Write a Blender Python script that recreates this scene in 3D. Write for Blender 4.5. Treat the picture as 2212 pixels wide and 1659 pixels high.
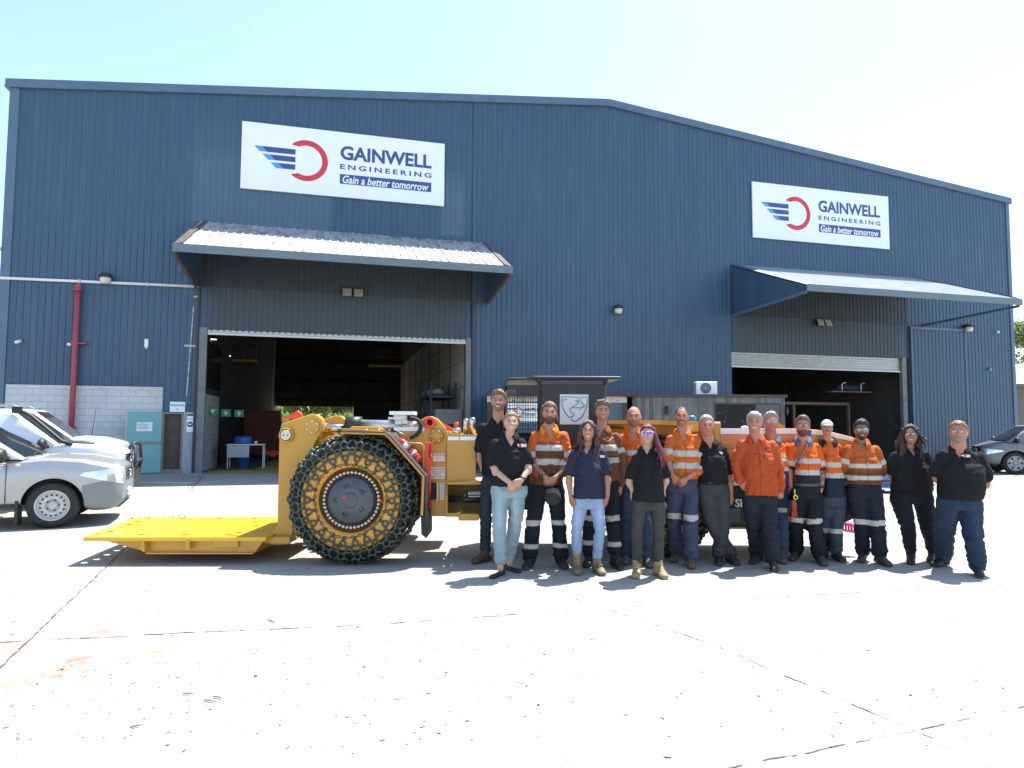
import bpy, bmesh, math, random
import numpy as np
from mathutils import Vector, Matrix, noise
PI = math.pi
rnd = random.Random(7)
for _o in list(bpy.data.objects): bpy.data.objects.remove(_o)
SC = bpy.context.scene
COL = SC.collection

# ---------------------------------------------------------------- camera
F, TH, RO, PS, HC, D0 = 1440., .0630, .0053, .2585, 1.54, 24.   # focal in photo px (2212 wide), pitch, roll, wall yaw
cd = bpy.data.cameras.new('camera'); cam = bpy.data.objects.new('camera', cd); COL.objects.link(cam)
cd.sensor_width = 36; cd.lens = F/2212*36; cd.clip_start = .05; cd.clip_end = 3000
_c, _s = math.cos(RO), math.sin(RO)
_r = Vector((_c, -_s*math.sin(TH), _s*math.cos(TH))); _u = Vector((-_s, -_c*math.sin(TH), _c*math.cos(TH)))
_b = Vector((0, -math.cos(TH), -math.sin(TH)))
cam.matrix_world = Matrix(((_r.x,_u.x,_b.x,0),(_r.y,_u.y,_b.y,0),(_r.z,_u.z,_b.z,HC),(0,0,0,1)))
SC.camera = cam
SC.render.resolution_x = 1024; SC.render.resolution_y = 768
# ---------------------------------------------------------------- light
SUN = Vector((.31, .33, 1)).normalized()
EL = math.asin(SUN.z); AZ = math.atan2(SUN.x, SUN.y)
w = bpy.data.worlds.new('World'); SC.world = w; w.use_nodes = True
nt = w.node_tree; bg = nt.nodes['Background']
sky = nt.nodes.new('ShaderNodeTexSky'); sky.sky_type = 'NISHITA'; sky.sun_disc = False
sky.sun_elevation = EL; sky.sun_rotation = AZ; sky.altitude = 0; sky.air_density = 1.0; sky.dust_density = .7; sky.ozone_density = 1.6
nt.links.new(sky.outputs[0], bg.inputs[0]); bg.inputs[1].default_value = .14
sl = bpy.data.lights.new('sun', 'SUN'); sl.energy = 4.6; sl.angle = math.radians(.5); sl.color = (1, .955, .89)
so = bpy.data.objects.new('sun', sl); COL.objects.link(so); so.rotation_euler = SUN.to_track_quat('Z', 'Y').to_euler()
SC.view_settings.view_transform = 'Standard'; SC.view_settings.look = 'None'
SC.view_settings.exposure = 1.45; SC.view_settings.gamma = 1

# ---------------------------------------------------------------- photo pixel -> place
CAM = Vector((0, 0, HC))
def ray(px, py):
    x = px-1106; y = 829.5-py
    x, y = _c*x-_s*y, _s*x+_c*y
    return Vector((x, F*math.cos(TH)-y*math.sin(TH), F*math.sin(TH)+y*math.cos(TH)))
def at(px, py, Y): r = ray(px, py); return CAM + r*(Y/r.y)
def G(px, py, z=0.): r = ray(px, py); return CAM + r*((z-HC)/r.z)
WD = Vector((math.cos(PS), math.sin(PS), 0)); WN = Vector((math.sin(PS), -math.cos(PS), 0)); P0 = Vector((0, D0, 0))
def W(px, py, out=0.):
    r = ray(px, py); p0 = P0+WN*out; t = (p0-CAM).dot(WN)/r.dot(WN); P = CAM+r*t
    return (P-p0).dot(WD), P.z

# ---------------------------------------------------------------- materials
MATS = {}
def mat(name, col, rough=.6, metal=0., var=0., vscale=6., bump=0., bscale=40., spec=.5, coat=0., stretch=(1,1,1), dirt=None, dscale=2., dth=(.5,.7), trans=0., alpha=1.):
    if name in MATS: return MATS[name]
    m = bpy.data.materials.new(name); m.use_nodes = True; MATS[name] = m
    n = m.node_tree.nodes; l = m.node_tree.links; p = n['Principled BSDF']
    c = tuple(col)+(1,) if len(col) == 3 else col
    p.inputs['Base Color'].default_value = c; p.inputs['Roughness'].default_value = rough; p.inputs['Metallic'].default_value = metal
    p.inputs['Specular IOR Level'].default_value = spec
    if coat: p.inputs['Coat Weight'].default_value = coat; p.inputs['Coat Roughness'].default_value = .08
    if trans: p.inputs['Transmission Weight'].default_value = trans
    if alpha < 1: p.inputs['Alpha'].default_value = alpha
    tc = n.new('ShaderNodeTexCoord'); mp = n.new('ShaderNodeMapping'); l.new(tc.outputs['Object'], mp.inputs[0]); mp.inputs['Scale'].default_value = stretch
    last = None
    if var:
        t = n.new('ShaderNodeTexNoise'); t.inputs['Scale'].default_value = vscale; t.inputs['Detail'].default_value = 5; l.new(mp.outputs[0], t.inputs[0])
        r = n.new('ShaderNodeMapRange'); r.inputs[1].default_value = .3; r.inputs[2].default_value = .7; r.inputs[3].default_value = 1-var; r.inputs[4].default_value = 1+var
        l.new(t.outputs[0], r.inputs[0])
        x = n.new('ShaderNodeVectorMath'); x.operation = 'SCALE'; x.inputs[0].default_value = c[:3]; l.new(r.outputs[0], x.inputs['Scale'])
        last = x.outputs[0]
        r2 = n.new('ShaderNodeMapRange'); r2.inputs[3].default_value = max(0, rough-.08); r2.inputs[4].default_value = min(1, rough+.1); l.new(t.outputs[0], r2.inputs[0]); l.new(r2.outputs[0], p.inputs['Roughness'])
    if dirt:
        t = n.new('ShaderNodeTexNoise'); t.inputs['Scale'].default_value = dscale; t.inputs['Detail'].default_value = 8; t.inputs['Roughness'].default_value = .65; l.new(mp.outputs[0], t.inputs[0])
        r = n.new('ShaderNodeMapRange'); r.inputs[1].default_value, r.inputs[2].default_value = dth; l.new(t.outputs[0], r.inputs[0])
        mx = n.new('ShaderNodeMix'); mx.data_type = 'RGBA'; mx.inputs[6].default_value = c; mx.inputs[7].default_value = tuple(dirt)+(1,)
        l.new(r.outputs[0], mx.inputs[0])
        if last: l.new(last, mx.inputs[6])
        last = mx.outputs[2]
    if last: l.new(last, p.inputs['Base Color'])
    if bump:
        t = n.new('ShaderNodeTexNoise'); t.inputs['Scale'].default_value = bscale; t.inputs['Detail'].default_value = 4; l.new(mp.outputs[0], t.inputs[0])
        b = n.new('ShaderNodeBump'); b.inputs['Strength'].default_value = bump; b.inputs['Distance'].default_value = .01; l.new(t.outputs[0], b.inputs['Height']); l.new(b.outputs[0], p.inputs['Normal'])
    return m
def vmat(name, rough=.6, bump=0., bscale=60., spec=.4, sss=0.):      # colour comes from the mesh's own colour layer (skin, hair, prints)
    if name in MATS: return MATS[name]
    m = mat(name, (1,1,1), rough, bump=bump, bscale=bscale, spec=spec)
    n = m.node_tree.nodes; l = m.node_tree.links; a = n.new('ShaderNodeVertexColor'); a.layer_name = 'Col'
    l.new(a.outputs[0], n['Principled BSDF'].inputs['Base Color'])
    if sss:
        p = n['Principled BSDF']; p.inputs['Subsurface Weight'].default_value = sss; p.inputs['Subsurface Radius'].default_value = (.5,.2,.1); p.inputs['Subsurface Scale'].default_value = .01
    return m

# ---------------------------------------------------------------- meshes
def rot_to(d):
    d = Vector(d).normalized(); return d.to_track_quat('Z', 'Y').to_matrix()
class MB:
    def __init__(s): s.v = []; s.f = []; s.c = []; s.sm = []
    def add(s, vs, fs, col=None, smooth=False):
        o = len(s.v); s.v += [tuple(v) for v in vs]; s.f += [tuple(i+o for i in f) for f in fs]
        s.c += [col if col else (1,1,1)]*len(vs); s.sm += [smooth]*len(fs); return s
    def box(s, a, b, col=None):
        x0,y0,z0 = a; x1,y1,z1 = b
        if x0>x1: x0,x1=x1,x0
        if y0>y1: y0,y1=y1,y0
        if z0>z1: z0,z1=z1,z0
        return s.add([(x0,y0,z0),(x1,y0,z0),(x1,y1,z0),(x0,y1,z0),(x0,y0,z1),(x1,y0,z1),(x1,y1,z1),(x0,y1,z1)],
            [(0,3,2,1),(4,5,6,7),(0,1,5,4),(1,2,6,5),(2,3,7,6),(3,0,4,7)], col)
    def bar(s, a, b, w, h=None, col=None):     # square bar between two points
        a=Vector(a); b=Vector(b); h = h or w; R = rot_to(b-a); L=(b-a).length
        vs=[]
        for z in (0,L):
            for x,y in ((-w/2,-h/2),(w/2,-h/2),(w/2,h/2),(-w/2,h/2)): vs.append(a+R@Vector((x,y,z)))
        return s.add(vs, [(0,3,2,1),(4,5,6,7),(0,1,5,4),(1,2,6,5),(2,3,7,6),(3,0,4,7)], col)
    def prism(s, pts, y0, y1, col=None):       # polygon (x,z) outline extruded along y
        n=len(pts); ar=sum(pts[i][0]*pts[(i+1)%n][1]-pts[(i+1)%n][0]*pts[i][1] for i in range(n))
        if ar<0: pts=pts[::-1]
        vs=[(x,y0,z) for x,z in pts]+[(x,y1,z) for x,z in pts]
        fs=[tuple(range(n)), tuple(range(2*n-1,n-1,-1))]+[((i+1)%n,i,n+i,n+(i+1)%n) for i in range(n)]
        return s.add(vs,fs,col)
    def slab(s, pts, z0, z1, col=None):        # polygon (x,y) extruded along z
        n=len(pts); ar=sum(pts[i][0]*pts[(i+1)%n][1]-pts[(i+1)%n][0]*pts[i][1] for i in range(n))
        if ar<0: pts=pts[::-1]
        vs=[(x,y,z0) for x,y in pts]+[(x,y,z1) for x,y in pts]
        fs=[tuple(range(n-1,-1,-1)), tuple(range(n,2*n))]+[(i,(i+1)%n,n+(i+1)%n,n+i) for i in range(n)]
        return s.add(vs,fs,col)
    def tube(s, pts, r, n=10, col=None, cap=True, closed=False, ratio=1., up=None):
        pts=[Vector(p) for p in pts]; k=len(pts); rs=r if isinstance(r,(list,tuple)) else [r]*k
        vs=[]; fs=[]; prev=None
        for i,p in enumerate(pts):
            if closed: d=pts[(i+1)%k]-pts[(i-1)%k]
            else: d=pts[min(i+1,k-1)]-pts[max(i-1,0)]
            if d.length<1e-9: d=Vector((0,0,1))
            d.normalize()
            if prev is None:
                a=Vector(up) if up else (Vector((0,0,1)) if abs(d.z)<.9 else Vector((1,0,0)))
                x=d.cross(a).normalized()
            else: x=(prev-d*prev.dot(d)).normalized()
            prev=x; y=d.cross(x)
            for j in range(n):
                t=2*PI*j/n; vs.append(p+(x*math.cos(t)*ratio+y*math.sin(t))*rs[i])
        m=k if closed else k-1
        for i in range(m):
            for j in range(n):
                a=i*n+j; b=i*n+(j+1)%n; c=((i+1)%k)*n+(j+1)%n; d_=((i+1)%k)*n+j
                fs.append((a,b,c,d_))
        if cap and not closed: fs+= [tuple(range(n-1,-1,-1)), tuple((k-1)*n+j for j in range(n))]
        return s.add(vs,fs,col,True)
    def cyl(s, a, b, r, r2=None, n=20, col=None): return s.tube([a,b],[r,r if r2 is None else r2],n,col)
    def lathe(s, prof, c, axis=(0,0,1), n=32, col=None, cap=True):   # prof: (radius, height)
        R=rot_to(axis); c=Vector(c); vs=[]; fs=[]; k=len(prof)
        for r,h in prof:
            for j in range(n):
                t=2*PI*j/n; vs.append(c+R@Vector((r*math.cos(t),r*math.sin(t),h)))
        for i in range(k-1):
            for j in range(n): fs.append((i*n+j,i*n+(j+1)%n,(i+1)*n+(j+1)%n,(i+1)*n+j))
        if cap and prof[0][0]>1e-6: fs.append(tuple(range(n-1,-1,-1)))
        if cap and prof[-1][0]>1e-6: fs.append(tuple((k-1)*n+j for j in range(n)))
        return s.add(vs,fs,col,True)
    def ring(s, c, nrm, R, r, n=14, m=6, col=None, ex=1.):
        M=rot_to(nrm); c=Vector(c)
        return s.tube([c+M@Vector((R*ex*math.cos(2*PI*i/n),R*math.sin(2*PI*i/n),0)) for i in range(n)],r,m,col,closed=True)
    def ball(s, c, rx, ry=None, rz=None, n=14, m=9, col=None, R=None):
        ry=ry or rx; rz=rz or rx; vs=[];fs=[]; c=Vector(c)
        for i in range(m+1):
            a=PI*i/m
            for j in range(n):
                t=2*PI*j/n; p=Vector((rx*math.sin(a)*math.cos(t),ry*math.sin(a)*math.sin(t),rz*math.cos(a)))
                vs.append(c+(R@p if R else p))
        for i in range(m):
            for j in range(n): fs.append((i*n+j,(i+1)*n+j,(i+1)*n+(j+1)%n,i*n+(j+1)%n))
        return s.add(vs,fs,col,True)
    def text(s, txt, org, u, v, size, bold=0., xs=1., shear=0., sp=1., th=0., col=None, align='LEFT'):   # lettering laid on the plane (org,u,v)
        cu=bpy.data.curves.new('t','FONT'); cu.body=txt; cu.size=1; cu.offset=bold; cu.shear=shear; cu.space_character=sp; cu.align_x=align; cu.resolution_u=3
        ob=bpy.data.objects.new('t',cu); COL.objects.link(ob); me=bpy.data.meshes.new_from_object(ob)
        u=Vector(u).normalized(); v=Vector(v).normalized(); org=Vector(org); nn=u.cross(v)
        vs=[org+u*(p.co.x*size*xs)+v*(p.co.y*size)+nn*th for p in me.vertices]; fs=[tuple(p.vertices) for p in me.polygons]
        if fs:
            q=me.polygons[0].normal
            s.add(vs,fs,col)
        bpy.data.objects.remove(ob); bpy.data.meshes.remove(me); bpy.data.curves.remove(cu); return s
    def build(s, name, m, parent=None, bev=0., off=None, subsurf=0, auto=None):
        me=bpy.data.meshes.new(name); base=off
        if base is None: base = Vector(parent['_b']) if (parent is not None and '_b' in parent) else Vector((0,0,0))
        base=Vector(base)
        me.from_pydata([(v[0]-base.x,v[1]-base.y,v[2]-base.z) for v in s.v],[],s.f)
        me.update()
        if any(c!=(1,1,1) for c in s.c):
            ca=me.color_attributes.new('Col','FLOAT_COLOR','POINT')
            arr=np.ones((len(s.v),4),dtype=np.float32); arr[:,:3]=np.array(s.c,dtype=np.float32); ca.data.foreach_set('color',arr.ravel())
        me.polygons.foreach_set('use_smooth',[bool(x) for x in s.sm])
        if bev:
            bm=bmesh.new(); bm.from_mesh(me); es=[e for e in bm.edges if len(e.link_faces)==2 and e.calc_face_angle(0)>.6 and e.calc_length()>bev*2.2]
            bmesh.ops.bevel(bm,geom=es,offset=bev,segments=1,affect='EDGES',clamp_overlap=True,profile=.7); bm.to_mesh(me); bm.free()
        me.validate()
        if m is not None:
            for mm in (m if isinstance(m,(list,tuple)) else [m]): me.materials.append(mm)
        o=bpy.data.objects.new(name,me); COL.objects.link(o)
        if parent is not None: o.parent=parent; o['_b']=tuple(base)
        elif off is not None: o.location=base; o['_b']=tuple(base)
        return o
def tag(o, label=None, cat=None, group=None, kind=None):
    if label: o['label']=label
    if cat: o['category']=cat
    if group: o['group']=group
    if kind: o['kind']=kind
    return o
def thing(name, label, cat, loc=(0,0,0), group=None, local=False, rz=0.):
    o=bpy.data.objects.new(name,None); COL.objects.link(o); o.location=loc; o.rotation_euler.z=rz; o.empty_display_size=.2
    o['_b']=(0,0,0) if local else tuple(loc)
    return tag(o,label,cat,group)
def shade_sharp(o, ang=.6):
    bm=bmesh.new(); bm.from_mesh(o.data)
    for f in bm.faces: f.smooth=True
    for e in bm.edges: e.smooth = not (len(e.link_faces)==2 and e.calc_face_angle(0)>ang)
    bm.to_mesh(o.data); bm.free(); return o
def lerp(a,b,t): return a+(b-a)*t
# ================================================================ ground
M_conc = mat('concrete', (.33,.325,.30), .9, var=.12, vscale=1.3, bump=.5, bscale=45)
def ground_material():
    m=M_conc; n=m.node_tree.nodes; l=m.node_tree.links; p=n['Principled BSDF']
    tc=n.new('ShaderNodeTexCoord')
    def noi(s,d=6,r=.6):
        t=n.new('ShaderNodeTexNoise'); t.inputs['Scale'].default_value=s; t.inputs['Detail'].default_value=d; t.inputs['Roughness'].default_value=r; l.new(tc.outputs['Object'],t.inputs[0]); return t.outputs[0]
    def rng(o,a,b,c=0,d=1):
        r=n.new('ShaderNodeMapRange'); r.inputs[1].default_value=a; r.inputs[2].default_value=b; r.inputs[3].default_value=c; r.inputs[4].default_value=d; l.new(o,r.inputs[0]); return r.outputs[0]
    def mix(f,a,b):
        x=n.new('ShaderNodeMix'); x.data_type='RGBA'
        l.new(f,x.inputs[0])
        for i,q in ((6,a),(7,b)):
            if isinstance(q,tuple): x.inputs[i].default_value=q+(1,)
            else: l.new(q,x.inputs[i])
        return x.outputs[2]
    a=mix(rng(noi(.7),.35,.65),(.275,.262,.222),(.34,.322,.272))
    a=mix(rng(noi(60,3),.55,.75,0,.35),a,(.22,.21,.20))
    a=mix(rng(noi(9,8,.75),.60,.74,0,.6),a,(.24,.21,.18))
    # reddish soil blown over the near left corner
    sx=n.new('ShaderNodeSeparateXYZ'); l.new(tc.outputs['Object'],sx.inputs[0])
    g=rng(sx.outputs[0],-2.9,-1.3,1,0); g2=rng(sx.outputs[1],7.0,4.5,0,1)
    mm=n.new('ShaderNodeMath'); mm.operation='MULTIPLY'; l.new(g,mm.inputs[0]); l.new(g2,mm.inputs[1])
    m2=n.new('ShaderNodeMath'); m2.operation='MULTIPLY'; l.new(mm.outputs[0],m2.inputs[0]); l.new(rng(noi(2.2,9,.8),.50,.62),m2.inputs[1])
    a=mix(m2.outputs[0],a,(.21,.12,.085))
    l.new(a,p.inputs['Base Color'])
ground_material()
g=MB()
xs=[-1500,-60,-30,-15,0,15,30,60,1500]; ys=[-60,0,10,30,60,150,1500]
g.add([(x,y,0) for y in ys for x in xs],[(j*9+i,j*9+i+1,(j+1)*9+i+1,(j+1)*9+i) for j in range(len(ys)-1) for i in range(8)])
tag(g.build('ground',M_conc),kind='structure')
# slab joints: ragged dark lines filled with soil
M_joint=mat('joint_soil',(.09,.06,.05),.95,var=.3,vscale=30)
M_joint2=mat('joint_worn',(.11,.09,.08),.95,var=.3,vscale=30)
def joint(a,b,w0,w1,gap,mt,seed):
    r=random.Random(seed); a=G(*a); b=G(*b); d=(b-a); L=d.length; d.normalize(); q=Vector((-d.y,d.x,0)); J=MB(); t=0; k=0
    off=0
    while t<L:
        st=r.uniform(.03,.10); off=off*.8+r.uniform(-1,1)*.007
        u=t/L; wv=lerp(w0,w1,u)*r.uniform(.25,1.05)
        if r.random()>gap:
            p=a+d*t+q*off; e=a+d*(t+st*1.1)+q*(off+r.uniform(-1,1)*.006)
            J.add([p-q*wv/2,p+q*wv/2,e+q*wv/2*r.uniform(.4,1.2),e-q*wv/2*r.uniform(.4,1.2)],[(0,3,2,1)])
        t+=st; k+=1
    J.v=[(x,y,.004) for x,y,z in J.v]; return J
def joints(name,segs,mt):
    A=MB()
    for i,(a,b,w0,w1,gap) in enumerate(segs):
        J=joint(a,b,w0,w1,gap,mt,i*7+len(name)); A.add(J.v,J.f)
    tag(A.build(name,mt),kind='structure')
joints('ground_joint',[((-10,1389),(640,1357),.020,.016,.03),((275,1180),(-10,1455),.016,.018,.06),((640,1357),(850,1347),.015,.012,.2),((850,1347),(1110,1328),.014,.015,.1)],M_joint)
joints('slab_joint',[((1110,1328),(1330,1312),.013,.009,.3),((1330,1312),(1760,1285),.011,.012,.4),((1760,1285),(2215,1262),.015,.011,.3),((1240,1292),(1560,1400),.010,.012,.3),((1560,1400),(2000,1590),.014,.014,.25),((2000,1590),(2130,1662),.014,.014,.4),((1560,1662),(2215,1530),.012,.012,.4),((1980,1320),(2120,1355),.008,.006,.4),((280,1170),(420,1040),.012,.012,.1),((0,1258),(560,1250),.004,.004,.75)],M_joint2)
# leaves, twigs and grit blown over the yard
M_leaf=mat('dry_leaf',(.27,.23,.20),.9,var=.5,vscale=3)
L=MB(); r=random.Random(3)
for i in range(520):
    px=r.uniform(-20,2230)**1; 
    if r.random()<.45: px=r.uniform(0,1200)
    py=r.triangular(1250,1659,1500) if r.random()<.8 else r.uniform(1180,1260)
    p=G(px,py); big=r.random()<.06
    s=r.uniform(.0018,.0055)*(1.9 if big else 1); a=r.uniform(0,PI); el=r.choice((1,1.4,2.5,3.5))
    q=[]
    for k in range(6):
        t=2*PI*k/6; x=math.cos(t)*s*el*r.uniform(.7,1.2); y=math.sin(t)*s*r.uniform(.7,1.2)
        q.append((p.x+x*math.cos(a)-y*math.sin(a),p.y+x*math.sin(a)+y*math.cos(a)))
    L.slab(q,.003,.003+s*.6)
for (px,py,qx,qy) in ((578,1340,595,1347),(280,1575,310,1568),(440,1515,470,1519),(395,1502,420,1500),(460,1507,480,1511)):
    a=G(px,py); b=G(qx,qy); L.tube([a+Vector((0,0,.008)),(a+b)/2+Vector((0,0,.012)),b+Vector((0,0,.008))],[.004,.006,.003],5)
tag(L.build('leaf_litter',M_leaf),'small dry leaves, twigs and grit scattered over the pale concrete yard','debris',kind='stuff')
# weeds along the slab joint by the warehouse door
M_weed=mat('weed',(.10,.13,.04),.8,var=.4,vscale=8)
Wd=MB()
def tuft(p,n,h,sp):
    for k in range(n):
        a=r.uniform(0,2*PI); rr=r.uniform(0,sp); b=Vector((p.x+math.cos(a)*rr,p.y+math.sin(a)*rr,0)); hh=h*r.uniform(.5,1.2); l=Vector((math.cos(a),math.sin(a),0))*hh*r.uniform(.2,.8)
        sd=Vector((-math.sin(a),math.cos(a),0))*.008
        Wd.add([b-sd,b+sd,b+l*.5+Vector((0,0,hh*.7))+sd*.6,b+l*.5+Vector((0,0,hh*.7))-sd*.6,b+l+Vector((0,0,hh))],[(0,1,2,3),(3,2,4)])
for t in range(26):
    u=t/25; q=G(lerp(440,405,u),lerp(1024,1068,u)); tuft(q,5,.06*(1-u*.6),.14)
for t in range(9): tuft(G(lerp(290,400,t/8),1122-3*r.random()),5,.06,.12)
tag(Wd.build('weeds',M_weed),'thin green weeds growing in the slab joint by the warehouse doorway','weeds',kind='stuff')
M_line=mat('painted_line',(.62,.62,.60),.8,dirt=(.35,.34,.32),dscale=8,dth=(.45,.7))
for i,(a,b) in enumerate((((300,1042),(425,1043.5)),((275,1061),(420,1065)))):
    q=G(*a); s=G(*b); d=(s-q).normalized(); nn=Vector((-d.y,d.x,0))*.11
    o=MB().add([(v.x,v.y,.0035) for v in (q-nn,s-nn,s+nn,q+nn)],[(0,1,2,3)]).build('bay_line',M_line); tag(o,kind='structure')

# ================================================================ the shed (its own frame: x along the front wall, -y towards the yard)
SL,SR,SA,ZE,ZA=-16.0,23.49,3.78,11.84,13.84; DEP=27.
def roofz(x): return ZE+(ZA-ZE)*(1-abs(x-SA)/(SR-SA if x>SA else SA-SL))
def clad_mat():
    m=mat('blue_cladding',(.039,.083,.140),.42,var=.06,vscale=.35,stretch=(3,1,.25),spec=.5)
    n=m.node_tree.nodes; l=m.node_tree.links; p=n['Principled BSDF']; src=p.inputs['Base Color'].links[0].from_socket
    tc=n.new('ShaderNodeTexCoord'); sx=n.new('ShaderNodeSeparateXYZ'); l.new(tc.outputs['Object'],sx.inputs[0])
    def rg(o,a,b):
        r=n.new('ShaderNodeMapRange'); r.inputs[1].default_value=a; r.inputs[2].default_value=b; l.new(o,r.inputs[0]); return r.outputs[0]
    def mu(*a):
        o=a[0]
        for b in a[1:]:
            k=n.new('ShaderNodeMath'); k.operation='MULTIPLY'; l.new(o,k.inputs[0]); l.new(b,k.inputs[1]); o=k.outputs[0]
        return o
    cur=src
    # paint faded where an older sign and its flashing used to be
    for x0,x1,z0,z1,am in ((-10.9,-6.5,8.1,10.15,.42),(-2.75,-1.9,8.3,10.2,.42),(-10.9,-9.4,10.0,11.2,.16)):
        f=mu(rg(sx.outputs[0],x0,x0+.25),rg(sx.outputs[0],x1+.15,x1),rg(sx.outputs[2],z0,z0+.05),rg(sx.outputs[2],z1+.6,z1-.2))
        k=n.new('ShaderNodeMath'); k.operation='MULTIPLY'; k.inputs[1].default_value=am; l.new(f,k.inputs[0])
        x=n.new('ShaderNodeMix'); x.data_type='RGBA'; l.new(k.outputs[0],x.inputs[0]); l.new(cur,x.inputs[6]); x.inputs[7].default_value=(.115,.17,.235,1); cur=x.outputs[2]
    t=n.new('ShaderNodeTexNoise'); t.inputs['Scale'].default_value=1.; t.inputs['Detail'].default_value=6
    mp=n.new('ShaderNodeMapping'); mp.inputs['Scale'].default_value=(6,1,.35); l.new(tc.outputs['Object'],mp.inputs[0]); l.new(mp.outputs[0],t.inputs[0])
    x=n.new('ShaderNodeMix'); x.data_type='RGBA'; r=rg(t.outputs[0],.52,.85); l.new(r,x.inputs[0]); l.new(cur,x.inputs[6]); x.inputs[7].default_value=(.070,.115,.165,1)
    l.new(x.outputs[2],p.inputs['Base Color'])
    return m
M_clad=clad_mat()
M_trim=mat('blue_trim',(.085,.135,.20),.45,var=.08,vscale=2)
M_steel=mat('grey_steel_post',(.16,.18,.18),.6,var=.15,vscale=4,dirt=(.10,.08,.06),dscale=3,dth=(.55,.75))
M_rust=mat('rusty_steel',(.09,.07,.06),.85,var=.4,vscale=8)
M_galv=mat('galvanised_sheet',(.42,.44,.44),.42,metal=.55,var=.1,vscale=5)
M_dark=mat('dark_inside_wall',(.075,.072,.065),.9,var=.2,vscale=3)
M_block=None
B=thing('warehouse','long blue corrugated steel warehouse with low gable, two roller doorways and two awnings','warehouse',tuple(P0),local=True,rz=PS)
def ribs(x0,x1,zb,zt,y=0.,p=.19,h=.019,flip=False):
    M=MB(); k0=math.floor(x0/p); xs=[]
    k=k0
    while k*p<x1+p:
        c=k*p
        for dx,dy in ((-.034,0),(-.020,h),(.020,h),(.034,0)): xs.append((c+dx,dy))
        k+=1
    xs=[(x0,0)]+[q for q in xs if x0<q[0]<x1]+[(x1,0)]
    vs=[];fs=[]
    for i,(x,dy) in enumerate(xs):
        vs+=[(x,y-dy,zb(x) if callable(zb) else zb),(x,y-dy,zt(x) if callable(zt) else zt)]
        if i: fs.append((2*i-2,2*i,2*i+1,2*i-1))
    M.add(vs,fs); return M
wall=MB()
D1L,D1R,D1T=-10.19,-1.66,4.56; D2L,D2R=8.99,17.62
for a in ((SL,-15.72,0,roofz),(-15.72,-11.43,2.73,roofz),(-11.43,-10.42,1.93,roofz),(-10.42,-1.52,D1T,roofz),(-1.52,8.99,0,roofz),(8.99,D2R,4.52,roofz),(D2R,SR,0,roofz)):
    q=ribs(*a); wall.add(q.v,q.f)
wall.build('front_wall',M_clad,B)
# header sheets stand a little proud; awning shade is put into their colour
M_head2=mat('shaded_lower_header',(.042,.066,.092),.5,var=.1,vscale=2)
M_head=mat('shaded_header',(.030,.045,.062),.5,var=.1,vscale=2)
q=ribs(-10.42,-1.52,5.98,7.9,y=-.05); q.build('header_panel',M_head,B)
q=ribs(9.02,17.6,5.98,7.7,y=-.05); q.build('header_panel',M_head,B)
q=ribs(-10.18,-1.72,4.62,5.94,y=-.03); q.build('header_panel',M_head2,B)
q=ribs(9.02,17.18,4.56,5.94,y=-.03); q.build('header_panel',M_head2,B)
# barge capping along the gable and the corner flashings
M=MB()
for xa,xb in ((SL-.12,SA),(SA,SR+.12)):
    za,zb=(ZE-.02,ZA) if xa<SA else (ZA,ZE-.02)
    M.add([(xa,-.10,za),(xb,-.10,zb),(xb,-.10,zb+.27),(xa,-.10,za+.27),(xa,.3,za),(xb,.3,zb),(xb,.3,zb+.27),(xa,.3,za+.27)],[(0,1,2,3),(4,7,6,5),(3,2,6,7),(0,4,5,1),(0,3,7,4),(1,5,6,2)])
M.build('barge_capping',M_trim,B)
for a,b in ((SL-.01,SL+.25),(SR-.18,SR+.01)): MB().box((a,-.045,0),(b,.02,ZE)).build('corner_flashing',M_trim,B)
for a,b in ((SL,SL+.06),(SR-.06,SR)): MB().box((a,0.03,0),(b,DEP,ZE)).build('side_wall',M_clad,B)
M=MB()
for xa,xb,za,zb in ((SL-.2,SA,ZE+.05,ZA+.05),(SA,SR+.2,ZA+.05,ZE+.05)):
    M.add([(xa,.02,za),(xb,.02,zb),(xb,DEP+.1,zb),(xa,DEP+.1,za),(xa,.02,za+.06),(xb,.02,zb+.06),(xb,DEP+.1,zb+.06),(xa,DEP+.1,za+.06)],[(0,3,2,1),(4,5,6,7),(0,1,5,4),(3,7,6,2),(0,4,7,3),(1,2,6,5)])
M.build('roof',M_galv,B)
# back wall with its open doorway
def to_wall(px,py,depth):   # pixel on the plane 'depth' m behind the front wall
    return W(px,py,-depth)
bl,bt=to_wall(594,877,DEP); br,_=to_wall(764,877,DEP)
M=MB(); M.box((SL,DEP,0),(bl,DEP+.1,ZE)); M.box((br,DEP,0),(SR,DEP+.1,ZE)); M.box((bl,DEP,bt),(br,DEP+.1,ZE)); M.build('back_wall',M_dark,B)
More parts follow.
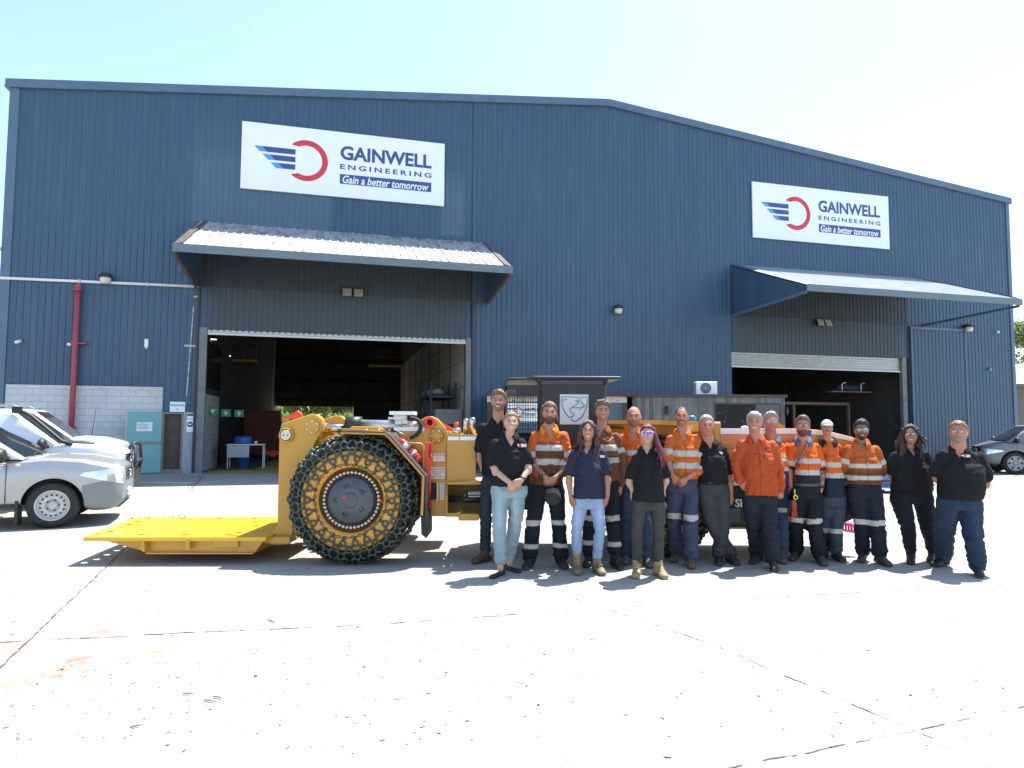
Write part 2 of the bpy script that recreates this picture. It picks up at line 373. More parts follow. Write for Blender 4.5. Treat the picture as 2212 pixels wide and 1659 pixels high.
# inside: block wall of the office, panel wall on the right, floor
M=MB()
for k in range(6): M.box((SL+.1,DEP-.12,3.3+k*1.45),(SR-.1,DEP-.02,3.42+k*1.45))
for k in range(9):
    if not (bl-.2<-14+k*4.2<br+.1): M.box((-14+k*4.2,DEP-.16,0),(-13.86+k*4.2,DEP-.02,ZE))
M.build('girt',mat('girt_steel',(.02,.02,.02),.8),B)
def brick_mat(name,col,mortar,bw,bh,scale=1.,ms=.012,axis='XZ',dirt=None):
    m=mat(name,col,.85); n=m.node_tree.nodes; l=m.node_tree.links; p=n['Principled BSDF']
    tc=n.new('ShaderNodeTexCoord'); sx=n.new('ShaderNodeSeparateXYZ'); cx=n.new('ShaderNodeCombineXYZ'); l.new(tc.outputs['Object'],sx.inputs[0])
    l.new(sx.outputs['XYZ'.index(axis[0])],cx.inputs[0]); l.new(sx.outputs['XYZ'.index(axis[1])],cx.inputs[1])
    b=n.new('ShaderNodeTexBrick'); b.inputs['Scale'].default_value=scale; b.inputs['Brick Width'].default_value=bw; b.inputs['Row Height'].default_value=bh; b.inputs['Mortar Size'].default_value=ms
    b.inputs['Color1'].default_value=tuple(col)+(1,); b.inputs['Color2'].default_value=tuple(c*.93 for c in col)+(1,); b.inputs['Mortar'].default_value=tuple(mortar)+(1,)
    l.new(cx.outputs[0],b.inputs[0]); out=b.outputs[0]
    if dirt:
        t=n.new('ShaderNodeTexNoise'); t.inputs['Scale'].default_value=1.1; t.inputs['Detail'].default_value=7; l.new(tc.outputs['Object'],t.inputs[0])
        r=n.new('ShaderNodeMapRange'); r.inputs[1].default_value=.52; r.inputs[2].default_value=.75; r.inputs[4].default_value=.6; l.new(t.outputs[0],r.inputs[0])
        x=n.new('ShaderNodeMix'); x.data_type='RGBA'; l.new(r.outputs[0],x.inputs[0]); l.new(out,x.inputs[6]); x.inputs[7].default_value=tuple(dirt)+(1,); out=x.outputs[2]
    l.new(out,p.inputs['Base Color'])
    bp=n.new('ShaderNodeBump'); bp.inputs['Strength'].default_value=.6; bp.inputs['Distance'].default_value=.01; bp.invert=True; l.new(b.outputs['Fac'],bp.inputs['Height']); l.new(bp.outputs[0],p.inputs['Normal'])
    return m
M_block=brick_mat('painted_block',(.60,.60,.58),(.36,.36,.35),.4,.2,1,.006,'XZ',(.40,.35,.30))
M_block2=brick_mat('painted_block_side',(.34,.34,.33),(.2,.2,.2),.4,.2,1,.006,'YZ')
M=MB(); M.box((-15.72,.0,0),(-11.43,.2,2.715)); M.build('block_wall',M_block,B)
M=MB(); M.box((-10.80,-.02,0),(-10.42,.12,1.93)); M.build('block_wall',mat('pale_pier',(.34,.36,.38),.8,var=.1),B)
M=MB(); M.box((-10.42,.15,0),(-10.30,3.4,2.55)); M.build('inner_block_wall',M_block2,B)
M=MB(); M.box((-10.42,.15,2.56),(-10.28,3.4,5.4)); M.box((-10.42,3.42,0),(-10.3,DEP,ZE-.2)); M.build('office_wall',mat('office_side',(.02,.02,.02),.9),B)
M=MB(); M.box((-10.27,.5,2.75),(-10.24,3.2,4.3)); M.build('office_window',mat('dark_glass',(.02,.02,.025),.15,spec=.6),B)
M_panel=brick_mat('inner_panel_wall',(.42,.40,.34),(.05,.05,.05),3.0,1.0,1,.015,'YZ')
M=MB(); M.box((-1.5,.15,0),(-1.3,DEP,5.9)); M.build('inner_panel_wall',M_panel,B)
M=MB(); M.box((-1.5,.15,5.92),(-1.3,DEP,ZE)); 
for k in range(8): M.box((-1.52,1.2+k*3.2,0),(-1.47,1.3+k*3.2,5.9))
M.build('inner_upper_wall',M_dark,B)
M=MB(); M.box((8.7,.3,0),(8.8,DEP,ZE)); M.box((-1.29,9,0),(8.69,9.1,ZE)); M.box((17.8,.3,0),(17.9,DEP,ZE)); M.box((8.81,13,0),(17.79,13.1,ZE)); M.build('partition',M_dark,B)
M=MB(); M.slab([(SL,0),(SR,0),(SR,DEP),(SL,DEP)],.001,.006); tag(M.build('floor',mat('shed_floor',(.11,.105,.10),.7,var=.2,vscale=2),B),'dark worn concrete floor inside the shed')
# jambs, headers and roller doors
M=MB(); M.box((-10.42,-.06,0),(-10.19,.10,4.66)); M.build('door_post',M_steel,B)
M=MB(); M.box((-1.70,-.06,0),(-1.52,.10,4.66)); M.build('door_post',M_steel,B)
M=MB(); M.box((17.20,-.06,0),(17.42,.10,4.55)); M.build('door_post',M_steel,B)
for a,b in (((-10.50,-.09,0),(-10.43,-.03,6.0)),((-1.51,-.09,0),(-1.45,-.03,6.0)),((17.44,.02,0),(17.62,.06,6))): MB().box(a,b).build('jamb_flashing',mat('dark_flashing',(.03,.035,.045),.6),B)
M=MB(); M.box((-10.18,-.02,4.44),(-1.71,.03,4.50)); M.build('door_bottom_rail',mat('pale_rail',(.62,.62,.60),.5),B)
M=MB(); M.box((-10.18,-.005,4.51),(-1.71,.04,4.60)); M.build('roller_door',M_galv,B)
def corr(x0,x1,z0,z1,y,p=.1,h=.012):
    M=MB(); k=int((z1-z0)/p*6); vs=[];fs=[]
    for i in range(k+1):
        z=lerp(z0,z1,i/k); yy=y-h*math.sin(2*PI*(z-z0)/p); vs+=[(x0,yy,z),(x1,yy,z)]
        if i: fs.append((2*i-2,2*i-1,2*i+1,2*i))
    return M.add(vs,fs,None,True)
rd=corr(9.0,17.18,3.98,4.52,.05).build('roller_door',M_galv,B)
M=MB(); M.box((9.0,.0,3.92),(17.18,.06,3.975)); M.build('door_bottom_rail',mat('pale_rail',(.62,.62,.60),.5),rd)
# sliding side door panel on the right
q=ribs(17.72,20.55,.02,5.80,y=-.10); sd=q.build('sliding_door',M_clad,B)
M=MB(); M.box((17.64,-.14,5.80),(20.66,-.08,5.90)); M.box((20.55,-.14,0.02),(20.62,-.08,5.80)); M.box((17.64,-.14,0.02),(17.72,-.08,5.80)); M.build('door_frame',M_trim,sd)
# awnings
M_awn=mat('weathered_awning_sheet',(.40,.41,.40),.5,metal=.15,var=.08,vscale=2,dirt=(.17,.145,.13),dscale=1.9,dth=(.47,.66),stretch=(2.2,.8,1))
M_awn2=mat('awning_sheet',(.40,.44,.45),.45,metal=.2,var=.08,vscale=2)
def awning(x0,x1,out,zt,zf,side,mt,gable):
    # corrugated roof sheet falling from the wall to the front fascia
    M=MB(); p=.19*1.25; vs=[];fs=[]; k=math.floor(x0/p); xs=[(x0,0)]
    while k*p<x1:
        for dx,dz in ((-.04,0),(-.024,.030),(.024,.030),(.04,0)):
            if x0<k*p+dx<x1: xs.append((k*p+dx,dz))
        k+=1
    xs.append((x1,0))
    for i,(x,dz) in enumerate(xs):
        vs+=[(x,-.03,zt+dz),(x,-out-.03,zf+dz+.02)]
        if i: fs.append((2*i-2,2*i-1,2*i+1,2*i))
    n0=len(vs); vs+=[(x0,-.03,zt-.03),(x0,-out-.03,zf-.01),(x1,-out-.03,zf-.01),(x1,-.03,zt-.03)]; fs.append((n0,n0+3,n0+2,n0+1))
    M.add(vs,fs); a=M.build('awning',mt,B)
    M=MB(); M.box((x0-.04,-out-.09,zf-.20),(x1+.04,-out-.04,zf+.03)); M.build('fascia',mat('awning_fascia',(.12,.165,.19),.5,var=.08),a)
    for q_ in (0,1):
     M=MB()
     if q_==0: M.add([(x0-.03,-.02,zt+.01),(x0+.22,-.02,zt+.055),(x0+.22,-out-.05,zf+.085),(x0-.03,-out-.05,zf+.03)],[(0,1,2,3)])
     else: M.add([(x1-.22,-.02,zt+.055),(x1+.03,-.02,zt+.01),(x1+.03,-out-.05,zf+.03),(x1-.22,-out-.05,zf+.085)],[(0,1,2,3)])
     M.build('edge_flashing',M_rust if gable==1 else M_trim,a)
    # side cheeks down to the wall
    zb=5.98
    for x,on in ((x0+.03,side[0]),(x1-.05,side[1])):
        if not on: continue
        p=MB(); p.add([(x,-.04,zt-.05),(x,-out,zf-.03),(x,-out,zf-.18),(x,-.04,zb),(x+.03,-.04,zt-.05),(x+.03,-out,zf-.03),(x+.03,-out,zf-.18),(x+.03,-.04,zb)],[(0,1,2,3),(7,6,5,4),(0,4,5,1),(2,6,7,3),(3,7,4,0),(1,5,6,2)])
        if on==2:
            k=.2
            while k<out-.1:
                u=k/out; p.box((x-.014,-k-.02,lerp(zb,zf-.18,u)+.02),(x,-k+.02,lerp(zt-.05,zf-.03,u))); k+=.19
        p.build('side_cheek',M_clad,a)
    for x in (x0-.02,x1-.02): MB().bar((x,-.08,zb-.02),(x,-out,zf-.22),.09).build('bracket',M_rust if gable==1 else M_trim,a)
    M=MB()
    for k in range(3):
        u=(k+1)/4; MB().box((x0+.1,-out*u-.03,lerp(zt,zf,u)-.14),(x1-.1,-out*u+.03,lerp(zt,zf,u)-.045)).build('purlin',M_trim,a)
    return a
awning(-10.52,-.93,3.3,8.12,6.48,(1,1),M_awn,1)
a2=awning(9.05,18.3,4.35,8.02,6.30,(2,0),M_awn2,0)
# pipes, lamps, cameras and signs fixed to the wall
def loc_on_wall(s,z,out=0.): return P0+WD*s+WN*out+Vector((0,0,z))
def wthing(name,label,cat,s,z,out=0.,group=None):   # thing whose local frame is parallel to the wall
    return thing(name,label,cat,tuple(loc_on_wall(s,z,out)),group,True,PS)
M_red=mat('faded_red_pipe',(.36,.06,.085),.55,var=.12,vscale=3)
t=wthing('fire_riser_pipe','tall faded red vertical pipe on the blue wall above the parked cars','pipe',-13.88,0)
M=MB(); M.cyl((0,-.17,0),(0,-.17,5.68),.083,n=18); M.build('pipe',M_red,t)
M=MB(); M.lathe([(.13,0),(.13,.05),(.095,.06),(.095,.16),(.06,.22),(0,.24)],(0,-.17,5.62),n=18); M.build('cap',M_red,t)
MB().box((-.16,-.20,3.98),(.30,-.02,4.02)).build('bracket',M_red,t); MB().box((-.1,-.22,1.4),(.1,-.02,1.44)).build('bracket',M_red,t)
sa,za=W(0,603.5); sb,zb=W(430,620)
t=wthing('conduit_pipe','thin white pipe running level across the left of the blue wall','pipe',sa-1.2,0)
M=MB(); M.cyl((0,-.07,za+.02),(sb-sa+1.2,-.07,zb),.045,n=12); M.build('pipe',mat('white_pvc',(.72,.72,.70),.5),t)
M=MB()
for u in (.12,.50,.78): x=u*(sb-sa+1.2); M.box((x-.02,-.13,lerp(za,zb,u)-.06),(x+.02,-.01,lerp(za,zb,u)+.07))
M.build('clip',M_galv,t)
for (px,py,lb) in ((228,601,'round wall lamp above the long white pipe on the left'),(1336,668,'small round wall lamp alone between the two awnings'),(2093,708,'round wall lamp near the sliding door at the right corner')):
    s,z=W(px,py,.25); t=wthing('wall_lamp',lb,'wall lamp',s,z)
    M=MB(); M.lathe([(.16,.05),(.19,.08),(.17,.15),(.08,.19),(0,.2)],(0,-.25,-.03),n=18); M.box((-.05,-.2,.06),(.05,0,.16)); M.build('housing',mat('black_metal',(.02,.02,.022),.5),t)
    M=MB(); M.lathe([(.09,-.14),(.13,-.12),(.155,-.02),(.15,.049)],(0,-.25,-.03),n=18); M.build('diffuser',mat('frosted_lens',(.6,.6,.52),.3),t)
for (px,py,o,lb) in ((762,632,.25,'twin square floodlight under the left awning'),(1781,697,.25,'twin square floodlight under the right awning')):
    s,z=W(px,py,o); t=wthing('floodlight',lb,'floodlight',s,z)
    for dx in (-.19,.19):
        M=MB(); M.add([(dx-.17,-.32,-.16),(dx+.17,-.32,-.16),(dx+.17,-.20,.16),(dx-.17,-.20,.16),(dx-.12,-.12,-.12),(dx+.12,-.12,-.12),(dx+.12,-.06,.12),(dx-.12,-.06,.12)],[(0,1,2,3),(4,7,6,5),(0,4,5,1),(1,5,6,2),(2,6,7,3),(3,7,4,0)]); h=M.build('lamp_head',mat('black_metal',(.02,.02,.022),.5),t)
        M=MB(); M.add([(dx-.15,-.325,-.14),(dx+.15,-.325,-.14),(dx+.15,-.218,.14),(dx-.15,-.218,.14),(dx-.07,-.29,.0),(dx+.07,-.29,.0)],[(0,1,5,4),(4,5,2,3),(1,2,5),(0,4,3)]); M.build('glass',mat('flood_glass',(.42,.44,.38),.25,metal=.4),h)
    M=MB(); M.box((-.2,-.1,-.03),(.2,0,.03)); M.build('bracket',mat('black_metal',(.02,.02,.022),.5),t)
M_white=mat('white_plastic',(.75,.75,.73),.45)
for (px,py,lb) in ((40,737,'small white camera low on the blue wall at far left'),(2157,716,'small white camera high by the right corner of the blue wall'),(2140,797,'small dark grey camera on the right end of the blue wall'),(153,742,'small pale sensor box beside the red riser pipe')):
    s,z=W(px,py,.15); t=wthing('security_camera',lb,'camera',s,z)
    M=MB(); M.cyl((.02,-.03,.02),(-.05,-.2,-.04),.05,n=12); M.build('camera_body',M_white if 'dark' not in lb else M_galv,t)
    M=MB(); M.cyl((.05,0,.05),(.02,-.06,.02),.035,n=10); M.build('mount',mat('black_metal',(.02,.02,.022),.5),t)
s,z=W(316,743,.05); t=wthing('wifi_antenna','slim white upright antenna box on the blue wall right of the red pipe','antenna',s,z)
M=MB(); M.box((-.055,-.07,-.11),(.055,-.01,.16)); M.build('box',M_white,t,bev=.012); M=MB(); M.cyl((0,-.04,-.16),(0,-.04,-.11),.02,n=8); M.build('plug',M_white,t)
# flaking white paint line left of the doorway
M=MB(); rr=random.Random(5); z=2.45
while z<5.3:
    w_=rr.uniform(.008,.02); M.add([(-10.62-w_+(5.3-z)*-.04,-.03,z),(-10.62+w_+(5.3-z)*-.04,-.03,z),(-10.62+w_+(5.2-z)*-.04,-.03,z+.1),(-10.62-w_+(5.2-z)*-.04,-.03,z+.1)],[(0,1,2,3)]); z+=.1
M.box((-10.85,-.032,4.02),(-10.52,-.028,4.08)); M.box((-10.63,-.032,5.62),(-10.45,-.028,5.68))
M.build('paint_mark',mat('old_white_paint',(.45,.44,.40),.8),B)
# company signs
M_sign=mat('sign_white',(.80,.83,.84),.35,var=.02); M_nav=mat('sign_navy',(.035,.075,.235),.4); M_lb=mat('sign_light_blue',(.07,.30,.68),.4); M_rd=mat('sign_red',(.62,.035,.055),.4)
def sign(s0,s1,z0,z1,label,k=1.):
    t=wthing('company_sign',label,'sign',(s0+s1)/2,(z0+z1)/2,.03); w=s1-s0; h=z1-z0
    M=MB(); M.box((-w/2,-.06,-h/2),(w/2,0,h/2)); M.build('board',M_sign,t)
    lx=lambda u:-w/2+u*w; lz=lambda v:h/2-v*h
    y=-.062; 
    # winged ring emblem
    cx,cz=lx(.304),lz(.497); R0=.1045*w; R1=.0765*w
    M=MB(); vs=[];fs=[]; n=60; a0=math.radians(134); a1=math.radians(-134)
    for i in range(n+1):
        a=lerp(a0,a1,i/n); ro,ri=R0,R1
        vs+=[(cx+ro*math.cos(a),y,cz+ro*math.sin(a)),(cx+ri*math.cos(a*.885),y,cz+ri*math.sin(a*.885))]
        if i: fs.append((2*i-2,2*i-1,2*i+1,2*i))
    M.add(vs,fs); M.build('emblem_ring',M_rd,t)
    Mn=MB(); Ml=MB()
    xr=lx(.252)
    for i in range(3):
        zt=cz+(.0515-.0385*i)*w; zb=zt-.0272*w; xl=lx(.058+.0385*i); sl=.036*w; cut=.036*w
        Ml.add([(xl,y,zt),(xl+cut,y,zt),(xl+cut+sl*.75,y,zb),(xl+sl*.75,y,zb)],[(0,3,2,1)])
        Mn.add([(xl+cut,y-.001,zt),(xr,y-.001,zt),(xr,y-.001,zb),(xl+cut+sl*.75,y-.001,zb)],[(0,3,2,1)])
    Ml.build('emblem_wing_tip',M_lb,t); Mn.build('emblem_wing',M_nav,t)
    U=(1,0,0); V=(0,0,1)
    M=MB(); M.text('GAINWELL',(0,0,0),U,V,1,bold=.034,xs=1)
    xs=[v[0] for v in M.v]; zs=[v[2] for v in M.v]
    def fit(M,x0,x1,z0,z1):
        xs=[v[0] for v in M.v]; zs=[v[2] for v in M.v]; a,b,c,d=min(xs),max(xs),min(zs),max(zs)
        M.v=[(lerp(x0,x1,(v[0]-a)/(b-a)),y,lerp(z0,z1,(v[2]-c)/(d-c))) for v in M.v]; return M
    x0,x1=lx(.468),lx(.932)
    fit(M,x0,x1,lz(.425),lz(.205)); o=M.build('lettering',M_nav,t)
    M=MB(); M.text('ENGINEERING',(0,0,0),U,V,1,bold=.03,sp=1.45); fit(M,x0,x1,lz(.572),lz(.492)); M.build('lettering',M_nav,t)
    M=MB(); M.add([(x0,y,lz(.797)),(x1,y,lz(.797)),(x1,y,lz(.647)),(x0,y,lz(.647))],[(0,1,2,3)]); M.build('tagline_band',M_nav,t)
    M=MB(); M.text('Gain a better tomorrow',(0,0,0),U,V,1,bold=.018,shear=.25); fit(M,lerp(x0,x1,.03),lerp(x0,x1,.97),lz(.785),lz(.662)); M.v=[(a,y-.003,c) for a,b,c in M.v]; M.build('lettering',M_sign,t)
    return t
sign(W(522,335)[0],W(959,380)[0],9.33,11.60,'large white company sign with winged red ring, above the left awning')
sign(W(1623,450)[0],W(1916.5,480)[0],9.20,11.50,'large white company sign with winged red ring, above the right awning')
# WAREHOUSE A plate, teal door, doorway
s,z=W(384,879); t=wthing('warehouse_plate','small white plate reading WAREHOUSE A above the open teal door','sign',s,z,.035)
M=MB(); M.box((-.22,-.012,-.16),(.22,0,.16)); M.build('board',M_sign,t)
M=MB(); M.text('WAREHOUSE',(0,-.014,.02),(1,0,0),(0,0,1),.095,align='CENTER',xs=.72,bold=.01); M.build('lettering',mat('sign_black',(.02,.02,.03),.5),t); M=MB(); M.text('A',(0,-.014,-.10),(1,0,0),(0,0,1),.085,align='CENTER',bold=.01); M.build('lettering',mat('sign_black',(.02,.02,.03),.5),t)
M=MB(); M.box((-11.43,.12,0),(-10.8,.16,1.93)); M.build('door_recess',mat('brown_recess',(.10,.075,.055),.8,var=.2),B)
M=MB(); M.box((-11.42,-.03,.0),(-11.36,.12,1.92)); M.box((-10.86,-.03,0),(-10.80,.12,1.92)); M.box((-11.355,-.03,1.86),(-10.865,.12,1.92)); M.box((-11.42,-.05,0),(-10.8,.1,.12)); M.build('door_frame',mat('timber_frame',(.26,.20,.15),.7,var=.15),B)
M_teal=mat('teal_paint',(.19,.44,.43),.45,var=.05,vscale=2)
t=wthing('teal_door','pale teal steel door leaf standing open, flat paper notice on it','door',-11.44,0); t.rotation_euler.z=PS+math.radians(34)
M=MB(); M.box((-1.0,-.05,.03),(0,-.01,1.93)); M.build('leaf',M_teal,t,bev=.006)
M=MB(); M.box((-1.035,-.055,.03),(-1.0,.0,1.94)); M.build('edge_strip',mat('cream_edge',(.55,.52,.38),.6),t)
M=MB(); M.box((-.99,-.056,.90),(-.0,-.05,1.01)); M.build('kick_band',mat('dull_alloy',(.22,.24,.26),.5,metal=.4),t)
M=MB(); M.lathe([(.035,0),(.035,.02),(.02,.03),(.02,.05),(.04,.06),(0,.08)],(-.72,-.055,.955),(0,-1,0),n=14); M.build('door_knob',mat('chrome',(.6,.6,.6),.15,metal=1),t)
nt_=MB(); nt_.box((-.74,-.054,1.32),(-.28,-.05,1.60)); nn=nt_.build('notice',M_sign,t)
M=MB()
for k,(a,b) in enumerate(((-.56,-.44),(-.66,-.34),(-.64,-.36),(-.67,-.33),(-.62,-.38))): M.box((a-.06,-.0565,1.56-k*.042),(b-.06,-.0555,1.573-k*.042))
M.build('print_lines',mat('print_grey',(.25,.27,.32),.6),nn)
# safety notices on the pier
t=wthing('safety_notice','white notice with blue round mandatory symbol on the pale pier by the teal door','sign',-10.6,1.50,.03)
M=MB(); M.box((-.10,-.012,-.2),(.10,0,.2)); M.build('board',M_sign,t)
M=MB(); M.lathe([(0,0),(.085,0),(.085,.002),(0,.002)],(0,-.016,.04),(0,-1,0),n=24); M.build('symbol',mat('notice_blue',(.02,.08,.32),.5),t)
M=MB(); M.box((-.05,-.021,.02),(.05,-.019,.06)); M.build('symbol_bar',M_sign,t)
t=wthing('danger_notice','small black and white notice above the blue round symbol','sign',-10.6,1.80,.03)
M=MB(); M.box((-.09,-.012,-.08),(.09,0,.08)); M.build('board',M_sign,t); M=MB(); M.box((-.085,-.015,.01),(.085,-.013,.07)); M.build('heading',mat('sign_black',(.02,.02,.03),.5),t)
# ================================================================ underground mining machine (an empty lift deck, chained wheels, black cab)
def z2(x,y): return 518.4+.2951*x, 777.6+.2951*y
def z1(x,y): return .2951*x, 748.8+.2951*y
def za(x,y): return 864+.19794*x, 852.5+.19794*y
def zb(x,y): return 1065.6+.15624*x, 794.9+.15624*y
def zc(x,y): return 1324.8+.18228*x, 806.4+.18228*y
def z3(x,y): return 979.2+.2951*x, 777.6+.2951*y
def z4(x,y): return 1267.2+.2951*x, 777.6+.2951*y
def z5(x,y): return 1555.2+.2778*x, 806.4+.2778*y
def z6(x,y): return 1843.2+.2778*x, 806.4+.2778*y
def xz(fn,pts,Y):
    o=[]
    for p in pts: q=at(*fn(*p),Y); o.append((q.x,q.z))
    return o
def outl(pts,Y,fn=z2): return xz(fn,pts,Y)
M_y=mat('machine_yellow',(.50,.25,.024),.40,var=.08,vscale=1.5,coat=.25,dirt=(.27,.15,.04),dscale=2.6,dth=(.60,.85))
M_yd=mat('machine_yellow_deck',(.68,.40,.02),.4,var=.05,vscale=3,coat=.2)
M_yo=mat('wheel_yellow',(.62,.30,.045),.5,var=.07,vscale=5)
M_olive=mat('shaded_inner_yellow',(.16,.115,.035),.7,var=.2,vscale=4)  # machine yellow darkened to olive: shade of the inner panels put into the colour
M_blk=mat('machine_black',(.018,.018,.019),.45,var=.15,vscale=4)
M_rub=mat('rubber',(.022,.022,.023),.75,var=.3,vscale=9)
M_chain=mat('chain_green',(.052,.066,.046),.42,var=.35,vscale=9,metal=.1)
M_oran=mat('safety_orange',(.78,.06,.015),.45)
M_chr=mat('chrome',(.6,.6,.6),.15,metal=1)
M_alu=mat('alloy',(.5,.51,.5),.35,metal=.7,var=.1)
M_wst=mat('white_reflector',(.80,.80,.80),.4)
M_grey=mat('hub_grey',(.075,.085,.10),.5,var=.1,vscale=6)
mb_=G(757,1222)
MC=thing('mining_loader','yellow underground mining machine with flat deck, chained wheels and black cab','mining machine',(G(900,1222).x,7.9,0))
YP=7.72; YW=7.40
# deck with round holes
def deck():
    cu=bpy.data.curves.new('d','CURVE'); cu.dimensions='2D'; cu.fill_mode='BOTH'; cu.extrude=.021
    def spl(pts):
        s=cu.splines.new('POLY'); s.points.add(len(pts)-1)
        for i,p in enumerate(pts): s.points[i].co=(p[0],p[1],0,1)
        s.use_cyclic_u=True
    zt=.30
    c=[G(*p,zt) for p in ((180,1160.5),(181,1158.5),(289,1120.5),(296,1118),(614,1116.5),(614,1140),(592,1153),(574,1160.5))]
    spl([(p.x,p.y) for p in c])
    A=G(186,1157,zt); B_=G(290,1120.5,zt); Yn=G(400,1158.5,zt).y; Yf=G(450,1117.5,zt).y; HL=[]
    for x in (690,1015,1335,1655): HL.append((G(*z1(x,1380),zt).x,Yn+.12))
    for u in (.22,.42,.62,.82): HL.append((lerp(A.x,B_.x,u)+.14,lerp(A.y,B_.y,u)))
    for x in (1065,1330,1605,1865): HL.append((G(*z1(x,1258),zt).x,Yf-.11))
    for x,y in ((1742,1363),(1855,1286),(1870,1314)): q=G(*z1(x,y),zt); HL.append((q.x,q.y+.03))
    for x,y in HL: spl([(x+.045*math.cos(2*PI*k/20),y+.045*math.sin(2*PI*k/20)) for k in range(20)])
    ob=bpy.data.objects.new('d',cu); COL.objects.link(ob); me=bpy.data.meshes.new_from_object(ob)
    M=MB(); M.add([(v.co.x,v.co.y,zt-.021+v.co.z) for v in me.vertices],[tuple(p.vertices) for p in me.polygons])
    bpy.data.objects.remove(ob); bpy.data.meshes.remove(me); bpy.data.curves.remove(cu); return M
dk=deck().build('deck',M_yd,MC)
M=MB(); Y=7.50
M.prism(outl([(755,1416),(1080,1503),(1865,1506),(1945,1402)],Y,z1),Y+.0,Y+1.35)
dk_u=M.build('deck_frame',M_y,MC)
M=MB(); M.prism(outl([(1078,1502),(1868,1504),(1862,1514),(1082,1514)],Y,z1),Y-.04,Y+1.35); M.build('keel',M_y,dk_u)
for x in (1070,1395):
    M=MB(); M.prism(outl([(x-8,1412),(x+20,1412),(x+20,1495 if x<1200 else 1470),(x-8,1478)],Y,z1),Y-.09,Y-.002); M.build('gusset',M_y,dk_u)
M=MB(); M.prism(outl([(1565,1412),(1752,1412),(1752,1466),(1565,1466)],Y,z1),Y-.035,Y-.002); M.build('tie_box',M_y,dk_u,bev=.004)
M=MB(); M.prism(outl([(1900,1440),(1990,1395),(2120,1395),(2120,1440)],7.6,z1),7.6,8.7); M.build('hinge_beam',M_y,MC)
# lift arms
arm=[(289,520),(310,465),(515,395),(560,398),(598,430),(606,470),(598,520),(548,612),(500,740),(450,900),(395,1100),(385,1280),(352,1345),(330,1355),(215,1356),(228,1290),(262,1240),(272,1200)]
for y0 in (YP,YP+1.1):
    M=MB(); M.prism(outl(arm,YP),y0,y0+.12); A=M.build('lift_arm',M_y,MC,bev=.008)
    if y0==YP:
        # bolted cover, pin and weld bead
        c=at(*z2(530,490),YP)
        M=MB(); M.lathe([(.086,0),(.086,.012),(.08,.014),(0,.014)],(c.x,YP-.001,c.z),(0,-1,0),n=28); cv=M.build('pin_cover',M_y,A)
        M=MB()
        for k in range(6): t=k*PI/3+.52; M.cyl((c.x+.066*math.cos(t),YP-.014,c.z+.066*math.sin(t)),(c.x+.066*math.cos(t),YP-.026,c.z+.066*math.sin(t)),.008,n=8)
        tag(M.build('cover_bolts',M_wst,cv))
        c=at(*z2(344,550),YP)
        M=MB(); M.lathe([(.085,0),(.085,.03),(.066,.034)],(c.x,YP-.001,c.z),(0,-1,0),n=32); M.build('pin_boss',M_y,A)
        M=MB(); M.lathe([(.068,0),(.068,.036),(0,.036)],(c.x,YP-.001,c.z),(0,-1,0),n=32); M.build('pin_seal',M_blk,A)
        M=MB(); M.lathe([(.058,0),(.058,.043),(.052,.046),(0,.046)],(c.x,YP-.001,c.z),(0,-1,0),n=32); pp=M.build('pivot_pin',mat('cream_pin',(.62,.58,.44),.45),A)
        M=MB()
        for dx in (-.024,.024): M.lathe([(.009,0),(.009,.002),(0,.002)],(c.x+dx,YP-.047,c.z),(0,-1,0),n=10)
        M.build('pin_holes',M_blk,pp)
p_=outl([(300,560),(345,560),(330,1120),(285,1120)],YP+.12); MB().prism(p_,YP+.121,YP+1.099).build('carriage_plate',M_y,MC)
p_=outl([(520,470),(600,470),(600,520),(520,520)],YP+.12); MB().prism(p_,YP+.121,YP+1.099).build('cross_tube',M_y,MC)
# orange lever on top of the arm
M=MB(); a=at(*z2(310,430),YP+.25); b=at(*z2(455,402),YP+.25); M.bar(a,b,.05,.03); M.lathe([(.062,0),(.062,.05),(0,.05)],at(*z2(425,415),YP+.2),(0,-1,0),n=20); M.build('locking_lever',M_oran,MC)
# tilt cylinder with chrome rod
a=at(*z2(575,500),YP+.3); b=at(*z2(790,505),YP+.3)
M=MB(); M.cyl((a.x,YP+.3,a.z),(b.x,YP+.3,a.z),.052,n=20); M.build('piston_rod',M_chr,MC)
a=at(*z2(780,478),YP+.3); b=at(*z2(890,478),YP+.3); M=MB(); M.cyl((a.x,YP+.3,a.z),(b.x,YP+.3,b.z),.105,n=24); M.build('cylinder_head',M_blk,MC)
c=at(*z2(1350,490),YP+.3); M=MB(); M.cyl((b.x,YP+.3,b.z),(c.x,YP+.3,c.z),.068,n=24); M.build('cylinder_barrel',M_alu,MC)
M=MB(); M.prism(outl([(600,455),(650,475),(700,500),(700,560),(560,640),(545,620),(600,540)],YP+.5),YP+.45,YP+.6); M.build('inner_link',M_y,MC)
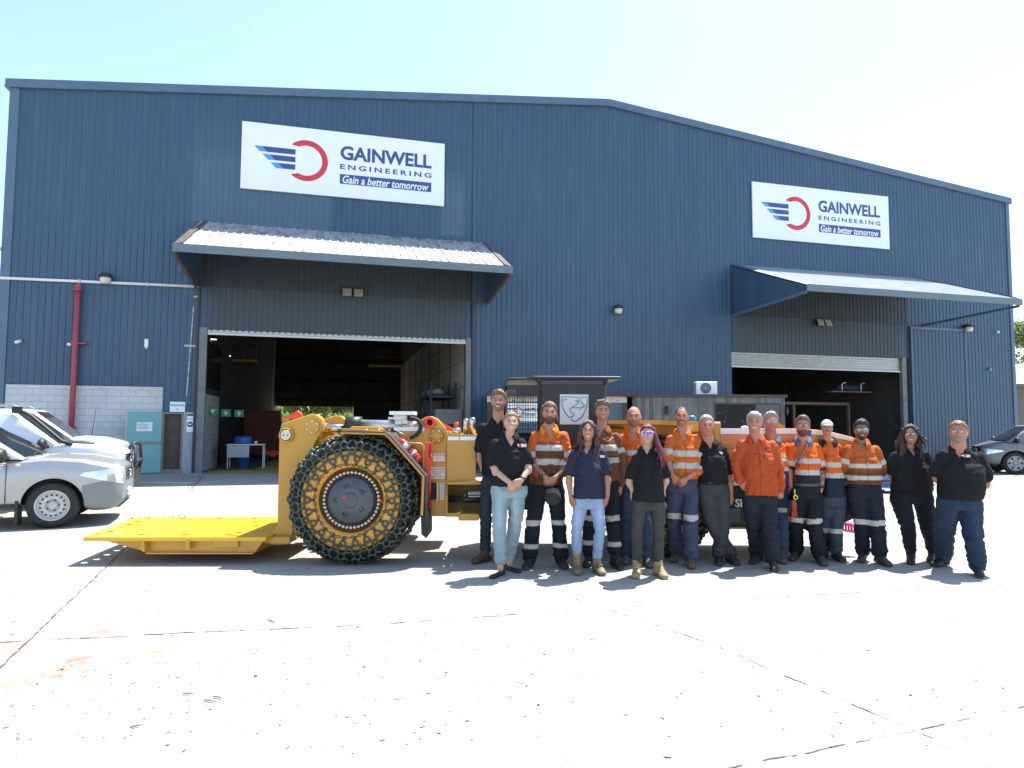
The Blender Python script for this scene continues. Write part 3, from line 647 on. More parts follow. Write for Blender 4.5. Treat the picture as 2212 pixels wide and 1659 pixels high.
# main frame plate behind the wheel with the rear lug
M=MB(); M.prism(outl([(540,620),(640,560),(740,545),(820,485),(1010,488),(1130,540),(1230,500),(1330,432),(1365,415),(1400,412),(1440,428),(1505,498),(1515,560),(1515,1145),(540,1145)],YP+.15),YP+.15,YP+.30); fr=M.build('main_frame',M_y,MC,bev=.006)
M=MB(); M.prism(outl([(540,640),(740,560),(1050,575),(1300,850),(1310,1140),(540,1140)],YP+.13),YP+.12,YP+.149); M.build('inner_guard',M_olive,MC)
c=at(*z2(1392,457),YP+.15)
M=MB(); M.lathe([(.035,0),(.072,0),(.072,.04),(.064,.046),(.035,.046),(.033,.0)],(c.x,YP+.149,c.z),(0,-1,0),n=28,cap=False); M.build('lifting_eye',M_oran,fr)
M=MB(); M.lathe([(0,0),(.034,0),(.034,.01),(0,.01)],(c.x,YP+.149,c.z),(0,-1,0),n=20); M.build('eye_hole',M_blk,fr)
for cc,R in (((1438,556),.094),):
    c=at(*z2(*cc),YP+.15); M=MB(); M.lathe([(R,0),(R,.01),(0,.01)],(c.x,YP+.149,c.z),(0,-1,0),n=28); cv=M.build('pin_cover',M_y,fr)
    M=MB()
    for k in range(6): t=k*PI/3; M.cyl((c.x+R*.72*math.cos(t),YP+.138,c.z+R*.72*math.sin(t)),(c.x+R*.72*math.cos(t),YP+.126,c.z+R*.72*math.sin(t)),.008,n=8)
    M.build('cover_bolts',M_wst,cv)
M=MB(); M.prism(outl([(1122,492),(1350,490),(1350,522),(1130,518)],YP+.14),YP+.14,YP+.149); M.build('reflector_strip',M_wst,fr)
M=MB()
for x in (840,930,1020,1095): c=at(*z2(x,512),YP+.15); M.cyl((c.x,YP+.149,c.z),(c.x,YP+.135,c.z),.012,n=8)
M.build('frame_bolts',M_wst,fr)
M=MB(); M.prism(outl([(745,500),(1120,528),(1120,545),(745,520)],YP),YP-.02,YP+.14); M.build('frame_rib',M_y,MC)
# wheel arch
def strip(pts,th,Y0,Y1,fn=z2):
    q=[Vector((a,b)) for a,b in xz(fn,pts,(Y0))]; n=len(q); o=[]
    for i in range(n):
        d=(q[min(i+1,n-1)]-q[max(i-1,0)]).normalized(); o.append(q[i]+Vector((d.y,-d.x))*th)
    return [tuple(p) for p in q]+[tuple(p) for p in o[::-1]]
fp=[(738,523),(1058,530),(1100,562),(1338,830),(1352,850),(1340,1140)]
M=MB(); M.prism(strip(fp,.028,7.44,0),7.44,7.97); fd=M.build('wheel_arch',M_y,MC)
M=MB(); M.prism(strip([(738,519),(1062,526),(1106,560),(1346,830),(1360,850),(1362,1140)],.012,7.43,0),7.42,7.98); M.build('arch_rubber',M_rub,fd)
M=MB(); M.prism(outl([(1342,850),(1362,870),(1368,1290),(1362,1310),(1325,1275),(1322,1140),(1338,1130)],7.45),7.46,7.96); M.build('mud_flap',M_rub,MC,bev=.006)
# wheels
def chain_link(M,p,q,w,r):   # elongated link between two points
    p=Vector(p); q=Vector(q); M.tube([p,lerp(p,q,.5),q],[r*.9,r*1.15,r*.9],6)
def wheel(cx,cz,y0,detail,out=-1):
    """out=-1: outer face looks at the yard"""
    R=.655; W_=.50; sg=out; yo=y0; yi=y0-sg*W_
    wl=MB(); prof=[(.30,-.0),(.545,-.0),(.60,.012),(.645,.045),(.672,.11),(.676,.25),(.672,.39),(.645,.455),(.60,.488),(.30,.50)]
    wl.lathe(prof[1:-1],(cx,yo,cz),(0,-sg,0),n=56,cap=False); t=wl.build('tyre',M_rub,MC)
    M=MB(); M.lathe([(.545,.02),(.545,-.006),(.52,-.02),(.40,-.028),(.38,-.02),(.358,.03)],(cx,yo,cz),(0,-sg,0),n=56,cap=False); rim=M.build('rim',M_yo,t)
    M=MB(); M.lathe([(.358,.03),(.352,.055),(.335,.085),(.20,.09)],(cx,yo,cz),(0,-sg,0),n=56,cap=False); M.build('rim_well',mat('shaded_rim_well',(.15,.075,.02),.6,var=.25,vscale=9),rim)  # wheel yellow turned brown: the recess shade is painted in
    M=MB(); M.lathe([(.272,.088),(.272,.05),(.255,.045),(.25,.012),(.242,-.005),(.14,-.012),(.135,-.018),(.128,-.018),(.122,-.012),(.085,-.014),(.08,-.025),(.075,-.03),(0,-.03)],(cx,yo,cz),(0,-sg,0),n=48); M.build('hub',M_grey,rim)
    if not detail: return t
    M=MB()
    for k in range(44):
        a=2*PI*k/44; p=Vector((cx+.302*math.cos(a),yo+sg*-.075,cz+.302*math.sin(a))); M.tube([p,p+Vector((0,sg*.050,0))],[.0165,.0155],6)
    M.build('wheel_nuts',mat('zinc',(.62,.58,.44),.4),rim)
    M=MB()
    for k in range(48):
        a=2*PI*(k+.5)/48; p=Vector((cx+.262*math.cos(a),yo+sg*-.06,cz+.262*math.sin(a))); M.tube([p,p+Vector((0,sg*.03,0))],.009,6)
    M.build('hub_bolts',M_blk,rim)
    for k in range(5):
        a=2*PI*k/5+.6; M=MB().ring((cx+.125*math.cos(a)*1.25,yo+sg*.014,cz+.125*math.sin(a)*1.25),(0,1,0),.024,.004,12,5); M.build('hub_boss',M_blk,rim)
    M=MB(); p=Vector((cx-.055,yo+sg*.035,cz+.035)); M.ring(p,(0,1,0),.015,.006,12,6); M.build('bleed_plug',M_oran,rim)
    M=MB(); N=22
    P=lambda a,r,dy:Vector((cx+r*math.cos(a),yo+sg*dy,cz+r*math.sin(a)))
    st=2*PI/N
    jr=random.Random(11)
    for k in range(N):
        a=k*st+jr.uniform(-.015,.015); b=a+st/2+jr.uniform(-.02,.02)
        o=P(a,.612,.018); m=P(b,.535+jr.uniform(-.006,.006),.034); i1=P(a,.462+jr.uniform(-.008,.008),.040)
        for q,R_ in ((o,.037),(m,.034),(i1,.032)): M.ring(q,(jr.uniform(-.2,.2),1,jr.uniform(-.2,.2)),R_,.0100,14,6)
        for q1,q2 in ((o,m),(P(a+st,.612,.018),m),(m,i1),(m,P(a+st,.462,.040))):
            d=(q2-q1); M.tube([q1+d*.2,q1+d*.5+Vector((0,sg*.004,0)),q2-d*.2],[.0125,.0165,.0125],7)
        M.tube([P(a,.436,.042),P(a,.415,.040),P(a,.392,.030)],[.0125,.0175,.0125],7)
        M.tube([P(a,.642,.008),P(a,.672,-.03),P(a,.694,-.075)],[.013,.018,.014],7)
        for s_ in (-1,1): M.tube([P(a+s_*.05,.622,.010),P(a+s_*.10,.648,-.002),P(a+s_*.14,.664,-.035)],[.012,.016,.012],6)
    n2=64
    for k in range(n2):
        a=2*PI*k/n2; p=P(a,.395+.012*math.sin(a*3+1),.03)
        tng=Vector((-math.sin(a),0,math.cos(a))); nr=(0,1,0) if k%2 else (math.cos(a),0,math.sin(a))
        M.ring(p,nr,.0155,.0052,8,5,ex=1.)
        del tng
    # tread: rows of rings lying on the tyre joined by fat links
    rows=5
    for j in range(rows):
        dy=-.09-j*.075; 
        for k in range(N):
            a=k*st+(st/2 if j%2 else 0); nr=(math.cos(a),0,math.sin(a))
            M.ring(P(a,.694,dy),nr,.033,.009,10,6)
            for s_ in (-1,1):
                a2=a+s_*st/2
                p1=P(a+s_*.045,.700,dy-.014); p2=P(a2-s_*.045,.700,dy-.061)
                if j<rows-1: M.tube([p1,lerp(p1,p2,.5)+Vector((math.cos(a),0,math.sin(a)))*.012,p2],[.013,.019,.013],6)
            # upright wear links that stand off the tread
            p=P(a,.71,dy); u=Vector((-math.sin(a),0,math.cos(a)))*.03
            if k%1==0: M.tube([p-u,p+Vector((math.cos(a),0,math.sin(a)))*.012,p+u],[.013,.018,.013],6)
    M.build('tyre_chain',M_chain,t)
    return t
wx=at(757,1090,YW).x
w1=wheel(wx,.715,YW,True)
YW2=7.90; wx2=at(1428,1090,YW2).x
w2=wheel(wx2,.715,YW2,True)
for x in (wx,wx2): wheel(x,.715,YP+1.95,False,1)
M=MB(); 
for x in (wx,wx2): M.cyl((x,YW+.35,.715),(x,YP+1.6,.715),.13,n=16)
M.build('axle',M_blk,MC)
M=MB(); p=at(*z2(1010,1005),YW-.06); q=at(*z2(1042,1045),YW-.06); M.tube([p,q],.008,6); M.build('chain_tag',M_oran,w1)
# far side frame gives the machine its width
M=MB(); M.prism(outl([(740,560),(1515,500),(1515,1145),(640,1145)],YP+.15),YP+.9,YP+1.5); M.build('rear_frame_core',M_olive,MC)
# fire extinguisher in its cradle
YE=YP-.02
a=at(*z2(1165,585),YE); b=at(*z2(1312,742),YE); d=(b-a).normalized()
M=MB(); M.tube([a-d*.015,a,a+d*.05,b-d*.03,b,b+d*.005],[.02,.045,.058,.058,.052,.03],18); ex=M.build('fire_extinguisher',mat('extinguisher_red',(.62,.03,.02),.3,coat=.4),MC)
M=MB()
for u0,u1 in ((.22,.40),(.62,.70)): M.tube([lerp(a,b,u0),lerp(a,b,u1)],.0592,18)
M.build('bottle_label',M_wst,ex)
M=MB()
for u0 in (.47,.80): M.tube([lerp(a,b,u0),lerp(a,b,u0+.035)],.062,18)
M.build('strap',M_blk,ex)
M=MB(); M.bar(a-d*.015,a-d*.09+Vector((0,0,.01)),.03); M.tube([a-d*.06+Vector((.0,-.01,.02)),a-d*.10+Vector((.05,-.01,.03)),a+Vector((.07,-.01,.05))],.006,6); M.build('valve',M_alu,ex)
M=MB()
p=[at(*z2(*q),YE-.03) for q in ((1150,608),(1325,612),(1345,630),(1345,800),(1340,830))]; M.tube(p,.011,8); M.build('cradle_rail',M_y,MC)
# lever bar with red safety chain
M=MB(); M.prism(outl([(1355,600),(1392,600),(1400,640),(1398,985),(1366,985),(1366,870),(1352,820)],YP-.02),YP-.03,YP+.0); lv=M.build('lock_bar',M_oran,MC,bev=.004)
M=MB(); rr=random.Random(2)
for k in range(26):
    q=z2(1386+rr.uniform(-3,9),1000+k*3) if k>12 else z2(1393+rr.uniform(-4,6),612+k*9); M.ring(at(*q,YP-.05),(rr.uniform(-1,1),1,rr.uniform(-1,1)),.014,.005,8,5)
for k in range(14): M.ring(at(*z2(1378+rr.uniform(-12,12),1010+rr.uniform(-30,40)),YP-.06),(rr.uniform(-1,1),1,rr.uniform(-1,1)),.016,.0055,8,5)
M.build('safety_chain',mat('chain_red',(.55,.02,.02),.4),lv)
# warning plates
YF=YP+.147
M_plate=mat('warning_plate',(.66,.63,.56),.45,var=.05); M_wtx=mat('warning_text',(.42,.06,.04),.6)
def plate(x0,y0,x1,y1,lines,nm='warning_plate',m=None,tm=None,Y=YF,fn=z2,par=None):
    p=xz(fn,[(x0,y1),(x1,y0)],Y); M=MB(); M.box((p[0][0],Y-.008,p[0][1]),(p[1][0],Y,p[1][1])); o=M.build(nm,m or M_plate,par or fr)
    w=p[1][0]-p[0][0]; h=p[1][1]-p[0][1]; T=MB()
    for s,u,v,sz,xs in lines: T.text(s,(p[0][0]+w*u,Y-.0095,p[1][1]-h*v),(1,0,0),(0,0,1),sz,xs=xs,align='CENTER',bold=.01)
    if lines: T.build('lettering',tm or M_wtx,o)
    return o
plate(1412,684,1500,742,[('WARNING',.5,.32,.030,.95),('- - - - - - -\n- - - - - - -\n- - - - - -',.5,.52,.016,1)])
plate(1382,784,1500,870,[('WARNING',.5,.26,.036,1),('STAND CLEAR',.5,.47,.028,.95),('WHEN',.5,.67,.026,.95),('OPERATING',.5,.88,.028,.95)])
o=plate(1466,900,1496,1022,[])
M=MB()
for k in range(6): q=xz(z2,[(1472,908+k*19)],YF)[0]; M.box((q[0],YF-.0095,q[1]-.008),(q[0]+.035,YF-.0085,q[1]))
M.build('label_marks',mat('label_grey',(.25,.25,.26),.6),o)
# grease nipple block and black hoses
p=xz(z2,[(1438,1025),(1452,900)],YF); M=MB(); M.box((p[0][0],YF-.03,p[0][1]),(p[1][0],YF,p[1][1])); o=M.build('grease_block',mat('brass_pale',(.62,.56,.42),.4,metal=.3),fr)
M=MB()
for k in range(9):
    q=at(*z2(1440,906+k*13.5),YF-.03); M.tube([q,q+Vector((-.05,-.012,0)),q+Vector((-.14,0.01,-.01))],.010,7)
M.build('hoses',M_rub,o)
# equipment box between frame and cab
YB=YP+.12
pts=za
def q4(l,Y=YB): return xz(za,l,Y)
M=MB(); M.prism(q4([(515,450),(900,450),(900,545),(822,545),(822,945),(900,945),(900,980),(520,980),(522,1290),(640,1290),(640,1330),(500,1330),(515,980)]),YB-.03,YB+.05); M.build('module_frame',M_y,MC)
M=MB(); M.prism(q4([(505,395),(600,430),(900,440),(900,452),(505,452)]),YB-.03,YB+.9); M.build('module_top',M_y,MC)
M=MB(); M.prism(q4([(522,545),(822,545),(822,945),(522,945)]),YB+.06,YB+.10); bx=M.build('recess_panel',M_y,MC)
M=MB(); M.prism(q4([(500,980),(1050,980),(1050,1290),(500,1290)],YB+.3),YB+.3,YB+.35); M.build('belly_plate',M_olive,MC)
M=MB(); a=at(*za(525,1135),YB+.15); b=at(*za(1050,1135),YB+.15); M.cyl((a.x,YB+.15,a.z),(b.x,YB+.15,a.z),.048,n=18); M.build('drive_pipe',M_blk,MC)
for y in (1070,1083,1110):
    M=MB(); p=q4([(745,y),(1000,y+6)],YB-.02); M.box((p[0][0],YB-.02,p[1][1]),(p[1][0],YB+.1,p[0][1])); M.build('step_edge',M_wst,MC)
M=MB(); M.prism(q4([(645,1290),(860,1290),(880,1320),(858,1362),(645,1362)]),YB-.1,YB+.5); M.build('step',M_y,MC,bev=.005)
for l in ([(525,457),(645,457),(645,498),(525,498)],[(655,457),(900,457),(900,498),(655,498)]):
    M=MB(); M.prism(q4(l,YB-.035),YB-.04,YB-.031); M.build('reflector_strip',M_wst,MC)
M=MB(); M.prism(q4([(642,608),(766,612),(766,694),(640,692)],YB+.05),YB+.052,YB+.059); M.build('data_plate',mat('dull_plate',(.25,.25,.28),.35,metal=.6),bx)
c=at(*za(705,820),YB+.06); M=MB(); M.lathe([(.092,0),(.092,.012),(.086,.014),(0,.014)],(c.x,YB+.059,c.z),(0,-1,0),n=28); cv=M.build('pin_cover',M_y,bx)
M=MB()
for k in range(6): t=k*PI/3+.3; M.cyl((c.x+.07*math.cos(t),YB+.046,c.z+.07*math.sin(t)),(c.x+.07*math.cos(t),YB+.035,c.z+.07*math.sin(t)),.008,n=8)
M.build('cover_bolts',M_wst,cv)
M=MB(); a=at(*za(527,872),YB+.03); b=at(*za(600,865),YB+.02); c2=at(*za(705,820),YB+.02); M.tube([a,b,c2],[.014,.014,.010],8); M.build('hydraulic_hose',M_rub,bx)
M=MB(); M.prism(q4([(520,952),(780,940),(850,930),(852,952),(780,965),(520,975)],YB-.03),YB-.10,YB-.032); M.build('catwalk_edge',M_y,MC)
# tank caps, canisters and lamp on top
YT=YB+.12
for x0,x1,y0,lab in ((690,748,255,1),(752,828,240,1)):
    a=at(*za((x0+x1)/2,445),YT); b=at(*za((x0+x1)/2,y0+8),YT); r_=(x1-x0)/2*.19794*YT/F
    M=MB(); M.lathe([(r_,0),(r_,(b-a).length-.035),(r_*.85,(b-a).length-.01),(r_*.5,(b-a).length),(0,(b-a).length)],a,(0,0,1),n=20); M.build('steel_canister',mat('brushed_steel',(.55,.50,.44),.28,metal=.9,var=.1,vscale=3),MC)
a=at(*za(616,442),YT); M=MB(); M.lathe([(.056,0),(.056,.085),(0,.085)],a,(0,0,1),n=20); cp=M.build('tank_neck',mat('brushed_steel',(.55,.50,.44),.28,metal=.9),MC)
M=MB(); M.lathe([(.024,.085),(.024,.155),(0,.155)],a,(0,0,1),n=14); M.build('plug',M_oran,cp)
M=MB(); M.prism(q4([(430,292),(560,360),(562,400),(500,385),(440,300)],YT),YT,YT+.05); M.build('guide_wedge',M_oran,MC)
M=MB(); p=outl([(1110,402),(1285,402),(1285,378),(1110,378)],YT); M.box((p[0][0],YT-.15,p[0][1]),(p[2][0],YT+.12,p[2][1])); lt=M.build('lamp_cap',M_wst,MC)
for l in ([(1130,402),(1222,402),(1222,440),(1130,440)],[(1140,440),(1190,440),(1190,475),(1140,475)],[(1190,440),(1232,440),(1232,470),(1190,470)],[(1090,418),(1132,418),(1132,437),(1090,437)]):
    M=MB(); M.prism(outl(l,YT),YT-.06,YT+.05); M.build('lamp_bracket',M_alu,lt,bev=.004)
M=MB(); p=outl([(1176,475),(1190,475),(1190,600),(1176,600)],YT); M.prism(p,YT-.03,YT); M.build('lamp_post',M_y,lt)
M=MB(); pts_=[at(*z2(*q),YP+.06) for q in ((1245,428),(1270,428),(1305,442),(1325,475),(1320,515),(1290,550),(1235,575))]
sm=[]
for i in range(len(pts_)-1):
    for k in range(6): sm.append(lerp(pts_[i],pts_[i+1],k/6))
for _ in range(3): sm=[sm[0]]+[(sm[i-1]+sm[i]*2+sm[i+1])/4 for i in range(1,len(sm)-1)]+[sm[-1]]
M.tube(sm,[.023+(.004 if i%2 else 0) for i in range(len(sm))],10); M.build('corrugated_hose',M_rub,MC)
# cab
YC=8.05
def qb(l,Y=YC): return xz(zb,l,Y)
p=qb([(655,1500),(1565,150)])
cb=MB().box((p[0][0],YC,p[0][1]),(p[1][0],YC+1.15,p[1][1])).build('cab',M_blk,MC,bev=.02)
M=MB(); p=qb([(650,222),(1560,152)]); M.box((p[0][0]+.01,YC-.006,p[0][1]),(p[1][0],YC+.01,p[1][1])); M.build('visor_strip',mat('blue_black',(.02,.035,.075),.25),cb)
M=MB(); zt_=at(*zb(900,125),YC-.1).z; x0=at(*zb(560,140),YC-.1).x; x1=at(*zb(1762,150),YC-.1).x; xl=at(*zb(150,150),YC+.5).x
M.slab([(x0,YC-.1),(x1,YC-.1),(x1-.1,YC+1.2),(xl,YC+1.2),(xl,YC+.25)],zt_-.025,zt_+.012); M.build('cab_roof',M_blk,MC,bev=.006)
M=MB(); M.box((x1-.18,YC-.09,zt_-.09),(x1-.15,YC+.2,zt_-.028)); M.build('roof_bracket',M_blk,MC)
# mesh guard
p=qb([(150,1060),(625,150)],YC-.02); gx0,gz0,gx1,gz1=p[0][0],p[0][1],p[1][0],p[1][1]
M=MB(); r_=.07; fpts=[(gx0,gz0)]+[(gx0,gz1-r_)]+[(gx0+r_-r_*math.cos(a),gz1-r_+r_*math.sin(a)) for a in (.4,.8,1.2)]+[(gx0+r_,gz1),(gx1-r_,gz1)]+[(gx1-r_+r_*math.sin(a),gz1-r_+r_*math.cos(a)) for a in (.4,.8,1.2)]+[(gx1,gz1-r_),(gx1,gz0)]
M.tube([(x,YC-.02,z) for x,z in fpts],.013,8); gd=M.build('guard_frame',M_blk,MC)
M=MB()
nx=13
for k in range(1,nx): x=lerp(gx0,gx1,k/nx); M.tube([(x,YC,gz0),(x,YC,gz1-.13)],.003,5)
k=0; z=gz0
while z<gz1-.13: M.tube([(gx0,YC,z),(gx1,YC,z)],.003,5); z+=.047
tag(M.build('wire_mesh',M_blk,gd)); M=MB()
for k in range(1,nx): x=lerp(gx0,gx1,k/nx); M.tube([(x,YC+1.1,gz0),(x,YC+1.1,gz1-.15)],.003,5)
z=gz0
while z<gz1-.15: M.tube([(gx0,YC+1.1,z),(gx1,YC+1.1,z)],.003,5); z+=.09
tag(M.build('wire_mesh',M_blk,gd))
M=MB(); M.box((gx0,YC+.02,gz1-.13),(gx1+.05,YC+.06,gz1-.07)); M.box((gx0,YC+.02,gz1-.15),(gx0+.03,YC+1.1,gz1-.1)); M.build('guard_rail',M_blk,MC)
M=MB(); M.box((gx0-.15,YC+.3,.5),(gx1,YC+1.1,1.45)); M.build('operator_seat_box',M_blk,MC,bev=.03)
# shield emblem on the cab
p=qb([(918,782),(1315,365)]); ex0,ez0,ex1,ez1=p[0][0],p[0][1],p[1][0],p[1][1]
lg=MB().box((ex0,YC-.02,ez0),(ex1,YC-.004,ez1)).build('emblem_plate',mat('pale_emblem_plate',(.62,.60,.58),.35),cb,bev=.006)
def eb(*l): return [(lerp(ex0,ex1,(x-918)/397.),YC-.0235,lerp(ez1,ez0,(y-365)/417.)) for x,y in l]
def teal(i,y): t=min(1,max(0,(y-400)/330)); return (lerp(.13,.035,t),lerp(.42,.12,t),lerp(.42,.20,t))
def stroke(M,l,w):
    q=eb(*l); c=[teal(0,y) for x,y in l]; V=[Vector(a) for a in q]; n=len(V); vs=[];cs=[]
    ww=w if isinstance(w,(list,tuple)) else [w]*n
    for i in range(n):
        d=(V[min(i+1,n-1)]-V[max(i-1,0)]).normalized(); nn=Vector((-d.z,0,d.x))*ww[i]; vs+=[V[i]+nn,V[i]-nn]; cs+=[c[i],c[i]]
    o=len(M.v); M.add(vs,[(2*i,2*i+1,2*i+3,2*i+2) for i in range(n-1)]); M.c[o:]=cs
M=MB(); w_=.0065
stroke(M,[(1190,407),(1300,407),(1300,440),(1296,500),(1280,560),(1255,620),(1220,675),(1180,715),(1120,742),(1068,708)],w_)
stroke(M,[(1180,425),(1150,410),(1090,403),(945,402),(942,440),(946,500),(962,560),(985,610),(1010,650),(1045,680),(1080,682),(1105,660),(1108,635),(1080,620),(1058,590),(1062,565),(1110,530),(1150,505),(1185,470),(1150,452)],w_)
stroke(M,[(1180,425),(1200,440),(1225,490),(1260,520),(1240,540),(1215,545),(1190,580)],[w_,w_,w_,w_*1.3,w_*1.5,w_,w_*.5])
stroke(M,[(1085,545),(1130,552),(1200,548)],w_*.9); stroke(M,[(975,440),(1000,440),(1025,432)],[w_*1.6,w_*1.3,w_*.4]); stroke(M,[(955,425),(962,455),(975,470)],w_*.7); stroke(M,[(1120,445),(1160,460),(1185,470)],[w_*.4,w_*1.2,w_])
M.build('emblem',vmat('emblem_paint',.4),lg)
# rear body behind the people
YR=7.95
def prm(fn,l,y0,y1,nm,m,par=MC,bev=0.,Y=None): return MB().prism(xz(fn,l,Y or y0),y0,y1).build(nm,m,par,bev=bev)
prm(zc,[(-60,560),(330,552),(1275,575),(1275,640),(330,600),(-60,600)],YR,YR+.9,'rear_top_beam',M_y)
prm(zc,[(-60,600),(1275,640),(1275,1300),(-60,1300)],YR+.25,YR+1.1,'rear_core',M_y)
prm(zc,[(1190,575),(1278,575),(1278,840),(1190,840)],YR-.05,YR+.24,'rear_column',M_y,bev=.015)
prm(zc,[(1280,820),(1388,822),(1388,1290),(1280,1290)],YR-.05,YR+.3,'rear_locker',M_y,bev=.01)
prm(zc,[(870,600),(1010,600),(1010,690),(870,690)],YR-.03,YR+.2,'valve_housing',M_yd)
plate(885,622,945,672,[('- - -',.5,.5,.018,.9),('- - -',.5,.85,.018,.9)],nm='caution_plate',Y=YR-.031,fn=zc,par=MC)
top=[(1265,655),(2130,657)]
M=MB(); pts_=xz(zc,[(1265,655),(2130,657)],YR)+xz(z5,[(640,430),(760,440),(870,455),(1045,500)],YR)+xz(z5,[(1045,545),(1060,560),(1060,860),(1055,880),(90,880)],YR)+xz(zc,[(1265,1330)],YR)
M.prism(pts_,YR,YR+1.1); rb=M.build('engine_cover',mat('peach_reflection_cover',(.62,.25,.10),.35,coat=.3),MC,bev=.01)  # peach tint puts the orange shirts' reflection into the yellow cover's colour
sp=xz(zc,[(1265,655),(2150,660)],YR-.01)+xz(z5,[(770,445),(860,462),(1042,505)],YR-.01)+xz(z5,[(1040,532),(860,492),(770,478)],YR-.01)+xz(zc,[(2150,715),(1265,718)],YR-.01)
MB().prism(sp,YR-.012,YR-.001).build('reflector_strip',M_wst,rb)
prm(z5,[(640,478),(770,480),(860,495),(1060,545),(1060,700),(640,700)],YR-.009,YR-.002,'tail_panel',M_y,rb)
prm(z5,[(640,440),(712,440),(712,490),(640,490)],YR-.03,YR-.013,'blue_notice',mat('notice_blue',(.02,.08,.32),.5),rb)
prm(z5,[(-200,843),(1060,843),(1060,872),(-200,872)],YR-.02,YR-.002,'reflector_strip',M_wst,MC)
sk=prm(z5,[(-260,873),(1040,873),(1060,1000),(1040,1130),(900,1190),(-260,1190)],YR-.015,YR+1.0,'side_skirt',M_blk)
T=MB(); q=at(*z5(62,1042),YR-.018); T.text('SI',(0,0,0),(1,0,0),(0,0,1),1,bold=.03); xs=[v[0] for v in T.v]; zs=[v[2] for v in T.v]; a=min(xs); b=max(xs); h=max(zs)-min(zs)
k_=(at(*z5(62,975),YR).z-q.z)/h; T.v=[(q.x+(v[0]-b)*k_*.95+.168,YR-.0175,q.z+(v[2]-min(zs))*k_) for v in T.v]; T.build('lettering',M_wst,sk)
prm(z5,[(-200,1050),(160,1050),(160,1160),(-200,1160)],YR-.06,YR-.016,'grey_step_box',M_grey,sk)
prm(z5,[(-260,1195),(900,1200),(890,1215),(-260,1210)],YR-.05,YR+.9,'belly_rail',M_y)
# chequer plate tread on the deck beside the cab
M=MB(); p=[at(*zc(x,y),YR+.1) for x,y in ((-60,650),(140,660),(120,560),(-60,555))]; M.add([p[0],p[1],p[2]+Vector((0,.5,0)),p[3]+Vector((0,.5,0))],[(0,1,2,3)])
m_=mat('chequer_plate',(.55,.56,.57),.25,metal=.9); n=m_.node_tree.nodes; l=m_.node_tree.links; tc=n.new('ShaderNodeTexCoord'); wv=n.new('ShaderNodeTexChecker'); wv.inputs['Scale'].default_value=60; l.new(tc.outputs['Object'],wv.inputs[0]); bb=n.new('ShaderNodeBump'); bb.inputs['Strength'].default_value=.8; l.new(wv.outputs[1],bb.inputs['Height']); l.new(bb.outputs[0],n['Principled BSDF'].inputs['Normal'])
M.build('chequer_tread',m_,MC)
M=MB(); q=at(*zc(928,556),YR+.2); M.lathe([(.055,0),(.055,.03),(.045,.05),(.035,.055),(0,.06)],q,(0,0,1),n=18); M.build('filler_cap',mat('cyan_cap',(.02,.16,.42),.35),MC)
prm(zc,[(1935,655),(1925,565),(1945,568),(2010,620),(2030,625),(2030,655)],YR+.1,YR+.3,'tail_bracket',M_y)
M=MB()
for x,y in ((1560,640),(1590,648),(1540,645)): q=at(*zc(x,y),YR+.1); M.ball(q,.03,.03,.02,8,6)
M.build('gauge_fitting',M_wst,MC)
# magenta guard springs glimpsed low at the tail
M_mag=mat('magenta_paint',(.65,.03,.28),.3,coat=.3)
def coil(pa,pb,R,Y,n):
    a=at(*pa,Y); b=at(*pb,Y); M=MB(); pts=[]
    for k in range(n*10):
        u=k/(n*10); c=lerp(a,b,u); t=2*PI*u*n; pts.append(c+Vector((0,math.cos(t)*R,math.sin(t)*R)))
    M.tube(pts,.012,6); return M
coil((1795,1131),(1850,1142),.055,YR+.25,9).build('tail_coil',M_mag,MC)
coil(z5(505,1110),z5(690,1130),.05,YR-.1,6).build('tail_coil',M_mag,MC)
q=at(*z5(510,1110),YR-.12); MB().lathe([(.0,0),(.05,.0),(.05,.05),(0,.05)],q,(0,-1,0),n=16).build('tail_lamp',mat('tail_red',(.5,.02,.03),.3),MC)
prm(z5,[(500,1100),(690,1110),(680,1225),(640,1200),(500,1190)],YR-.05,YR-.02,'tail_flap',M_rub)
M=MB(); a=at(*z5(960,1240),YR+.6); 
for k in range(13): M.bar(a+Vector((.04*k,0,0)),a+Vector((.04*k-.06,0.0,.055)),.006)
M.build('mesh_step',M_blk,MC)
# ================================================================ inside the shed
def inw(px,py,depth): s,z=W(px,py,-depth); return s,z
def ithing(name,label,cat,s,d,z=0.,group=None,rz=0.):
    return thing(name,label,cat,tuple(P0+WD*s-WN*d+Vector((0,0,z))),group,True,PS+rz)
M_red2=mat('red_curtain',(.16,.035,.03),.7,var=.3,vscale=6,stretch=(6,1,.5))
t=ithing('storage_cage','dark red curtained storage cage standing deep inside the left doorway','cage',inw(540,950,10.5)[0],10.5)
M=MB()
for k in range(24): x=-1.1+k*.1; M.box((x,-.04*(k%2),.1),(x+.1,-.04*(k%2)+.03,2.15))
M.build('curtain',M_red2,t)
M=MB(); M.box((-1.15,0.02,2.15),(1.35,.07,2.22)); M.box((-1.15,0.02,0),(-1.1,.07,2.2)); M.box((1.3,.02,0),(1.35,.07,2.2)); M.box((-1.15,.08,.05),(1.3,1.2,2.0)); M.build('frame',mat('dark_frame',(.03,.02,.02),.6),t)
t=ithing('tool_cabinet','dark green cabinet beside the red curtained cage','cabinet',inw(583,950,12.)[0],12.); M=MB(); M.box((-.4,-.4,0),(.4,.3,1.9)); M.build('cabinet',mat('cabinet_green',(.03,.06,.04),.5),t,bev=.02); M=MB(); M.box((-.35,-.42,.1),(-.01,-.40,1.8)); M.box((.01,-.42,.1),(.35,-.40,1.8)); M.build('doors',mat('cabinet_green2',(.04,.08,.05),.5),t)
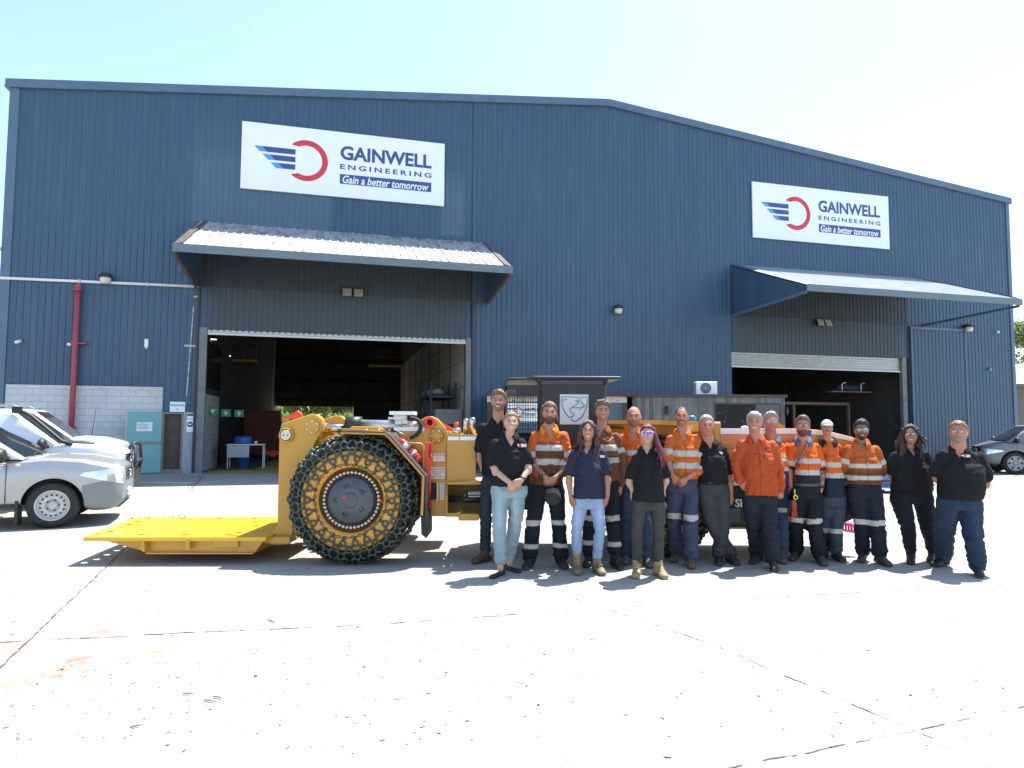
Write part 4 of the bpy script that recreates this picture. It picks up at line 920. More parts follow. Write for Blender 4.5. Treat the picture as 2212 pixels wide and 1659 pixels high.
t=ithing('steel_table','pale steel work table with thin legs just inside the left doorway','table',-9.15,2.1)
M=MB(); M.box((-.62,-.3,.82),(.62,.3,.86)); M.build('table_top',mat('table_steel',(.5,.5,.48),.4,metal=.3),t)
M=MB(); M.box((-.6,-.29,.40),(.12,-.27,.81)); M.build('modesty_panel',mat('table_panel',(.40,.42,.44),.5),t)
for x in (-.59,.57):
    for y in (-.27,.25): M=MB(); M.box((x,y,0),(x+.03,y+.03,.82)); M.build('leg',mat('table_steel',(.5,.5,.48),.4,metal=.3),t)
t=ithing('blue_bin','blue plastic bin with bulging blue liner under and behind the steel table','bin',-9.35,2.7); M=MB(); M.loft=None; M.lathe([(.20,0),(.26,.75),(.30,.86),(.31,1.05),(.27,1.12),(.22,1.1)],(0,0,0),n=20); M.build('bin_body',mat('bin_blue',(.03,.12,.38),.5,var=.15,vscale=8),t)
q=ithing('mug','white mug standing on the steel table inside the left doorway','mug',-8.85,2.1,.862); M=MB(); M.lathe([(.04,0),(.045,.10),(.04,.10),(.036,.01),(0,.01)],(0,0,0),n=16); M.build('cup',M_white,q); M=MB(); M.ring((.05,0,.05),(0,1,0),.025,.006,12,6); M.build('handle',M_white,q)
M_exit=mat('exit_green',(.02,.22,.12),.4)
for s_,d_,z_,lb in ((-10.15,1.2,2.0,'green first aid sign hanging nearest the left door post'),(-9.9,2.3,1.95,'green exit sign in the middle of the row by the office'),(-9.55,3.0,1.95,'green sign farthest inside of the row by the office')):
    t=ithing('safety_sign',lb,'sign',s_,d_,z_); M=MB(); M.box((-.16,0,-.13),(.16,.01,.13)); M.build('board',M_exit,t); M=MB(); M.box((-.03,-.004,-.08),(.03,-.001,.06)); M.box((-.08,-.004,-.01),(.08,-.0015,.03)); M.build('symbol',M_white,t)
# yellow walkway markings on the floor
M_yl=mat('floor_yellow',(.60,.42,.04),.7,var=.2,vscale=3,dirt=(.12,.10,.06),dscale=3,dth=(.4,.65))
def fl(pts,z=.009): 
    M=MB(); c=[]
    for p in pts: q=G(*p); c.append((q.x,q.y,z))
    M.add(c,[tuple(range(len(c)))]); return M
o=fl([(448,1017),(690,1014),(690,1020),(448,1023)]).build('floor_marking',M_yl); tag(o,kind='structure')
o=fl([(545,1017),(600,990),(640,960),(700,960),(700,1014)]).build('floor_marking',M_yl); tag(o,kind='structure')
t=ithing('traffic_cone','small orange traffic cone on the floor deep inside the left doorway','cone',inw(578,960,9.)[0],9.); M=MB(); M.lathe([(.14,0),(.14,.03),(.10,.035),(.03,.5),(0,.5)],(0,0,0),n=16); M.build('cone',M_oran,t); M=MB(); M.lathe([(.0725,.22),(.054,.35)],(0,0,0),n=16); M.build('band',M_white,t)
t=ithing('floor_scrubber','small orange wheeled machine on the floor deep inside the left doorway','machine',inw(592,955,8.)[0],8.)
M=MB(); M.box((-.35,-.2,.12),(.3,.2,.42)); M.build('motor_body',M_oran,t,bev=.03)
M=MB(); M.tube([(.25,0,.4),(.5,0,.9),(.6,0,.95)],.02,6); M.build('handle',M_blk,t)
for x in (-.22,.2): M=MB(); M.cyl((x,-.24,.12),(x,.24,.12),.12,n=14); M.build('wheel',M_rub,t)
# overhead crane, rack, lamps
M_cr=mat('crane_yellow',(.20,.12,.02),.6)
t=ithing('overhead_crane','dim yellow overhead crane beam under the shed roof','crane',-6,3.,0)
M=MB(); M.box((-4,-.2,5.15),(4.4,.2,5.7)); M.build('beam',M_cr,t); M=MB(); M.box((-3.9,-.5,5.72),(-2.9,.6,6.1)); M.build('trolley',M_cr,t)
for s_,d_,z_,nm in (inw(513,778,6.5)[:1]+(6.5,inw(513,778,6.5)[1],'left'),inw(833,790,9.)[:1]+(9.,inw(833,790,9.)[1],'right')):
    t=ithing('crane_platform','yellow railed crane platform on the %s side high in the dark shed'%nm,'platform',s_,d_,z_); M=MB(); M.box((-.8,-.4,-.08),(.8,.4,0)); M.build('deck',M_cr,t)
    M=MB()
    for z in (.35,.7): M.box((-.8,-.4,z),(.8,-.37,z+.04))
    for x in (-.8,-.27,.27,.77): M.box((x,-.4,0),(x+.03,-.37,.74))
    M.build('railing',mat('dark_frame',(.03,.02,.02),.6),t)
em=mat('lamp_glow',(1,1,1),.5); em.node_tree.nodes['Principled BSDF'].inputs['Emission Color'].default_value=(1,.97,.9,1); em.node_tree.nodes['Principled BSDF'].inputs['Emission Strength'].default_value=2.2
for i,(x,y,dp) in enumerate(((459,733,1.2),(491,769,5.5),(504,787,9.))):
    s_,z_=inw(x,y,dp); t=ithing('high_bay_lamp',('lit round ceiling lamp nearest the left door post','lit round ceiling lamp in the middle of the row of three','lit round ceiling lamp farthest inside of the row of three')[i],'ceiling lamp',s_,dp,z_)
    M=MB(); M.lathe([(.05,.25),(.08,.12),(.16,.02),(.17,0)],(0,0,0),n=18); M.build('shade',M_blk,t); M=MB(); M.lathe([(0,.0),(.14,.0),(.14,.012),(0,.012)],(0,0,0),n=18); M.build('bulb',em,t)
t=ithing('pallet_rack','dark steel pallet rack with bundles against the inner right wall of the left bay','rack',-2.35,3.5)
for x,y in ((-.35,-1.6),(-.35,0),(-.35,1.6),(.6,-1.6),(.6,0),(.6,1.6)): M=MB(); M.box((x,y,0),(x+.08,y+.08,3.2)); M.build('upright',mat('rack_blue',(.02,.03,.05),.6),t)
for z in (1.1,1.9,2.6): M=MB(); M.box((-.4,-1.6,z),(.65,1.65,z+.09)); M.build('shelf',mat('rack_blue',(.02,.03,.05),.6),t)
rr=random.Random(4)
for k in range(6): q=ithing('bundle','wrapped grey bundle lying on the pallet rack','bundle',-2.3+rr.uniform(-.15,.15),2.2+k*.5,2.7,'bundles on the pallet rack'); M=MB(); M.ball((0,0,.13),.30,.22,.14,12,8); M.v=[(a,b,max(c,0)) for a,b,c in M.v]; M.build('wrapping',mat('bundle_grey',(.20,.19,.17),.8,var=.4,vscale=9),q)
t=ithing('workshop_hut','small pale block store room inside the left bay by the right wall','hut',-2.0,1.0)
M=MB(); M.box((-.55,.4,0),(.45,2.2,2.15)); M.build('wall',brick_mat('store_block',(.26,.26,.25),(.15,.15,.15),.4,.2,1,.006,'XZ'),t); M=MB(); M.box((-.2,.37,.0),(.1,.399,1.6)); M.build('door',M_blk,t)
M_wood2=mat('raw_timber',(.20,.12,.07),.8,var=.2,vscale=4)
t=ithing('timber_frame','raw timber doorway frame deep inside the right doorway','frame',15.1,2.2)
for a in ((-1.6,0,0,-1.5,.12,2.55),(1.3,0,0,1.4,.12,2.55),(2.1-.7,0.13,0,2.2-.7,.2,2.5)): M=MB(); M.box(a[:3],a[3:]); M.build('post',M_wood2,t)
M=MB(); M.box((-2.6,0,2.56),(1.4,.12,2.68)); M.build('head_beam',M_wood2,t)
t=ithing('wall_shelf','narrow shelf with silver brackets and a blue bundle in the right doorway','shelf',15.9,1.6,3.1)
M=MB(); M.box((-1.1,-.3,0),(1.0,.1,.05)); M.build('board',M_wood2,t)
for x in (-.5,.5): M=MB(); M.tube([(x,-.2,.05),(x,-.2,.35),(x+.08,-.2,.42),(x+.2,-.2,.42)],.02,8); M.build('hook',M_white,t)
q=ithing('blue_bundle','rolled dark blue bundle lying on the shelf in the right doorway','bundle',15.9,1.6,3.15); M=MB(); M.tube([(-.7,-.08,.16),(-.3,-.08,.18),(.2,-.08,.15),(.8,-.08,.17)],[.10,.14,.15,.10],10); M.build('roll',mat('bundle_blue',(.02,.03,.07),.8,bump=.5,bscale=8),q)
# ================================================================ between the machine and the shed
M_gw=mat('weathered_boards',(.135,.14,.138),.8,var=.28,vscale=1.5,stretch=(9,1,.9),bump=.4,bscale=20)
def board_mat():
    m=M_gw; n=m.node_tree.nodes; l=m.node_tree.links; p=n['Principled BSDF']; src=p.inputs['Base Color'].links[0].from_socket
    tc=n.new('ShaderNodeTexCoord'); sx=n.new('ShaderNodeSeparateXYZ'); l.new(tc.outputs['Object'],sx.inputs[0]); mu=n.new('ShaderNodeMath'); mu.operation='MULTIPLY'; mu.inputs[1].default_value=7.5; l.new(sx.outputs[0],mu.inputs[0])
    fl_=n.new('ShaderNodeMath'); fl_.operation='FLOOR'; l.new(mu.outputs[0],fl_.inputs[0]); wn=n.new('ShaderNodeTexWhiteNoise'); wn.noise_dimensions='1D'; l.new(fl_.outputs[0],wn.inputs['W'])
    r=n.new('ShaderNodeMapRange'); r.inputs[3].default_value=.72; r.inputs[4].default_value=1.22; l.new(wn.outputs[0],r.inputs[0]); x=n.new('ShaderNodeVectorMath'); x.operation='SCALE'; l.new(src,x.inputs[0]); l.new(r.outputs[0],x.inputs['Scale']); l.new(x.outputs[0],p.inputs['Base Color'])
board_mat()
YH=22.3; a=at(1366,860,YH); b=at(1695,860,YH); hz=at(1530,858,YH).z
t=thing('site_office','grey weathered board site office with wide dark window in front of the right doorway','cabin',((a.x+b.x)/2,YH,0),None,True); hw=(b.x-a.x)/2
M=MB(); M.box((-hw,0,.15),(hw,2.4,hz)); M.build('board_wall',M_gw,t)
M=MB(); M.box((-hw-.15,-.12,hz+.002),(hw+.05,2.5,hz+.09)); M.build('roof',mat('dark_roof',(.05,.05,.055),.7,var=.2),t)
wl_=at(1534,0,YH).x-(a.x+b.x)/2; wr=at(1664,0,YH).x-(a.x+b.x)/2; wt=at(1600,874,YH).z; 
M=MB(); M.box((wl_-.05,-.04,1.0),(wr+.05,-.002,wt+.04)); wf=M.build('window_frame',mat('dark_frame2',(.025,.027,.03),.5),t)
M=MB(); M.box((wl_,-.05,1.05),(lerp(wl_,wr,.62),-.041,wt)); M.build('window_pane',mat('mirror_glass',(.012,.014,.014),.35,spec=.15,dirt=(.07,.08,.075),dscale=5,dth=(.58,.66)),wf)
M=MB(); M.box((lerp(wl_,wr,.64),-.05,1.05),(wr,-.041,wt)); M.build('window_pane',mat('dull_glass',(.06,.065,.07),.25),wf)
for x in (at(1431,0,YH).x,at(1680,0,YH).x):
    M=MB(); x-=(a.x+b.x)/2; M.cyl((x,-.08,1.95),(x,-.08,2.22),.055,n=12); M.build('porch_lamp',M_blk,t)
c=at(1527,843,YH+.4)
t=thing('air_conditioner','white outdoor air conditioner with round fan grille on top of the site office','air conditioner',(c.x,YH+.4,hz+.09),None,True)
M=MB(); M.box((-.36,0,.02),(.36,.3,.46)); ac=M.build('casing',M_white,t,bev=.015)
M=MB(); M.lathe([(.0,0),(.185,.0),(.185,.012),(0,.012)],(-.04,.0,.24),(0,-1,0),n=28); f_=M.build('fan_recess',mat('fan_dark',(.10,.10,.11),.6),t)
M=MB()
for r_ in (.18,.14,.10,.06): M.ring((-.04,-.016,.24),(0,1,0),r_,.006,28,5)
M.ball((-.04,-.02,.24),.03,.012,.03,10,6); M.build('fan_grille',mat('grille_grey',(.40,.41,.42),.5),t)
for k in range(6): M=MB(); M.box((-.363,.03,.07+k*.06),(-.357,.27,.09+k*.06)); M.build('side_slot',M_blk,ac)
for x in (-.28,.24): M=MB(); M.box((x,.02,0),(x+.05,.28,.02)); M.build('foot',M_blk,t)
# blue container with company banner behind the cab
YK=21.6; a=at(1054,855,YK); b=at(1352,865,YK); kz=at(1200,856,YK).z; mid=(a.x+b.x)/2; hw=(b.x-a.x)/2
t=thing('shipping_container','faded blue shipping container with a white banner behind the machine cab','container',(mid,YK,0),None,True)
M=MB(); M.box((-hw,0.06,.15),(hw,2.4,kz-.1)); x=-hw+.15
vs=[];fs=[];i=0
while x<hw-.1:
    for dx,dy in ((0,0),(.07,0),(.10,.04),(.17,.04),(.20,0)):
        if dx==.20: continue
        dy*=.5; vs+=[(x+dx,.02+dy,.3),(x+dx,.02+dy,kz-.22)]
        if i: fs.append((2*i-2,2*i,2*i+1,2*i-1))
        i+=1
    x+=.2
M.add(vs,fs); M.build('corrugated_side',mat('container_blue',(.055,.095,.14),.55,var=.15,vscale=1.2,dirt=(.12,.08,.06),dscale=2,dth=(.6,.75)),t)
M=MB(); M.box((-hw-.03,-.02,kz-.20),(hw+.03,.1,kz)); M.build('top_rail',mat('pale_top_rail',(.45,.45,.43),.6,var=.2,vscale=6,dirt=(.1,.06,.05),dscale=6),t)
M=MB(); M.box((-hw-.05,-.3,kz+.01),(hw+.3,2.4,kz+.13)); M.build('flat_roof',mat('brown_roof',(.07,.035,.03),.8,var=.3,vscale=3),t)
for x in (-hw-.02,hw-.1): M=MB(); M.box((x,-.03,0.15),(x+.12,.1,kz-.2)); M.build('corner_post',mat('brown_roof',(.07,.035,.03),.8),t)
for x in (-hw,hw-.3): M=MB(); M.box((x,0,0),(x+.3,2.3,.149)); M.build('foot_block',M_block,t)
bx0=at(1100,0,YK).x-mid; bx1=at(1172,0,YK).x-mid; bz1=at(1130,871,YK).z; bz0=at(1130,911,YK).z
M=MB(); M.box((bx0,-.03,bz0),(bx1,-.01,bz1)); bn=M.build('banner',M_sign,t)
M=MB(); cx=lerp(bx0,bx1,.33); cz=(bz0+bz1)/2; M.ring((cx,-.034,cz),(0,1,0),.15,.018,24,4); M.build('emblem_ring',M_rd,bn)
M=MB()
for k in range(3): M.box((cx-.42+.08*k,-.036,cz+.09-.09*k),(cx-.05,-.033,cz+.14-.09*k))
M.build('emblem_wing',M_nav,bn)
M=MB(); M.text('GAINWELL',(lerp(bx0,bx1,.48),-.034,cz+.04),(1,0,0),(0,0,1),.155,bold=.04,xs=.62); M.text('ENGINEERING',(lerp(bx0,bx1,.48),-.034,cz-.10),(1,0,0),(0,0,1),.08,bold=.02,xs=.75); M.build('lettering',mat('sign_black',(.02,.02,.03),.5),bn)
# ================================================================ neighbouring house and trees
YN=44.; p0=at(2193,900,YN); 
t=thing('neighbour_building','low beige building with pale metal roof past the right corner of the warehouse','building',(p0.x,YN,0),None,True)
zt_=at(2200,834,YN).z; M=MB(); M.box((-1.2,0,0),(14,8,zt_)); M.build('wall',mat('beige_wall',(.17,.155,.13),.85,var=.06),t)
zr=at(2200,786,YN).z; M=MB(); M.add([(-1.8,-.7,zt_),(15,-.7,zt_),(15,4,zr+.3),(-1.8,4,zr+.3),(-1.8,-.7,zt_+.08),(15,-.7,zt_+.08),(15,4,zr+.38),(-1.8,4,zr+.38)],[(0,3,2,1),(4,5,6,7),(0,1,5,4),(3,7,6,2),(0,4,7,3),(1,2,6,5)]); M.build('roof',M_galv,t)
M=MB(); M.box((-1.9,-.82,zt_-.06),(15,-.7,zt_+.12)); M.build('gutter',mat('gutter_green',(.10,.14,.14),.5),t)
x0=at(2201,0,YN).x-p0.x; z1_=at(2205,867,YN).z; z0_=at(2205,912,YN).z
M=MB(); M.box((x0,-.08,z0_),(x0+1.6,0,z1_)); wf=M.build('window',mat('cream_frame',(.55,.50,.33),.6),t); M=MB(); M.box((x0+.12,-.10,z0_+.12),(x0+1.48,-.081,z1_-.12)); M.build('pane',mat('dull_glass',(.06,.065,.07),.25),wf); M=MB(); M.box((x0-.15,-.14,z0_-.1),(x0+1.75,0,z0_-.003)); M.build('sill',M_white,wf)
def leaf_mat(name,col):
    m=mat(name,col,.6,var=.35,vscale=.8); n=m.node_tree.nodes; l=m.node_tree.links; p=n['Principled BSDF']; tr=n.new('ShaderNodeBsdfTranslucent'); l.new(p.inputs['Base Color'].links[0].from_socket,tr.inputs[0]); mx=n.new('ShaderNodeMixShader'); mx.inputs[0].default_value=.45; l.new(p.outputs[0],mx.inputs[1]); l.new(tr.outputs[0],mx.inputs[2]); l.new(mx.outputs[0],n['Material Output'].inputs[0]); return m
LEAFM=[leaf_mat('leaf_mid',(.15,.21,.045)),leaf_mat('leaf_pale',(.27,.31,.09)),leaf_mat('leaf_deep',(.055,.10,.025))]
M_bark=mat('bark',(.12,.095,.075),.9,var=.3,vscale=5,bump=.6,bscale=20)
def tree(label,x,y,h,cr,mt,seed,n=5200,name='tree',lsz=.16,trunk=.45):
    r=random.Random(seed); t=thing(name,label,'tree',(x,y,0),'trees behind the warehouse',True)
    M=MB(); base=Vector((0,0,0)); top=Vector((r.uniform(-.5,.5),0,h*.62)); M.tube([base,lerp(base,top,.5)+Vector((r.uniform(-.3,.3),0,0)),top],[.26*h/10,.19*h/10,.10*h/10],10)
    cl=[]
    for k in range(17):
        a=r.uniform(0,2*PI); u=r.uniform(.18,1); c=Vector((math.cos(a)*cr*r.uniform(.2,.85)*(1.1-u*.5),math.sin(a)*cr*r.uniform(.2,.85)*(1.1-u*.5),h*(trunk*.6+(1-trunk*.6)*u*.92))); cl.append((c,cr*r.uniform(.24,.42)))
        s=lerp(base,top,min(1,c.z/h*.8)); M.tube([s,lerp(s,c,.5)+Vector((0,0,-.2)),c],[.09*h/10,.06*h/10,.02],6)
    M.build('trunk',M_bark,t)
    for q,mm in enumerate(mt):
        L=MB(); vs=[];fs=[]
        for k in range(n//len(mt)):
            c,cr_=cl[r.randrange(len(cl))]; d=Vector((r.gauss(0,1),r.gauss(0,1),r.gauss(0,.8))).normalized()*cr_*(.55+.5*r.random()); p=c+d; sz=lsz*r.uniform(.6,1.5)
            a=Vector((r.gauss(0,1),r.gauss(0,1),r.gauss(0,1))).normalized(); b=a.cross(Vector((r.gauss(0,1),r.gauss(0,1),r.gauss(0,1)))).normalized(); o=len(vs)
            vs+=[p-a*sz,p+b*sz*.45,p+a*sz,p-b*sz*.45]; fs.append((o,o+1,o+2,o+3))
        L.add(vs,fs); L.build('crown',LEAFM[mm],t)
    return t
q=at(2190,0,62); tree('tall pale green tree rising over the beige building at the right edge',q.x+1.6,62,at(2200,700,62).z+.4,5.2,(0,1,2),5,14000,trunk=.2)
q=at(2214,0,70); tree('darker green tree farther behind the beige building',q.x+1,70,10,5,(0,2),6,8000,trunk=.2)
# trees seen through the far doorway
far=[(600,66,8,'bare grey branched tree at the left of the far doorway'),(628,72,9,'olive green tree second from the left in the far doorway'),(655,64,8,'leafy green tree in the middle of the far doorway'),(690,75,10,'dark green tree behind the middle one in the far doorway'),(722,66,7.5,'bright green tree right of centre in the far doorway'),(752,72,10,'tall dark trunked tree at the right of the far doorway')]
for i,(px,Y,h,lb) in enumerate(far):
    q=at(px,0,Y); tree(lb,q.x,Y,h,3.0,((0,1),(1,0),(0,1),(2,0),(0,1),(2,0))[i],20+i,900 if i==0 else 3200,trunk=.1,lsz=.2)
M=MB(); rr=random.Random(8); vs=[];fs=[]
for k in range(2600):
    px=rr.uniform(560,800); Y=rr.uniform(58,80); q=at(px,0,Y); z=rr.uniform(0,2.6); a=Vector((rr.gauss(0,1),rr.gauss(0,1),rr.gauss(0,1))).normalized()*.25; b=Vector((rr.gauss(0,1),rr.gauss(0,1),rr.gauss(0,1))).normalized()*.12; p=Vector((q.x,Y,z)); o=len(vs); vs+=[p-a,p+b,p+a,p-b]; fs.append((o,o+1,o+2,o+3))
M.add(vs,fs); tag(M.build('undergrowth',LEAFM[0]),'mass of sunlit green undergrowth beyond the far doorway','undergrowth',kind='stuff')
# a far wooded ridge closes the horizon
M=MB(); vs=[];fs=[]; K=140
for i in range(K+1):
    a=lerp(-1.15,1.15,i/K); R_=240; h=7+4*noise.noise(Vector((i*.13,0,0)))+1.2*noise.noise(Vector((i*.9,3,0))); vs+=[(R_*math.sin(a),R_*math.cos(a),-.5),(R_*math.sin(a)*1.02,R_*math.cos(a)*1.02,h)]
    if i: fs.append((2*i-2,2*i,2*i+1,2*i-1))
M.add(vs,fs); tag(M.build('wooded_ridge',mat('far_trees',(.05,.075,.035),.95,var=.4,vscale=.15)),kind='structure')
# twig of a tree just outside the left edge
t=thing('bare_twigs','bare thin twigs reaching in beside the left corner of the warehouse','branch',tuple(at(-6,535,19)))
M=MB(); r=random.Random(2)
for k in range(9): a=at(-14,540+r.uniform(-3,5),19); b=at(r.uniform(2,15),r.uniform(522,548),19); M.tube([a,lerp(a,b,.5)+Vector((0,0,r.uniform(-.04,.04))),b],[.012,.008,.004],5)
M.build('twigs',M_bark,t)

q=G(1912,1066); t=thing('blue_trolley','low glossy blue box on the yard between the goateed man and curly haired woman','trolley',(q.x,q.y,0),None,True)
M=MB(); M.box((-.1,0,.14),(1.15,.7,.42)); M.build('tub',mat('glossy_blue',(.015,.10,.36),.15,coat=.6),t,bev=.03)
M=MB(); M.box((-.13,-.03,.27),(1.18,.73,.31)); M.box((-.13,-.03,.20),(1.18,.73,.225)); M.build('black_bands',M_blk,t)
M=MB(); M.box((-.12,-.02,.09),(1.17,.72,.135)); M.build('white_base',M_wst,t)
for x in (0,1.05):
    for y in (.1,.6): M=MB(); M.cyl((x,y-.02,.045),(x,y+.02,.045),.045,n=12); M.build('castor',M_rub,t)
# ================================================================ vehicles (local frame: +x forward, front axle at x=0)
def paint(name,col,met=.3,rough=.28): return mat(name,col,rough,metal=met,coat=.6)
M_glass=mat('car_glass',(.014,.02,.02),.06,spec=.55)
M_tyre=mat('car_tyre',(.02,.02,.021),.8,bump=.2,bscale=60)
M_lite=mat('headlight_glass',(.60,.63,.66),.12,metal=.55)
M_plastic=mat('black_plastic',(.02,.02,.021),.55)
def interp(l,x):
    for i in range(len(l)-1):
        if l[i][0]<=x<=l[i+1][0]:
            t=(x-l[i][0])/(l[i+1][0]-l[i][0]); return [lerp(a,b,t) for a,b in zip(l[i][1:],l[i+1][1:])]
    return list(l[-1][1:] if x>l[-1][0] else l[0][1:])
def car(name,label,cat,pos,yaw,P):
    t=thing(name,label,cat,pos,None,True,yaw); pm=P['paint']; W2=P['w']/2; R_=P['r']; wb=P['wb']
    # --- lower body
    M=MB(); xs=[];x=P['st'][0][0]
    while x<P['st'][-1][0]-1e-6: xs.append(x); x+=.07 if x>P['st'][-1][0]-.75 or x<P['st'][0][0]+.3 else .14
    xs.append(P['st'][-1][0]); m_=17; vs=[];fs=[]
    for x in xs:
        zb_,zt,wf=interp(P['st'],x); w_=W2*wf; h=zt-zb_
        half=[(w_*.80,zb_),(w_*.95,zb_+.05),(w_*.985,zb_+.16*h),(w_*1.0,zb_+.42*h),(w_*1.0,zb_+.62*h),(w_*.99,zb_+.80*h),(w_*.965,zb_+.925*h),(w_*.91,zb_+.985*h),(w_*.45,zt+.022)]
        ring=[(y,z) for y,z in half]+[(-y,z) for y,z in half[::-1]]
        vs+=[(x,y,z) for y,z in ring]
    m_=18
    for i in range(len(xs)-1):
        for j in range(m_): fs.append((i*m_+j,(i+1)*m_+j,(i+1)*m_+(j+1)%m_,i*m_+(j+1)%m_))
    fs+=[tuple(range(m_)),tuple((len(xs)-1)*m_+j for j in range(m_-1,-1,-1))]
    M.add(vs,fs,None,True); 
    bme=bpy.data.meshes.new('b'); bme.from_pydata(M.v,[],M.f); bme.update(); bo=bpy.data.objects.new('b',bme); COL.objects.link(bo)
    bm=bmesh.new(); bm.from_mesh(bme); bmesh.ops.recalc_face_normals(bm,faces=bm.faces); bm.to_mesh(bme); bm.free()
    K=MB()
    for ax in (0,-wb):
        for s in (-1,1): K.cyl((ax,s*(W2-.30),R_),(ax,s*(W2+.2),R_),R_+P.get('gap',.065),n=40)
    kme=bpy.data.meshes.new('k'); kme.from_pydata(K.v,[],K.f); kme.update(); bm=bmesh.new(); bm.from_mesh(kme); bmesh.ops.recalc_face_normals(bm,faces=bm.faces); bm.to_mesh(kme); bm.free()
    ko=bpy.data.objects.new('k',kme); COL.objects.link(ko); md=bo.modifiers.new('x','BOOLEAN'); md.operation='DIFFERENCE'; md.object=ko; md.solver='EXACT'
    me=bpy.data.meshes.new_from_object(bo.evaluated_get(bpy.context.evaluated_depsgraph_get())); bpy.data.objects.remove(bo); bpy.data.objects.remove(ko)
    # assign the two-tone bumper and dark wheel wells by position
    bm=bmesh.new(); bm.from_mesh(me)
    me.materials.clear(); me.materials.append(pm); me.materials.append(M_plastic); me.materials.append(P.get('bumper',pm))
    for f in me.polygons:
        c=f.center; inw_=any((c.x-ax)**2+(c.z-R_)**2<(R_+P.get('gap',.065)+.004)**2 for ax in (0,-wb)); f.material_index=1 if (inw_ and (abs(f.normal.y)<.5 or abs(c.y)<W2-.25)) else 0
    body=bpy.data.objects.new('body',me); COL.objects.link(body); body.parent=t; body['_b']=(0,0,0)
    shade_sharp(body,.55)
    def patch(name,planes,off,m,par=body):
        b2=bmesh.new(); b2.from_mesh(me)
        bmesh.ops.delete(b2,geom=[f for f in b2.faces if f.material_index==1],context='FACES')
        for co_,no_ in planes:
            bmesh.ops.bisect_plane(b2,geom=b2.verts[:]+b2.edges[:]+b2.faces[:],plane_co=co_,plane_no=no_,clear_outer=True)
        b2.normal_update()
        for v in b2.verts: v.co=v.co+v.normal*off
        m2=bpy.data.meshes.new(name); b2.to_mesh(m2); b2.free(); m2.materials.clear(); m2.materials.append(m)
        for p_ in m2.polygons: p_.material_index=0
        o_=bpy.data.objects.new(name,m2); COL.objects.link(o_); o_.parent=par; o_['_b']=(0,0,0); return o_
    xf0=P['st'][-1][0]; bz=P.get('bz',.62)
    if 'bumper' in P: patch('bumper',[((.3,0,bz),(-.22,0,1)),((R_+.03,0,0),(-1,0,0))],.006,P['bumper'],t)
    zl0,zl1=P.get('lz',(.66,.86))
    for s in (-1,1):
        patch('headlight',[((xf0,s*W2*.54,0),(0,-s,0)),((xf0-.50,0,zl1-.06),(-.75,0,.9)),((xf0-.08,0,zl0),(-.26,0,-1)),((xf0,0,zl1),(-.12,0,1)),((xf0-.60,0,0),(-1,0,0))],.009,M_lite,t)
    patch('lower_intake',[((0,W2*.45,0),(0,1,0)),((0,-W2*.45,0),(0,-1,0)),((0,0,P['plate']-.05),(0,0,1)),((0,0,P['plate']-.16),(0,0,-1)),((xf0-.2,0,0),(-1,0,0))],.012,M_plastic,t)
    # --- cabin
    xr,xr2,xf2,xf,zb1,zr,zc=P['cab']; wb_,wr=W2*.95,W2*.80
    V=[(xr,-wb_,zb1),(xf,-wb_,zc),(xf,wb_,zc),(xr,wb_,zb1),(xr2,-wr,zr),(xf2,-wr*.98,zr-.01),(xf2,wr*.98,zr-.01),(xr2,wr,zr)]
    M=MB(); M.add(V,[(0,3,2,1),(4,5,6,7),(0,1,5,4),(1,2,6,5),(2,3,7,6),(3,0,4,7)]); cab=M.build('cabin',pm,t); bm=bmesh.new(); bm.from_mesh(cab.data); bmesh.ops.bevel(bm,geom=[e for e in bm.edges if max(v.co.z for v in e.verts)>zb1+.05],offset=.085,segments=4,affect='EDGES',profile=.6); bm.to_mesh(cab.data); bm.free(); shade_sharp(cab,.7)
    def face(a,b,c,d,u,v,o=.0):  # bilinear point on quad a-b (bottom) d-c (top)
        a,b,c,d=map(Vector,(a,b,c,d)); p=lerp(lerp(a,b,u),lerp(d,c,u),v); n=(b-a).cross(d-a).normalized(); return p+n*o
    for s in (0,1):
        q=(V[0],V[1],V[5],V[4]) if s==0 else (V[2],V[3],V[7],V[6])
        for (u0,u1,u2,u3) in P['win']:
            uu=(u0,u1,u2,u3) if s==0 else (1-u1,1-u0,1-u3,1-u2)
            M=MB(); pts=[face(*q,uu[0],.10,.008),face(*q,uu[1],.10,.008),face(*q,uu[2],.88,.008),face(*q,uu[3],.88,.008)]; M.add(pts,[(0,1,2,3)]); M.build('side_window',M_glass,cab)
    q=(V[1],V[2],V[6],V[5]); M=MB(); M.add([face(*q,.07,.05,.008),face(*q,.93,.05,.008),face(*q,.90,.92,.008),face(*q,.10,.92,.008)],[(0,1,2,3)]); ws=M.build('windscreen',M_glass,cab)
    M=MB()
    for u in (.30,.62): M.tube([face(*q,u,.03,.02),face(*q,u+.26,.10,.02)],.008,5)
    M.build('wipers',M_plastic,ws)
    q=(V[3],V[0],V[4],V[7]); M=MB(); M.add([face(*q,.1,.12,.008),face(*q,.9,.12,.008),face(*q,.88,.86,.008),face(*q,.12,.86,.008)],[(0,1,2,3)]); M.build('rear_window',M_glass,cab)
